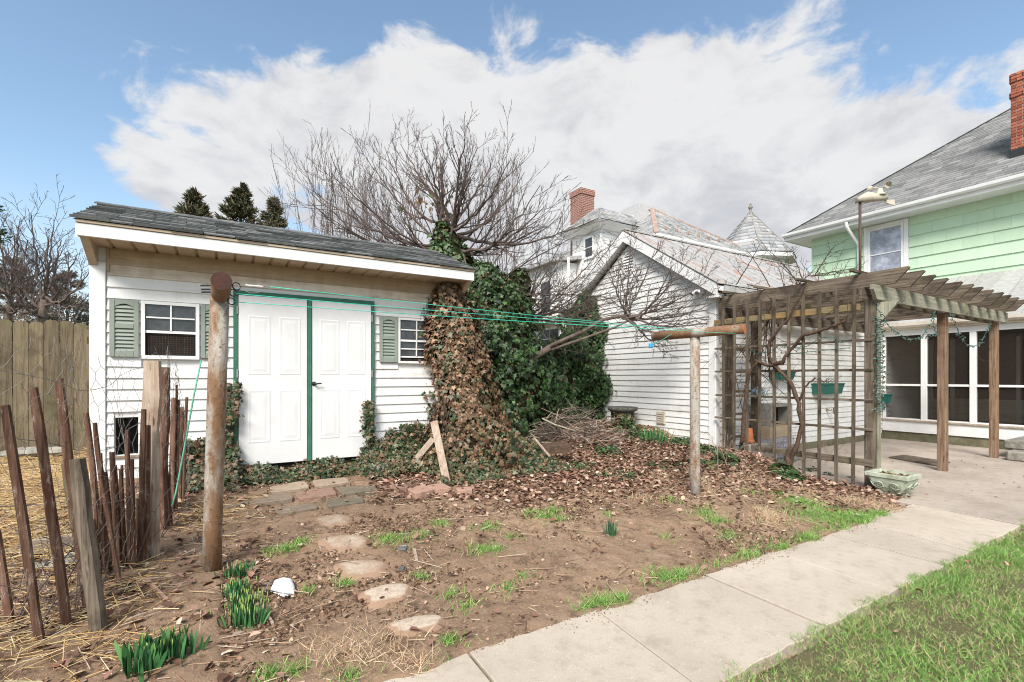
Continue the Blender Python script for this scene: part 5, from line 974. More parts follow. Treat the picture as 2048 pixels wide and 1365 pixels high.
for (pp, a_, b_) in mains: MB().tube([p for i in range(len(pp)-1) for p in (pp[i], pp[i].lerp(pp[i+1], .5))]+[pp[-1]], list(np.linspace(a_, b_, 2*len(pp)-1)), 9).build('limb', m_bark, lt)
rr = random.Random(9); st2 = []
for (ex, ey) in ((1212, 520), (1262, 478), (1310, 500), (1345, 530), (1378, 520), (1418, 560), (1440, 600), (1395, 640), (1345, 662), (1330, 690), (1240, 545)): st2.append((arc(at(1268+rr.uniform(-25, 12), 638, 7.6), at(ex, ey, 7.5+rr.uniform(-.7, .5)), -.12), .020, .005))
for (ex, ey) in ((1085, 500), (1130, 470), (1165, 540), (1205, 500), (1235, 575), (1150, 600), (1110, 560), (1225, 620), (1100, 620), (1175, 580), (1190, 610), (1080, 600)): st2.append((arc(at(1045+rr.uniform(-20, 30), 640, 8.3), at(ex, ey, 8.2+rr.uniform(-.6, .6)), -.1), .02, .005))
for (ex, ey) in ((1030, 470), (1120, 610), (1215, 640), (1250, 600), (1160, 470)): st2.append((arc(at(950, 600, 8.0), at(ex, ey, 8.1), .1), .02, .005))
bare(lt, st2, 4, 19, m_twig, kids=(9, 5, 3), rmin=.0036)
at = _at
for k, (tx, tt, lb, sd) in enumerate(((78, 13.0, 'leafless branching tree behind the board fence at left', 51), (10, 16.0, 'second leafless tree at the left picture edge behind the fence', 52))):
    rr = random.Random(sd); b_ = at(tx, 700, tt); fo = thing('bare_tree', (b_.x, b_.y, .5), lb, 'tree'); h0 = at(tx+10, 600, tt); MB().tube([(b_.x, b_.y, .4), tuple(b_.lerp(h0, .6)), tuple(h0)], [.12, .1, .08], 9).build('trunk', m_bark, fo)
    st2 = [(arc(h0+Vector((0, 0, rr.uniform(-.5, .1))), at(tx+ex, ey, tt+rr.uniform(-1.5, 1.5)), -.25), .045, .01) for ex, ey in ((-70, 500), (-45, 455), (-15, 430), (20, 470), (45, 480), (75, 510), (100, 545), (95, 600), (60, 560), (-60, 560), (30, 440))]
    bare(fo, st2, 4, sd, m_twig, kids=(8, 4, 2), rmin=.006)
def conifer(px, ytop, ybase, t, wpx, lb, cols, n, seed, drop=0.0, group='evergreens behind the shed'):
    r = np.random.default_rng(seed); top = at(px, ytop, t); wid = wpx/FPX*t; o = thing('conifer_tree', (top.x, top.y, .3), lb, 'tree', group); MB().tube([(top.x, top.y, .3), (top.x, top.y, top.z*.6), tuple(top)], [.16, .09, .02], 8).build('trunk', m_bark, o)
    z0 = EYE+(HY-ybase)/FPX*t; f = r.random(n)**.75; nb = 46; bz = np.sort(r.random(nb)); ba = r.uniform(0, 6.28, nb); bl_ = r.uniform(.65, 1.15, nb); k = r.integers(0, nb, n); fz = bz[k]; rad = wid/2*((1-fz)**.75+.03)*bl_[k]*np.sqrt(r.random(n)); a = ba[k]+r.normal(0, .28, n)
    pos = np.c_[top.x+rad*np.cos(a), top.y+rad*np.sin(a), z0+(top.z-z0)*fz+rad*.35-r.random(n)*.1+r.normal(0, .05, n)]; nn_ = r.normal(0, 1, (n, 3)); tip = np.c_[np.cos(a), np.sin(a), .75-drop+r.normal(0, .35, n)]
    scatter('crown', GV, GF, pos, nn_, tip, np.c_[r.uniform(.05, .09, n), r.uniform(.16, .36, n), r.uniform(.05, .1, n)]*t/26, palette(n, cols, np.ones(len(cols)), .25, r), m_grass, o, kind='stuff')
EG = [(.06, .07, .035), (.10, .10, .05), (.04, .05, .025), (.17, .125, .07)]
conifer(388, 386, 452, 26, 74, 'leftmost small conifer peeking over the shed roof', EG, 2600, 61); conifer(482, 372, 470, 26, 84, 'tallest conifer peeking over the shed roof', EG, 4200, 62); conifer(548, 402, 480, 26, 58, 'right hand conifer peeking over the shed roof', EG, 2600, 63)
GG = [(.20, .18, .15), (.26, .23, .195), (.15, .14, .11)]
conifer(25, 520, 690, 30, 140, 'grey green conifer behind the fence at the left picture edge', GG, 4200, 64, group='grey conifers far behind the fence'); conifer(135, 548, 690, 32, 150, 'grey green conifer behind the fence nearest the shed', GG, 4200, 65, group='grey conifers far behind the fence')
conifer(-60, 250, 640, 12, 140, 'green conifer whose branch tips enter at the left picture edge', [(.045, .08, .03), (.06, .10, .035)], 4200, 66, .6)

# ================================================================== GRAPE VINE on the trellis
gvn = thing('grape_vine', onU(1578, 940, UT), 'gnarled leafless grape vine twisting up the trellis', 'vine')
def vpath(pts, r0, r1, d=-.05, nm='vine_stem', n=9):
    pp = [onU(x, y, UT+d) for x, y in pts]; fine_ = []
    for i in range(len(pp)-1):
        for k in range(3): fine_.append(pp[i].lerp(pp[i+1], k/3)+Vector((rr.gauss(0, .006), rr.gauss(0, .006), rr.gauss(0, .006))))
    fine_.append(pp[-1]); m_ = len(fine_); MB().tube(fine_, [(r0+(r1-r0)*i/m_)*rr.uniform(.85, 1.18) for i in range(m_)], n).build(nm, m_vine, gvn)
vpath([(1576, 945), (1582, 915), (1594, 890), (1604, 850), (1597, 806), (1580, 764), (1550, 732), (1537, 711)], .036, .022); vpath([(1537, 711), (1538, 680), (1558, 660), (1576, 638), (1594, 603), (1617, 565)], .02, .012); vpath([(1549, 730), (1565, 724), (1580, 700), (1607, 672), (1640, 661), (1662, 655), (1695, 640)], .03, .015)
vpath([(1482, 890), (1487, 850), (1489, 814), (1494, 770), (1499, 742), (1520, 720)], .032, .02); vpath([(1510, 722), (1540, 732), (1566, 728)], .026, .024); vpath([(1598, 800), (1606, 782), (1614, 770), (1630, 756)], .012, .012); vpath([(1576, 945), (1575, 915), (1583, 895)], .05, .03)
tw = []; rr = random.Random(31)
for k in range(15):
    x0 = rr.uniform(1470, 1680); tw.append((arc(onU(x0, 560+rr.uniform(-10, 35)+(1600-x0)*.12, UT+rr.uniform(-.02, .6)), onU(x0+rr.uniform(-90, 110), 560+rr.uniform(-85, 20), UT+rr.uniform(-.2, 1.0)), rr.uniform(-.05, .12)), .009, .004))
tw += [(arc(onU(rr.uniform(1450, 1560), rr.uniform(600, 700), UT+rr.uniform(0, .4)), onU(rr.uniform(1450, 1580), rr.uniform(640, 860), UT+rr.uniform(-.05, .4)), rr.uniform(-.1, .1)), .010, .004) for _ in range(14)]
bare(gvn, tw, 3, 71, m_vine, kids=(5, 3), rmin=.003, name='vine_shoot', ang=(25, 70))
for pts in (((1514, 575), (1522, 598), (1530, 640), (1528, 672)), ((1520, 580), (1545, 598), (1552, 620)), ((1695, 600), (1660, 625), (1640, 640)), ((1696, 600), (1693, 640))): vpath(pts, .005, .003, -.08, 'tendril', 5)

# ================================================================== PICKET FENCE and wire on the left
pf = thing('picket_fence', onG(292, 1128), 'tumbledown picket fence of peeling stakes and wire at left', 'fence')
def picket(x0, y0, x1, y1, wpx, t=None, mat=None, thick=.02, zb=None, nm='picket'):
    b = onG(x1, y1); t0 = (b-EYEV).dot(Vector((SA, CA, 0))); t_ = t or t0; b = at(x1, y1, t_); tp = at(x0, y0, t_*.985); w = wpx/FPX*t_; w *= .88; d = tp-b; L = d.length; d.normalize(); sx = Vector((CA, -SA, 0)); sx = (sx-d*sx.dot(d)).normalized(); sy = d.cross(sx); mb = MB(); n = 6; vs = []
    for i in range(n+1):
        f = i/n; p = b-d*.06+d*(L+.06)*f+sx*rr.gauss(0, w*.05); ww = w*rr.uniform(.9, 1.05)*(.82 if i == n else 1); c = .25
        for (a, e) in ((-.5, -.5+c), (-.5+c, -.5), (.5-c, -.5), (.5, -.5+c), (.5, .5), (-.5, .5)): vs.append(p+sx*ww*a+sy*thick*e)
    fs = [(i*6+k, i*6+(k+1) % 6, (i+1)*6+(k+1) % 6, (i+1)*6+k) for i in range(n) for k in range(6)]+[tuple(range(5, -1, -1)), tuple(n*6+k for k in range(6))]; mb.add(vs, fs).build(nm, mat or m_picket, pf)
rr = random.Random(77)
for a_ in ((-10, 1062, 20, 1245, 18), (9, 811, 80, 1285, 21), (66, 776, 134, 1255, 21), (117, 758, 176, 1222, 19), (171, 826, 208, 1150, 11), (189, 846, 216, 1090, 9), (222, 905, 236, 1130, 11), (241, 939, 250, 1135, 7), (254, 861, 259, 1138, 8), (263, 919, 267, 1138, 7), (210, 945, 228, 1120, 8), (287, 819, 279, 1128, 11), (296, 851, 291, 1122, 11), (312, 827, 306, 1106, 10), (202, 960, 240, 1170, 9), (180, 900, 205, 1130, 10)): picket(*a_)
picket(152, 919, 194, 1262, 30, mat=m_wood[2], thick=.05, nm='fence_post'); picket(128, 927, 168, 1180, 14, mat=m_fence); picket(302, 722, 300, 1118, 38, t=3.56, mat=m_plank, thick=.04, nm='fence_post'); picket(331, 735, 322, 1060, 16, mat=m_picket, thick=.05, nm='fence_post'); picket(324, 812, 334, 1024, 12, mat=m_plank)
for a_ in ((348, 796, 342, 1022, 12), (356, 800, 350, 1020, 8), (353, 770, 352, 1016, 4), (373, 795, 366, 1000, 6), (364, 815, 358, 1006, 9)): picket(*a_)
for k in range(24):
    f = rr.random(); x1 = 195+150*f; y1 = 1165-115*f; h_ = rr.uniform(110, 260)*(1-.25*f); picket(x1-rr.uniform(-6, 22), y1-h_, x1, y1, rr.uniform(4, 8), thick=.012)
def hexwire(rows, cols_, w, h, fn, rad, nm, parent):
    mb = MB(); jit = {}; rj = random.Random(3)
    def P2(i, j):
        if (i, j) not in jit: jit[(i, j)] = (rj.gauss(0, w*.12), rj.gauss(0, h*.12))
        a, b = jit[(i, j)]; return fn(i*w/2+a, j*h/2+b)
    for j in range(rows):
        for i in range(cols_):
            x = 2*i+(j % 2); a, b, c = P2(x, 2*j), P2(x+1, 2*j+1), P2(x-1, 2*j+1)
            for (p, q) in ((a, b), (a, c), (P2(x+1, 2*j+1), P2(x+1, 2*j+2))):
                mb.tube([p, q], rad, 3, cap=False)
    return mb.build(nm, m_wire, parent, kind='stuff')
def wirefn(s, h):                                             # a slack sheet along the fence line
    p = Vector((-1.12, 2.95)); q = Vector((-.46, 4.45)); q2 = Vector((-.20, 5.9)); L1 = (q-p).length
    xy = p.lerp(q, s/L1) if s < L1 else q.lerp(q2, min(1.3, (s-L1)/(q2-q).length)); dr = .05*math.sin(s*5+h*3)+.03*math.sin(s*11); return Vector((xy.x+dr-.04, xy.y, .2+h+.05*math.sin(s*4.2)))
hexwire(13, 26, .105, .115, wirefn, .0013, 'chicken_wire', pf)
for k in range(3):
    MB().tube([wirefn(s, .55+.38*k+.05*math.sin(s*3+k)) for s in np.linspace(0, 2.6, 24)], .002, 4).build('strand_wire', m_wire, pf)
tg = thing('dead_bramble', onG(150, 1180), 'tangle of dead bramble stems along the foot of the picket fence', 'bramble'); st2 = []
for k in range(26):
    c = onG(rr.uniform(20, 330), 1000+rr.uniform(120, 235)) if False else onG(*rr.choice(((30, 1250), (70, 1270), (110, 1240), (150, 1230), (200, 1200), (230, 1160), (270, 1135), (300, 1120), (320, 1080)))); e = c+Vector((rr.gauss(0, .22), rr.gauss(0, .2), rr.uniform(.15, .6))); st2.append((arc(c, e, rr.uniform(-.05, .12)), .004, .002))
bare(tg, st2, 3, 81, m_twig, kids=(4, 2), rmin=.0016, ang=(30, 80), name='bramble_stem')
rr = random.Random(90)
for k in range(6):
    x, y = ((32, 912), (62, 910), (110, 908), (75, 1135), (118, 1130), (152, 1118))[k]; c = onV(x, y, 8.1) if y < 1000 else onG(x, y); s = (.16 if y < 1000 else .07)*rr.uniform(.7, 1.2); mb = MB(); vs = []
    for i in range(5):
        for j in range(8): a = 2*math.pi*j/8; ph = math.pi*(i+.5)/5; vs.append(c+Vector((s*math.sin(ph)*math.cos(a)*rr.uniform(.8, 1.1)*1.5, s*math.sin(ph)*math.sin(a)*rr.uniform(.8, 1.1), s*.45*math.cos(ph)*rr.uniform(.8, 1.1)+s*.2)))
    mb.add(vs, [(i*8+j, (i+1)*8+j, (i+1)*8+(j+1) % 8, i*8+(j+1) % 8) for i in range(4) for j in range(8)]+[tuple(range(8)), tuple(reversed(range(32, 40)))]); mb.build('field_stone', m_stonegrey, None, label=('leftmost flat grey stone at the foot of the board fence', 'middle flat grey stone at the foot of the board fence', 'right hand flat grey stone at the foot of the board fence', 'leftmost rough grey stone in the straw behind the pickets', 'middle rough grey stone in the straw behind the pickets', 'rough grey stone nearest the fence post behind the pickets')[k], cat='stone', group=('stones along the board fence' if y < 1000 else 'stones behind the picket fence'))
c0_, c1_ = onG(40, 1112), onG(215, 1088); MB().bar(c0_+Vector((0, 0, .05)), c1_+Vector((0, 0, .05)), .05, .09).build('edging_board', m_plank, None, label='weathered board lying in the straw behind the leaning pickets', cat='board')

# ================================================================== GROUND COVER
def px_of(P):
    P = np.asarray(P, float); d = P-np.array([0, 0, EYE]); t = d[:, 0]*SA+d[:, 1]*CA; xc = (d[:, 0]*CA-d[:, 1]*SA)/t; return CX+FPX*xc, HY-FPX*d[:, 2]/t, t
r = np.random.default_rng(101)
def groundpts(n, u0, u1, v0, v1, prob):
    u_ = r.uniform(u0, u1, n); v_ = r.uniform(v0, v1, n); p = np.c_[u_, v_, g(u_, v_)]; x, y, t = px_of(p); ok = (r.random(n) < prob(x, y, u_, v_)) & (p[:, 2] > -.03) & (t > .5); return p[ok]
def flat(N, tilt): return np.c_[r.normal(0, tilt, N), r.normal(0, tilt, N), np.ones(N)]
def rdir(N, z=.0): a = r.uniform(0, 2*math.pi, N); return np.c_[np.cos(a), np.sin(a), r.normal(0, max(z, 1e-6), N)]
def litter(x, y, u_, v_):
    yb = np.interp(x, [300, 760, 850, 1000, 1150, 1300, 1420, 1560, 1660, 1740], [900, 985, 992, 1006, 995, 975, 968, 980, 992, 1000]); k = 1/(1+np.exp((y-yb)/13.)); lone = .014+.11*(x < 540)*(y > 985); return np.clip(k*(x > 740)*.95+lone, 0, 1)*(u_ < 7.32)*((v_ < 8.2))
p = groundpts(42000, -1.2, 7.35, 2.4, 8.3, litter); N = len(p)
scatter('fallen_leaves', LV, LF, p+np.c_[np.zeros((N, 2)), r.uniform(.006, .035, N)], flat(N, .38), rdir(N), r.uniform(.03, .08, N), palette(N, [(.22, .12, .085), (.32, .19, .14), (.11, .062, .043), (.40, .28, .20), (.18, .095, .062), (.48, .39, .30)], [3, 3, 3, 1.8, 2, 1], .22, r), m_dry, None, label='brown fallen leaves drifted along the ivy, garage and trellis', cat='fallen leaves', kind='stuff')
soilp = lambda x, y, u_, v_: (u_ < 7.3)*(v_ > 2.40)*1.0
p = groundpts(60000, -1.6, 7.3, 2.4, 6.4, lambda x, y, u_, v_: soilp(x, y, u_, v_)*(.25+.75*(np.sin(u_*2.1+v_)*np.sin(v_*3.3-u_) > .0))); N = len(p)
scatter('soil_clods', CV, CF, p, flat(N, .3), rdir(N), np.c_[np.repeat((.004+.016*r.random(N)**2.4)[:, None], 3, 1)], palette(N, [(.17, .105, .065), (.26, .17, .11), (.085, .052, .034), (.42, .30, .21)], [3, 2.2, 4, .9], .2, r), m_dry, None, label='crumbs of brown soil strewn over the bare yard', cat='soil', kind='stuff')
p = groundpts(4600, -1.4, 7.2, 2.45, 6.2, lambda x, y, u_, v_: soilp(x, y, u_, v_)*(.3+.7*(x < 560))); N = len(p)
scatter('wood_chips', CV, CF, p+np.array([0, 0, .003]), flat(N, .25), rdir(N), np.c_[r.uniform(.005, .016, N), r.uniform(.01, .04, N)*.8, r.uniform(.003, .007, N)], palette(N, [(.42, .30, .21), (.52, .42, .32), (.30, .19, .125), (.58, .52, .44), (.22, .12, .075)], [3, 2, 3, 1, 2], .2, r), m_dry, None, label='pale wood chips and pebbles scattered over the bare soil', cat='wood chips', kind='stuff')
p = groundpts(5200, -1.4, 7.2, 2.45, 6.2, lambda x, y, u_, v_: soilp(x, y, u_, v_)*(.3+.6*(x < 560)+.5*(y < 1000))); N = len(p); Ls = .05+.28*r.random(N)**2.4
scatter('fallen_twigs', SV, SF, p+np.array([0, 0, .008]), flat(N, .12), rdir(N, .07), np.c_[r.uniform(.003, .008, N), Ls, r.uniform(.003, .007, N)], palette(N, [(.36, .25, .165), (.46, .36, .26), (.24, .15, .10), (.20, .12, .08)], [3, 2, 3, 2], .2, r), m_dry, None, label='short dry twigs scattered over the yard', cat='twigs', kind='stuff')
def strawp(x, y, u_, v_):
    pen = 1/(1+np.exp((x-(175+(y-930)*.02))/12.))*(y < 1125); mid = np.exp(-((x-430)/75.)**2-((y-1035)/38.)**2)*.55; low = .35*(x < 330)*(y > 1100); return np.clip(pen+mid+low, 0, 1)
p = groundpts(32000, -4.2, 1.2, 2.9, 8.35, strawp); N = len(p)
scatter('straw', SV, SF, p+np.c_[np.zeros((N, 2)), r.uniform(.0, .05, N)], flat(N, .2), rdir(N, .18), np.c_[r.uniform(.0025, .0055, N), r.uniform(.07, .24, N), r.uniform(.002, .004, N)], palette(N, [(.52, .35, .15), (.60, .45, .23), (.40, .25, .10), (.64, .53, .34)], [3, 3, 2, 1.5], .2, r), m_dry, None, label='golden straw bedding behind and beside the picket fence', cat='straw', kind='stuff')
# grass
def blades(p, h, w, cols, nm, lb, lean=.5, cat='grass'):
    N = len(p); tip = np.c_[r.normal(0, lean, (N, 2)), np.ones(N)]; a = r.uniform(0, 2*math.pi, N); nn_ = np.c_[np.cos(a), np.sin(a), r.normal(0, .2, N)]
    hh = h*r.uniform(.5, 1.25, N); return scatter(nm, GV, GF, p-np.array([0, 0, .004]), nn_, tip, np.c_[w*r.uniform(.7, 1.3, N), hh, hh], cols, m_grass, None, label=lb, cat=cat, kind='stuff')
LAWN = [(.15, .31, .06), (.20, .39, .085), (.11, .23, .045), (.27, .44, .12), (.46, .40, .22), (.34, .27, .15)]
n = 125000; u_ = r.uniform(1.2, 7.6, n); v_ = r.uniform(-.2, 1.56, n); patch = .5+.5*np.sin(u_*3.1+v_*2.2)*np.sin(v_*4.7-u_*1.9); ok = (r.random(n) < .62+.38*patch); u_, v_, patch = u_[ok], v_[ok], patch[ok]; p = np.c_[u_, v_, g(u_, v_)]; x, y, t = px_of(p); ok = (t > .6) & (x < 2200) & (x > 1150) & (y < 1500) & ((v_ < 1.51+.03*np.sin(u_*9)+.025*np.sin(u_*23)+.015*np.sin(u_*61))); p, patch = p[ok], patch[ok]; N = len(p)
dead = r.random(N) < .14+.34*(1-patch); cl = palette(N, LAWN[:4], [3, 3, 2, 1.3], .2, r); cd_ = palette(N, LAWN[4:], [2, 1.3], .2, r)
blades(np.c_[p[:, :2], np.maximum(p[:, 2], -.01)], .042*(.55+.75*patch+.35*np.sin(p[:, 0]*11+p[:, 1]*7)*np.sin(p[:, 1]*13-p[:, 0]*5)), .0034, np.where(dead[:, None], cd_, cl), 'lawn_grass', 'green lawn grass with straw coloured thatch beside the sidewalk', .75)
GT = [(1060, 1028, .14, 90), (1090, 1035, .2, 260), (1105, 1022, .12, 120), (1120, 1040, .12, 130), (1410, 1028, .25, 330), (1435, 1044, .16, 240), (778, 1080, .20, 380), (850, 1070, .14, 120), (880, 1048, .14, 120), (975, 1055, .14, 160), (990, 1105, .18, 360), (960, 1100, .16, 150), (575, 1100, .13, 240), (600, 1085, .09, 110), (540, 1105, .1, 90), (1330, 1155, .22, 500), (1360, 1150, .14, 240), (1205, 1208, .16, 320), (1240, 1200, .1, 160), (1180, 1215, .08, 90), (1650, 1035, .42, 3200), (1600, 1005, .3, 1000), (1720, 1040, .3, 1500), (1760, 1030, .18, 380), (1570, 1100, .28, 460), (1500, 1112, .18, 260), (1620, 1080, .2, 380), (840, 1155, .1, 70), (690, 1170, .1, 90), (615, 1185, .05, 70), (900, 1190, .1, 80), (935, 1215, .12, 90), (1015, 1180, .1, 80), (1045, 1155, .07, 60), (540, 1352, .1, 160), (590, 1345, .1, 120), (900, 1285, .08, 110), (1700, 1360, .01, 2), (1500, 985, .25, 120), (1560, 990, .2, 110), (1340, 1000, .2, 110), (1215, 1030, .1, 50), (1460, 1075, .15, 130), (1690, 1060, .2, 350), (1020, 1075, .1, 60), (1330, 1075, .15, 60), (930, 1355, .12, 120), (700, 1355, .1, 90)]
P_ = []
for (x, y, s, n) in GT:
    c = onG(x, y); n = int(n*1.1); a = r.uniform(0, 6.28, n); q = np.abs(r.normal(0, .55, n)); u_ = c.x+s*q*np.cos(a)*1.15; v_ = c.y+s*q*np.sin(a)*.9; P_.append(np.c_[u_, v_, g(u_, v_)])
n = 1500; u_ = r.uniform(1.9, 6.2, n); v_ = 2.40+np.abs(r.normal(0, .05, n)); kk = np.sin(u_*4.3)+.6*np.sin(u_*9.1+1) > .15; P_.append(np.c_[u_, v_, g(u_, v_)][kk]); n = 320; u_ = r.uniform(4.0, 4.4, n)*0+r.uniform(2.2, 6.5, n); v_ = r.uniform(2.5, 4.2, n); P_.append(np.c_[u_, v_, g(u_, v_)])
P_ = np.vstack(P_); P_ = P_[P_[:, 2] > -.035]; N = len(P_); blades(P_, .055, .0042, palette(N, LAWN, [3, 3, 2, 1.2, .8, .4], .2, r), 'grass_tufts', 'thin green grass tufts coming up through the bare soil', .6)
P_ = []
for (x, y, s, n) in ((1545, 1040, .22, 700), (1525, 1025, .16, 300), (1400, 965, .2, 260), (1330, 955, .25, 300), (1500, 960, .3, 400), (690, 1300, .25, 170), (740, 1320, .25, 190), (760, 1290, .2, 120), (640, 1290, .2, 80), (1700, 1005, .25, 500), (1740, 1010, .2, 400), (1790, 1025, .12, 260), (1600, 985, .3, 300), (840, 1330, .15, 160), (1420, 985, .15, 160), (1190, 990, .2, 100), (1280, 1000, .2, 140)):
    c = onG(x, y); a = r.uniform(0, 6.28, n); q = np.abs(r.normal(0, .55, n)); u_ = c.x+s*q*np.cos(a)*1.2; v_ = c.y+s*q*np.sin(a); P_.append(np.c_[u_, v_, g(u_, v_)])
P_ = np.vstack(P_); P_ = P_[P_[:, 2] > -.035]; N = len(P_); blades(P_, .085, .0036, palette(N, [(.55, .40, .25), (.46, .32, .19), (.62, .50, .35), (.36, .25, .15)], [3, 2, 2, 1.5], .18, r), 'dead_grass', 'tan dead grass tufts on the bare soil near the sidewalk', 1.3)
n = 420; u_ = r.uniform(1.5, 7, n); v_ = r.uniform(.1, 1.5, n); p = np.c_[u_, v_, g(u_, v_)+.03]; scatter('lawn_leaves', LV, LF, p[:46], flat(46, .4), rdir(46), r.uniform(.04, .075, 46), palette(46, [(.34, .19, .12), (.42, .27, .18)], [1, 1], .2, r), m_dry, None, label='few dry brown leaves lying on the green lawn', cat='leaves', kind='stuff')

# ================================================================== DAFFODILS and sprouts
def daff(px, py, rx, ry, n, h, lb, grp, buds=0.3, wid=.011, seed=0, blue=False):
    rr = random.Random(seed); c = onG(px, py); o = thing('daffodil_clump', c, lb, 'daffodils', grp); N = n; u_ = c.x+np.array([rr.gauss(0, rx) for _ in range(N)]); v_ = c.y+np.array([rr.gauss(0, ry) for _ in range(N)]); p = np.c_[u_, v_, g(u_, v_)-.005]; off = np.c_[(u_-c.x)/max(rx, .01)*.10, (v_-c.y)/max(ry, .01)*.14, np.ones(N)]+np.array([[rr.gauss(0, .13), rr.gauss(0, .13), 0] for _ in range(N)]); nn_ = np.array([[rr.gauss(0, 1), rr.gauss(0, 1), .05] for _ in range(N)])
    DV = np.array([(-.4, 0, 0), (.4, 0, 0), (-.5, .4, .02), (0, .4, -.5/20), (.5, .4, .02), (-.42, .8, .05), (.42, .8, .05), (0, 1, .09)]); DF = np.array([(0, 1, 3), (0, 3, 2), (1, 4, 3), (2, 3, 5), (3, 4, 6), (3, 6, 5), (5, 6, 7)])
    hh = h*np.array([rr.uniform(.6, 1.12) for _ in range(N)]); cols = palette(N, [(.045, .14, .045), (.065, .19, .06), (.03, .10, .035), (.12, .25, .085)], [3, 3, 2, 1], .2) if not blue else palette(N, [(.03, .10, .05), (.05, .13, .06)], [1, 1], .2)
    scatter('leaf_blades', DV, DF, p, nn_, off, np.c_[np.full(N, wid), hh, hh], cols, m_leaf, o, kind='stuff'); nb = int(N*buds)
    if nb:
        mb = MB()
        for i in range(nb):
            k = rr.randrange(N); b = Vector(p[k])+Vector((rr.gauss(0, .01), rr.gauss(0, .01), 0)); e = b+Vector(off[k]).normalized()*h*rr.uniform(.7, .98); mb.tube([e-Vector((0, 0, .012)), e, e+Vector((0, 0, .012)), e+Vector((0, 0, .024))], [.002, .0032, .003, .001], 5)
        mb.build('flower_buds', plain('bud_yellow_green', (.34, .42, .12), (.20, .32, .08), 20, .5), o, kind='stuff')
daff(285, 1340, .045, .035, 60, .165, 'clump of broad daffodil leaves nearest the bottom left corner', 'daffodil clumps', .05, .021, 1); daff(352, 1318, .045, .035, 90, .14, 'clump of daffodil leaves just right of the corner clump', 'daffodil clumps', .2, .015, 2)
daff(482, 1150, .04, .028, 90, .09, 'daffodil clump beside the foot of the thick rusty pole', 'daffodil clumps', .15, .009, 3); daff(472, 1192, .035, .03, 80, .10, 'daffodil clump between the pole clump and the white mask', 'daffodil clumps', .2, .010, 4); daff(492, 1248, .04, .03, 100, .13, 'budding daffodil clump just below left of the white mask', 'daffodil clumps', .45, .010, 5); daff(487, 1212, .035, .025, 60, .09, 'small budding daffodil clump left of the white mask', 'daffodil clumps', .5, .009, 8)
daff(1310, 885, .13, .10, 70, .30, 'daffodil clump growing against the garage wall below the vent', 'daffodil clumps', .05, .012, 6)
daff(1222, 1072, .022, .02, 60, .17, 'single tuft of thin upright green leaves in the bare soil', 'leaf sprouts', 0, .004, 7, True)

# ================================================================== PAVERS, STEPPING STONES, LOOSE PIECES
def round_stone(nm, corners, th, mat, lift, **k):
    pts = [onG(x, y) for x, y in corners]; c = sum(pts, Vector())/4; e1 = (pts[1]+pts[2]-pts[0]-pts[3])/4; e2 = (pts[0]+pts[1]-pts[2]-pts[3])/4; n = 28; rr = random.Random(int(c.x*1000)); vs = []
    f = [1+.07*math.sin(3*a+1)+.05*math.sin(5*a+c.x)+rr.uniform(-.025, .025) for a in (6.2832*i/n for i in range(n))]
    for sc, dz in ((1.3, -.012), (1.06, .012), (.9, .02), (.5, .021)):
        for i in range(n): a = 6.2832*i/n; ca, sa = math.cos(a), math.sin(a); w = sc*f[i]/(abs(ca)**3+abs(sa)**3)**(1/3); p = c+e1*ca*w+e2*sa*w; vs.append((p.x, p.y, float(g(p.x, p.y))+dz))
    fs = [(q*n+i, q*n+(i+1) % n, (q+1)*n+(i+1) % n, (q+1)*n+i) for q in range(3) for i in range(n)]+[tuple(3*n+i for i in range(n))]
    o = MB().add(vs, fs, True).build(nm, m_dusty, None, **k); recolor(o.data, np.repeat(np.array([1, .9, .35 if mat is m_pav['pale'] else .6, 0 if mat is m_pav['pale'] else .45]), n)[:, None]*np.ones((1, 3))); return o
def ground_slab(nm, corners, th, mat, parent=None, lift=.012, **k):
    pts = [onG(x, y) for x, y in corners]; c = sum(pts, Vector())/len(pts); mb = MB(); n = 16; rr = random.Random(int(c.x*1000)); ring = []
    for i in range(4):
        for j in range(4): p = pts[i].lerp(pts[(i+1) % 4], j/4+.0); ring.append(p+(c-p)*rr.uniform(0, .05)+((c-p)*.07 if j == 0 else Vector()))
    vs = [Vector((p.x, p.y, c.z-th)) for p in ring]+[Vector((p.x, p.y, c.z+lift-.006)) for p in ring]+[Vector(((p+(c-p)*.05).x, (p+(c-p)*.05).y, c.z+lift+rr.uniform(-.002, .002))) for p in ring]
    fs = [(q*n+i, q*n+(i+1) % n, (q+1)*n+(i+1) % n, (q+1)*n+i) for q in range(2) for i in range(n)]+[tuple(2*n+i for i in range(n))]
    a = np.array(vs); v1, v2 = pts[1]-pts[0], pts[2]-pts[0]
    if v1.cross(v2).z < 0: fs = [tuple(reversed(f)) for f in fs]
    return mb.add(vs, fs).build(nm, mat, parent, **k)
pl = thing('paver_landing', onG(620, 995), 'uneven landing of old stone pavers in front of the shed doors', 'pavers')
for m_, cs in (('tan', ((537, 976), (610, 964), (622, 981), (542, 990.5))), ('tan', ((623.5, 963), (692, 957), (702, 969), (630, 979.5))), ('grey', ((497, 996), (583, 987), (589, 1006), (500, 1016))), ('pink', ((587, 986.5), (665, 977), (677, 994), (597, 1006))), ('dark', ((668, 977), (750, 974), (759, 984), (683, 995))), ('grey', ((446, 1013), (494, 1001), (499, 1013.5), (453, 1024))), ('grey', ((547, 1018), (632, 1007.5), (639, 1022), (555, 1037))), ('dark', ((648, 1002), (726, 993), (731, 1010), (655, 1022))), ('pink', ((764, 974), (815, 971), (818, 981), (764, 984))), ('soil', ((494, 984), (534, 977), (536, 991), (501, 995)))): ground_slab('paver', cs, .04, m_pav[m_], pl, .026)
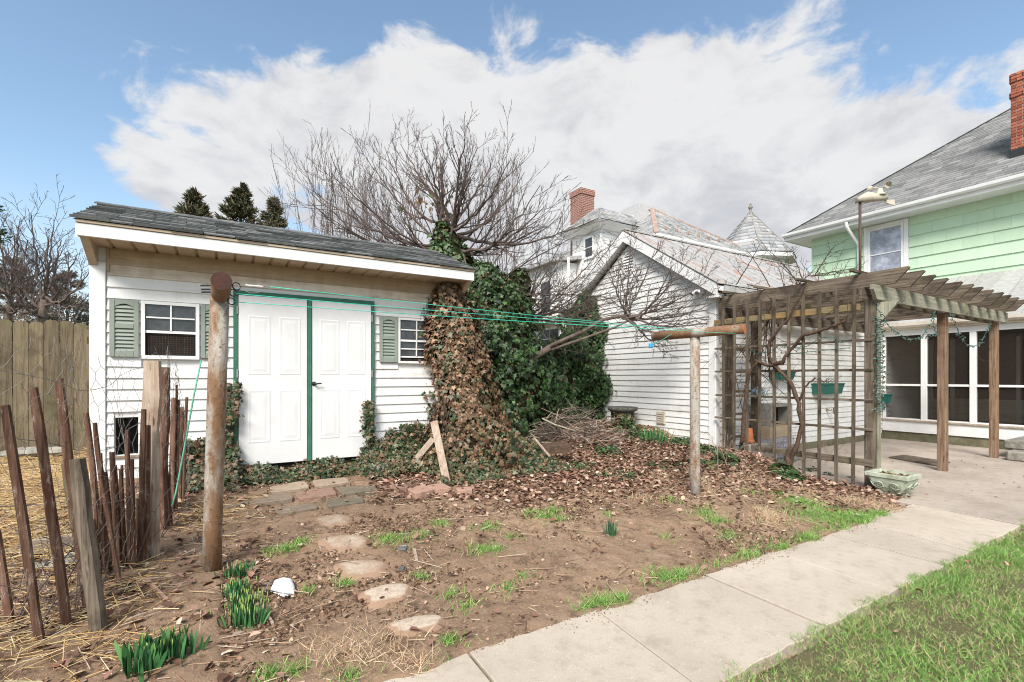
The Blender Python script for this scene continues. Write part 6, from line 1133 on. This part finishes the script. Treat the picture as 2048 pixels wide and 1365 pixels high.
for i, (m_, cs, lb) in enumerate((('soil', ((630, 1036), (690, 1030), (706, 1048), (645, 1056)), 'stepping stone nearest the paver landing, sunk in soil'), ('soil', ((637, 1078), (720, 1072), (742, 1094), (660, 1106)), 'second stepping stone from the shed, dusted with soil'), ('soil', ((668, 1130), (755, 1120), (778, 1146), (690, 1160)), 'third stepping stone from the shed, brown with soil'), ('pale', ((722, 1184), (805, 1166), (822, 1190), (745, 1214)), 'fourth stepping stone from the shed, pale and worn'), ('pale', ((772, 1250), (870, 1230), (885, 1250), (800, 1274)), 'pale stepping stone nearest the sidewalk'))): round_stone('stepping_stone', cs, .03, m_pav[m_], .024+.004*(m_ == 'pale'), label=lb, cat='stepping stone', group='stepping stones')
for cs, lb in ((((812, 984), (849, 974), (869, 992), (832, 1001)), 'left one of two thick clay tiles lying by the ivy'), (((851, 975), (886, 973), (906, 989), (871, 992)), 'right one of two thick clay tiles lying by the ivy')): ground_slab('clay_tile', cs, .02, m_pav['clay'], None, .055, label=lb, cat='tile', group='loose clay tiles')
ground_slab('loose_brick', ((911, 983), (942, 980), (946, 989), (914, 992)), .02, m_pav['clay'], None, .05, label='half buried brick right of the clay tiles', cat='brick')
for x0, y0, x1, y1, w, lb in ((868, 843, 894, 966, 13, 'upright pale plank leaning on the browned ivy'), (866, 878, 808, 948, 11, 'slanting plank propped behind the upright plank')):
    b = onG(x1, y1); tp = at(x0, y0, (b-EYEV).dot(Vector((SA, CA, 0)))+.22); d = tp-b; MB().bar(b, tp, .095 if w > 11 else .075, .022, up=(SA, CA, 0)).build('leaning_plank', m_plank, None, label=lb, cat='plank', group='planks leaning on the ivy')
for (x0, y0, x1, y1, w, h, mt, lb) in ((252, 1243, 468, 1166, .014, .012, m_plank, 'long grey stick lying left of the daffodils'), (285, 1238, 470, 1178, .012, .010, m_plank, 'second long stick lying below the longer one'), (293, 1162, 338, 1208, .02, .018, m_pav['clay'], 'short reddish split stake lying by the picket fence'), (488, 992, 538, 1046, .014, .012, m_plank, 'pale stick lying across the paver landing'), (410, 1290, 485, 1264, .035, .006, m_plank, 'flat splinter of wood lying below the daffodils'), (524, 1215, 546, 1250, .016, .012, m_plank, 'short pale stick right of the daffodils'), (828, 1100, 834, 1124, .028, .012, m_plank, 'small wood offcut lying in the middle of the yard'), (372, 994, 410, 1022, .09, .02, m_picket, 'dark board end lying behind the rusty pole'), (1240, 1060, 1246, 1080, .010, .01, m_plank, 'curved bark strip beside the green sprout'), (1422, 1165, 1465, 1126, .008, .006, m_plank, 'thin pale stick near the sidewalk edge')):
    a_, b_ = onG(x0, y0), onG(x1, y1); md = (a_+b_)/2; up_ = Vector((0, 0, h*.5+.006)); MB().hexa([*(lambda s: [a_-s, a_+s, b_+s*.8, b_-s*.8])((b_-a_).cross(Vector((0, 0, 1))).normalized()*w/2), *(lambda s: [a_-s+Vector((0, 0, h)), a_+s+Vector((0, 0, h)), b_+s*.8+Vector((0, 0, h)), b_-s*.8+Vector((0, 0, h))])((b_-a_).cross(Vector((0, 0, 1))).normalized()*w/2)]).build('ground_stick', mt, None, label=lb, cat='stick')
for x, y, lb in ((805, 1097, 'larger piece of black slate lying in the yard'), (803, 1138, 'smaller piece of black slate below the larger one')):
    s = 12 if y < 1100 else 7; ground_slab('slate_shard', ((x-s, y+3), (x-s*.3, y-6), (x+s, y-4), (x+s*.6, y+5)), .004, m_shingle, None, .01, label=lb, cat='slate', group='slate shards')
# white mask
mc = onG(564, 1180); mk = thing('face_mask', mc, 'white folded face mask lying on the soil beside the daffodils', 'face mask'); q = [onG(x, y) for x, y in ((540, 1184), (548, 1166), (566, 1160), (584, 1163), (590, 1176), (588, 1190), (566, 1195))]; c = sum(q, Vector())/7; mb = MB(); vs = []
for rg, hz in ((1, .0), (.92, .018), (.6, .034), (.3, .04)): vs += [c+(p-c)*rg+Vector((0, 0, hz+.004)) for p in q]
vs.append(c+Vector((0, 0, .042))); fs = [(a*7+i, a*7+(i+1) % 7, (a+1)*7+(i+1) % 7, (a+1)*7+i) for a in range(3) for i in range(7)]+[(21+i, 21+(i+1) % 7, 28) for i in range(7)]
mb.add(vs, fs, True).build('mask_cup', m_mask, mk); mb = MB().tube([q[0]+Vector((0, 0, .015)), onG(528, 1192)+Vector((0, 0, .02)), onG(538, 1176)+Vector((0, 0, .035)), q[1]+Vector((0, 0, .02))], .0035, 5); mb.tube([q[0]+Vector((0, 0, .012)), onG(560, 1193)+Vector((0, 0, .024)), onG(586, 1194)+Vector((0, 0, .014))], .0035, 5); mb.build('ear_loop', m_grey, mk)

# ================================================================== BRUSH PILE
bp = thing('brush_pile', onG(1130, 900), 'heap of cut branches and dry stems in front of the ivy wall', 'brush pile'); rr = random.Random(13); mb = MB(); mb2 = MB()
for k in range(330):
    x = rr.gauss(1140, 62); hgt = max(0, .62*math.exp(-((x-1150)/75)**2)); y = rr.uniform(868, 905); c = onG(x, y); c.z += rr.random()*hgt; d = Vector((rr.gauss(.7, .7), rr.gauss(-.3, .6), rr.gauss(0, .22))).normalized(); L = rr.uniform(.25, .9)*(1.2 if k % 9 == 0 else .8); rd = rr.uniform(.003, .009); pp = [c-d*L/2, c-d*L/6+Vector((0, 0, rr.gauss(0, .04))), c+d*L/6+Vector((0, 0, rr.gauss(0, .04))), c+d*L/2]
    for p in pp: p.z = max(p.z, float(g(p.x, p.y))+.01)
    (mb if k % 3 else mb2).tube(pp, [rd, rd, rd*.8, rd*.5], 5)
mb.build('cut_branches', m_bark, bp, kind='stuff'); mb2.build('dry_stems', m_plank, bp, kind='stuff')
MB().hexa([at(1055, 906, 7.5), at(1065, 914, 7.3), at(1140, 905, 7.2), at(1130, 895, 7.4), at(1055, 892, 7.5), at(1065, 900, 7.3), at(1140, 890, 7.2), at(1130, 882, 7.4)]).build('broken_log', m_vine, bp); MB().bar(at(1068, 876, 7.2), at(1100, 914, 6.9), .022, .02).build('pale_slat', m_plank, bp)
MB().tube([at(1085, 838, 7.9), at(1110, 850, 7.8), at(1150, 862, 7.5)], [.016, .014, .01], 7).build('green_branch', m_woodg[0], bp)
# bird bath
bb = onU(1245, 850, UG-.45); bt = thing('bird_bath', (bb.x, bb.y, .4), 'dark lichen covered stone bird bath by the garage wall', 'bird bath'); zt = onU(1245, 818, UG-.45).z
m_lichen = plain('lichen_stone', (.14, .13, .11), (.045, .045, .04), 26, .95, bump=.012, bscale=40)
MB().lathe((bb.x, bb.y, 0), [(.16, .35), (.13, .5), (.09, .62), (.10, zt-.08)], 14).build('pedestal', m_lichen, bt); MB().lathe((bb.x, bb.y, zt), [(.09, -.09), (.22, -.07), (.30, -.02), (.31, .035), (.28, .04), (.25, 0), (.01, -.03)], 20).build('bowl', m_lichen, bt)
n = 420; a = rng.uniform(0, 6.28, n); z = rng.uniform(.38, zt-.05, n); rad = .2+.12*(zt-z); pts_ivy(bt, np.c_[bb.x+rad*np.cos(a), bb.y+rad*np.sin(a), z], np.c_[np.cos(a), np.sin(a), .2*np.ones(n)], .07, palette(n, MIX, [2, 2, 3, 2.5, 1, 1], .2), 41)

# ================================================================== PATIO THINGS
pc = onZ(1782, 995, 0); p_ = Vector((pc.x+.18, pc.y+.05, 0)); pln = thing('planter', p_, 'pale green concrete planter with scrolls beside the pergola post', 'planter'); hu, hv, H = .195, .225, .285
def prect(hu, hv, z, c=.0): return [(p_.x-hu+c, p_.y-hv, z), (p_.x+hu-c, p_.y-hv, z), (p_.x+hu, p_.y-hv+c, z), (p_.x+hu, p_.y+hv-c, z), (p_.x+hu-c, p_.y+hv, z), (p_.x-hu+c, p_.y+hv, z), (p_.x-hu, p_.y+hv-c, z), (p_.x-hu, p_.y-hv+c, z)]
lv_ = [(.60, 0, .03), (.62, .022, .03), (.56, .03, .03), (.66, .06, .035), (.80, .11, .04), (.90, .17, .04), (.95, .215, .03), (.95, .225, .02), (1.04, .235, .01), (1.05, .28, .01), (1.0, H, .01), (.88, H, .01), (.84, H-.05, .01)]; vs = []
for f, z, c in lv_: vs += prect(hu*f, hv*f, z, c)
fs = [(i*8+k, i*8+(k+1) % 8, (i+1)*8+(k+1) % 8, (i+1)*8+k) for i in range(len(lv_)-1) for k in range(8)]+[tuple(range(7, -1, -1))]; MB().add(vs, fs).build('planter_body', m_urn, pln)
MB().add(prect(hu*.86, hv*.86, H-.04, .01), [tuple(range(8))]).build('soil_fill', m_soil, pln)
def spiral(c, ex, ez, R, turns, s, n=26): return [c+ex*(R*(1-.8*i/n)*math.cos(turns*2*math.pi*i/n)*s)+ez*(R*(1-.8*i/n)*math.sin(turns*2*math.pi*i/n)) for i in range(n+1)]
for fc, ex, off in ((Vector((p_.x-hu*.87, p_.y, .14)), Vector((0, 1, 0)), Vector((-.01, 0, 0))), (Vector((p_.x, p_.y-hv*.87, .14)), Vector((1, 0, 0)), Vector((0, -.01, 0)))):
    nz_ = Vector((0, 0, 1))+(off.normalized()*.55); nz_.normalize()
    for s in (-1, 1):
        MB().tube(spiral(fc+off+ex*s*.075, ex, nz_, .048, 1.6, s), .008, 6).build('scroll_relief', m_urn, pln)
        MB().tube([fc+off+ex*s*.03+nz_*-.02, fc+off+ex*s*.09+nz_*-.055, fc+off+ex*s*.15+nz_*-.02, fc+off+ex*s*.165+nz_*.035], [.006, .009, .008, .004], 6).build('scroll_relief', m_urn, pln)
n = 60; u_ = p_.x+rng.uniform(-.13, .13, n); v_ = p_.y+rng.uniform(-.15, .15, n); scatter('dead_leaves', LV, LF, np.c_[u_, v_, np.full(n, H-.03)], flat(n, .4)[:n] if False else np.c_[rng.normal(0, .4, (n, 2)), np.ones(n)], np.c_[rng.normal(0, 1, (n, 2)), np.zeros(n)], rng.uniform(.02, .045, n), palette(n, [(.2, .11, .06), (.12, .08, .04)], [1, 1]), m_dry, pln, kind='stuff')
bd = [onZ(x, y, .006) for x, y in ((1777, 916), (1808, 911.5), (1901, 926), (1874, 933))]; MB().add([p+Vector((0, 0, -.002)) for p in bd]+[p+Vector((0, 0, .018)) for p in bd], [(4, 5, 6, 7), (0, 1, 5, 4), (1, 2, 6, 5), (2, 3, 7, 6), (3, 0, 4, 7)]).build('patio_board', m_wood[0], None, label='flat weathered wooden board lying on the patio', cat='board')
def flowerbox(x0, x1, y0, y1, v, lb, plants=True):
    a, b = onV(x0, y0, v), onV(x1, y0, v); z1 = a.z; z0 = onV(x0, y1, v).z; o = thing('window_box', ((a.x+b.x)/2, v, z0), lb, 'planter box', 'green planter boxes'); k = .03
    MB().hexa([(a.x+k, v-.13, z0), (b.x-k, v-.13, z0), (b.x-k, v, z0), (a.x+k, v, z0), (a.x, v-.17, z1), (b.x, v-.17, z1), (b.x, v, z1), (a.x, v, z1)]).build('box_body', m_box, o); MB().bbox(a.x-.012, b.x+.012, v-.185, v+.005, z1+.001, z1+.03, .006).build('box_rim', m_box, o); MB().box(a.x+.02, b.x-.02, v-.16, v-.02, z1+.0305, z1+.036).build('soil_fill', m_soil, o)
    if plants: bare(o, [(arc((rr.uniform(a.x+.1, b.x-.1), v-.09, z1+.03), (rr.uniform(a.x, b.x), v-.09+rr.gauss(0, .05), z1+rr.uniform(.08, .18)), .02), .005, .002) for _ in range(12)], 2, int(x0), m_vine, kids=(3,), name='dead_stem', rmin=.002)
rr = random.Random(3); flowerbox(1623, 1672, 770, 789, VG-.02, 'green planter box with dead stems on the garage side wall'); flowerbox(1537, 1575, 744, 760, VG-.02, 'green planter box on the garage wall behind the vine trunk', False); flowerbox(1746, 1768, 791, 808, VG-.05, 'green planter box hanging at the corner by the screened porch', False)
fq = onV(1658, 820, VG-.06); fa = thing('garden_faucet', fq, 'outdoor faucet with short grey hose on the garage wall', 'faucet'); MB().tube([fq+Vector((-.02, .05, .0)), fq+Vector((-.02, -.06, 0))], .022, 10).tube([fq+Vector((-.02, -.05, 0)), fq+Vector((.02, -.08, -.03)), fq+Vector((.03, -.08, -.07))], .016, 8).build('spout', plain('brass', (.45, .38, .28), (.35, .28, .2), 12, .4, metal=.6), fa); MB().ring(fq+Vector((.1, -.07, .01)), (1, -.3, 0), .035, .009, 14, 6).build('valve_wheel', m_black, fa); MB().tube([fq+Vector((.03, -.08, -.06)), fq+Vector((.12, -.1, -.14)), fq+Vector((.17, -.1, -.28)), fq+Vector((.17, -.1, -.42))], .015, 8).build('hose', m_grey, fa)
gz = onV(1560, 838, 5.05); bx_ = thing('metal_cabinet', (gz.x, 5.05, .02), 'grey metal box with open slot standing behind the trellis', 'cabinet'); x0, x1 = onV(1541, 838, 4.95).x, onV(1584, 838, 4.95).x
MB().bbox(x0, x1, 4.95, 5.25, .02, .62, .008).build('cabinet_base', m_vinyl_dirty, bx_); MB().bbox(x0, x0+.06, 4.94, 5.25, .621, 1.02, .006).build('cabinet_side', m_grey, bx_); MB().bbox(x1-.1, x1, 4.94, 5.25, .621, 1.02, .006).build('cabinet_side', m_grey, bx_); MB().bbox(x0+.061, x1-.101, 4.94, 5.25, .96, 1.02, .006).build('cabinet_top', m_grey, bx_); MB().box(x0+.061, x1-.101, 5.15, 5.25, .621, .959).build('cabinet_back', m_dark, bx_)
wc = onV(1580, 895, 4.75); wcr = thing('wire_crate', (wc.x, 4.75, 0), 'low galvanised wire crate standing behind the trellis', 'crate'); mb = MB(); x0, x1 = onV(1550, 880, 4.7).x, onV(1612, 880, 4.7).x
for i in range(13): x = x0+(x1-x0)*i/12; mb.tube([(x, 4.7, .02), (x, 4.7, .42)], .0035, 4); mb.tube([(x, 4.92, .02), (x, 4.92, .42)], .0035, 4)
for z in (.02, .12, .22, .32, .42):
    for y in (4.7, 4.92): mb.tube([(x0, y, z), (x1, y, z)], .004, 4)
    for x in (x0, x1): mb.tube([(x, 4.7, z), (x, 4.92, z)], .004, 4)
mb.build('wire_sides', m_wire, wcr); MB().box(x0+.02, x1-.02, 4.72, 4.90, .021, .026).build('crate_tray', m_grey, wcr); MB().box(x0+.01, x1-.01, 4.935, 4.945, .03, .40).build('crate_back_panel', m_glass2, wcr)
op = onV(1498, 886, 4.95); ot = thing('orange_pot', op, 'upturned orange clay pot standing among the trellis slats', 'pot'); MB().lathe((op.x, op.y, max(op.z, .02)), [(.085, 0), (.085, .05), (.075, .055), (.072, .06), (.055, .25), (.001, .255)], 18).build('pot_body', m_terra, ot)
MB().bbox(op.x-.25, op.x+.5, 4.75, 4.9, -.02, max(op.z, .03)-.002, .02).build('stone_block', m_stonegrey, None, label='long mossy stone block under the orange pot', cat='stone block')
jp = onV(1516, 786, 5.1); jo = thing('blue_jug', jp, 'pale blue round jug hanging behind the trellis slats', 'jug'); m_jug = plain('pale_blue_glaze', (.26, .36, .46), (.20, .29, .38), 6, .3); MB().lathe((jp.x, jp.y, jp.z-.1), [(.05, 0), (.10, .05), (.115, .1), (.10, .15), (.05, .19), (.05, .21), (.001, .21)], 18).build('jug_body', m_jug, jo); MB().tube([(jp.x-.09, jp.y, jp.z), (jp.x-.18, jp.y-.02, jp.z+.03), (jp.x-.2, jp.y-.02, jp.z+.05)], [.03, .02, .018], 8).build('spout', m_jug, jo)
for i, (x, y, s) in enumerate(((1688, 965, .09), (1644, 962, .05), (1655, 968, .045), (1672, 955, .05), (1755, 1002, .03))):
    c = onG(x, y); mb = MB(); rr = random.Random(i); vs = [c+Vector((s*1.3*math.sin(math.pi*(a+.5)/5)*math.cos(6.283*j/9)*rr.uniform(.85, 1.1), s*.9*math.sin(math.pi*(a+.5)/5)*math.sin(6.283*j/9)*rr.uniform(.85, 1.1), s*.6*math.cos(math.pi*(a+.5)/5)+s*.15)) for a in range(5) for j in range(9)]
    mb.add(vs, [(a*9+j, (a+1)*9+j, (a+1)*9+(j+1) % 9, a*9+(j+1) % 9) for a in range(4) for j in range(9)]+[tuple(range(9)), tuple(reversed(range(36, 45)))]).build('edge_stone', m_stonegrey if i not in (1, 2) else m_pav['clay'], None, label=['largest grey stone at the foot of the trellis', 'reddish stone left of the grey trellis stone', 'small clay lump beside the grey trellis stone', 'small grey stone against the trellis slats', 'tiny stone in front of the planter'][i], cat='stone')
# weather station
wt_ = at(1720, 545, 6.8); ws = thing('weather_station', (wt_.x, wt_.y, 2.56), 'cream weather vane and anemometer on a thin brown pole', 'weather station'); tp = at(1720, 405, 6.8); MB().tube([(wt_.x, wt_.y, 2.56), (wt_.x, wt_.y, tp.z)], .018, 10).build('pole', m_brown, ws)
X = Vector((CA, -SA, 0)); h0 = Vector((wt_.x, wt_.y, tp.z)); n_before = len(ws.children); MB().add([h0+X*a+Vector((SA, CA, 0))*b+Vector((0, 0, c)) for a, b, c in ((-.05, -.08, 0), (.24, -.07, .02), (.55, -.05, .05), (.55, .05, .05), (.24, .07, .02), (-.05, .08, 0), (-.03, -.08, .12), (.1, -.09, .19), (.55, -.05, .14), (.55, .05, .14), (.1, .09, .19), (-.03, .08, .12))], [(5, 4, 3, 2, 1, 0), (6, 7, 8, 9, 10, 11), (0, 1, 7, 6), (1, 2, 8, 7), (2, 3, 9, 8), (3, 4, 10, 9), (4, 5, 11, 10), (5, 0, 6, 11)], True).build('sensor_hood', m_beige, ws)
hub = h0+X*.42; MB().lathe((hub.x, hub.y, hub.z+.14), [(.10, 0), (.09, .04), (.06, .06), (.05, .13), (.03, .15), (.001, .16)], 14).build('rotor_stem', m_beige, ws)
for k in range(3):
    a = 2*math.pi*k/3+.5; d = Vector((math.cos(a), math.sin(a), .12)); e = hub+Vector((0, 0, .29))+d*.17; mb = MB().tube([hub+Vector((0, 0, .29)), e], .008, 6); q_ = Vector((-math.sin(a), math.cos(a), .2)).normalized(); mb.tube([e-q_*.055, e-q_*.03, e, e+q_*.02], [.062, .056, .03, .004], 12, cap=False); mb.build('wind_cup', m_beige, ws)
MB().add([hub+X*.1+Vector((0, 0, .0)), hub+X*.32+Vector((0, 0, -.07)), hub+X*.30+Vector((0, 0, .06)), hub+X*.12+Vector((0, 0, .05))]+[hub+X*.1+Vector((SA*.02, CA*.02, .0)), hub+X*.32+Vector((SA*.02, CA*.02, -.07)), hub+X*.30+Vector((SA*.02, CA*.02, .06)), hub+X*.12+Vector((SA*.02, CA*.02, .05))], [(0, 1, 2, 3), (7, 6, 5, 4), (0, 4, 5, 1), (1, 5, 6, 2), (2, 6, 7, 3)]).build('wind_vane', m_beige, ws)
for o in ws.children:
    if o.name.split('.')[0] != 'pole':
        o.location = h0+(o.location-h0)*.68; o.scale = (.68, .68, .68)
# string lights
m_lw = plain('green_light_wire', (.02, .07, .05), (.03, .09, .07), 20, .5); m_bulb = plain('pale_bulb', (.09, .17, .145), (.17, .26, .23), 20, .3)
def lights(path, lb, step=.05, coil=None):
    o = thing('string_lights', path[0], lb, 'string lights', 'string lights'); MB().tube(path, .005, 5).build('light_wire', m_lw, o); mb = MB(); acc = 0
    for i in range(len(path)-1):
        L = (path[i+1]-path[i]).length; acc += L
        while acc > step: acc -= step; p = path[i].lerp(path[i+1], rr.random()); d = Vector((rr.gauss(0, 1), rr.gauss(0, 1), rr.gauss(-.5, .8))).normalized(); mb.tube([p, p+d*.012, p+d*.03, p+d*.042], [.004, .006, .006, .001], 5)
    mb.build('bulbs', m_bulb, o, kind='stuff')
rr = random.Random(44); V_ = VB-.13
def swag(pts, lb):
    pp = [onV(x, y, V_) for x, y in pts]; fine_ = [pp[i].lerp(pp[i+1], k/5)+Vector((rr.gauss(0, .012), rr.gauss(0, .012), rr.gauss(0, .012))) for i in range(len(pp)-1) for k in range(5)]+[pp[-1]]; lights(fine_, lb, .04)
swag(((1752, 603), (1757, 620), (1768, 640), (1785, 660), (1808, 676), (1828, 680), (1848, 668), (1862, 645), (1870, 622)), 'string lights swagged between the first and second pergola posts'); swag(((1900, 625), (1908, 645), (1918, 668), (1935, 690), (1950, 694), (1964, 685), (1975, 660), (1980, 645)), 'string lights swagged between the second and third pergola posts'); swag(((1866, 622), (1867, 650), (1874, 668), (1855, 672)), 'short loop of string lights hanging beside the middle pergola post')
c = Vector((7.38, VB-.12, 0)); lights([Vector((c.x+.055*math.cos(k*.9)+rr.gauss(0, .01), c.y+.05*math.sin(k*.9)+rr.gauss(0, .01), 2.3-1.25*k/130)) for k in range(131)], 'string lights wound around the near pergola post', .045)
lights([onU(x, y, UT-.04)+Vector((rr.gauss(0, .01), 0, rr.gauss(0, .008))) for x, y in [(1500+i*8.4, 694+8*math.sin(i*.6)+(6 if i < 12 else -i*.7)) for i in range(25)]], 'string lights draped along the trellis slats', .05); lights([onU(x, y, UT-.04) for x, y in [(1580+i*7, 708-i*.7) for i in range(18)]], 'second thinner string of lights below on the trellis', .07)

wd = thing('dead_weeds', onG(1490, 900), 'dry leafless weed stems around the foot of the trellis', 'weeds'); rr = random.Random(55); st2 = []
for k in range(46):
    c = onG(rr.choice((1450, 1475, 1500, 1530, 1560, 1590, 1620, 1660))+rr.gauss(0, 14), rr.uniform(905, 950)); st2.append((arc(c, c+Vector((rr.gauss(0, .14), rr.gauss(0, .14), rr.uniform(.15, .5))), rr.uniform(-.04, .1)), .004, .002))
bare(wd, st2, 3, 91, m_plank, kids=(4, 2), rmin=.0018, ang=(20, 70), name='weed_stem')

r = np.random.default_rng(303); n = 1500; u_ = r.uniform(.3, 6.9, n); v_ = 2.37-np.abs(r.normal(0, .035, n))*(1.2+np.sin(u_*3.7)+.6*np.sin(u_*11)).clip(.15, 3); p = np.c_[u_, v_, np.full(n, .004)]
scatter('soil_spill', CV, CF, p, np.c_[r.normal(0, .3, (n, 2)), np.ones(n)], np.c_[r.normal(0, 1, (n, 2)), np.zeros(n)], np.repeat((.0018+.0055*r.random(n)**2.5)[:, None], 3, 1), palette(n, [(.20, .125, .08), (.30, .20, .13), (.12, .075, .05)], [2, 2, 1], .2, r), m_dry, None, label='soil crumbs spilled over the edge of the sidewalk', cat='soil', kind='stuff')
n = 70; u_ = r.uniform(7.4, 12.5, n); v_ = r.uniform(1.7, 5.2, n); scatter('patio_litter', LV, LF, np.c_[u_, v_, np.full(n, .006)], np.c_[r.normal(0, .25, (n, 2)), np.ones(n)], np.c_[r.normal(0, 1, (n, 2)), np.zeros(n)], r.uniform(.02, .05, n), palette(n, [(.22, .12, .08), (.30, .20, .14)], [1, 1], .2, r), m_dry, None, label='few small dry leaves blown over the patio', cat='leaves', kind='stuff')
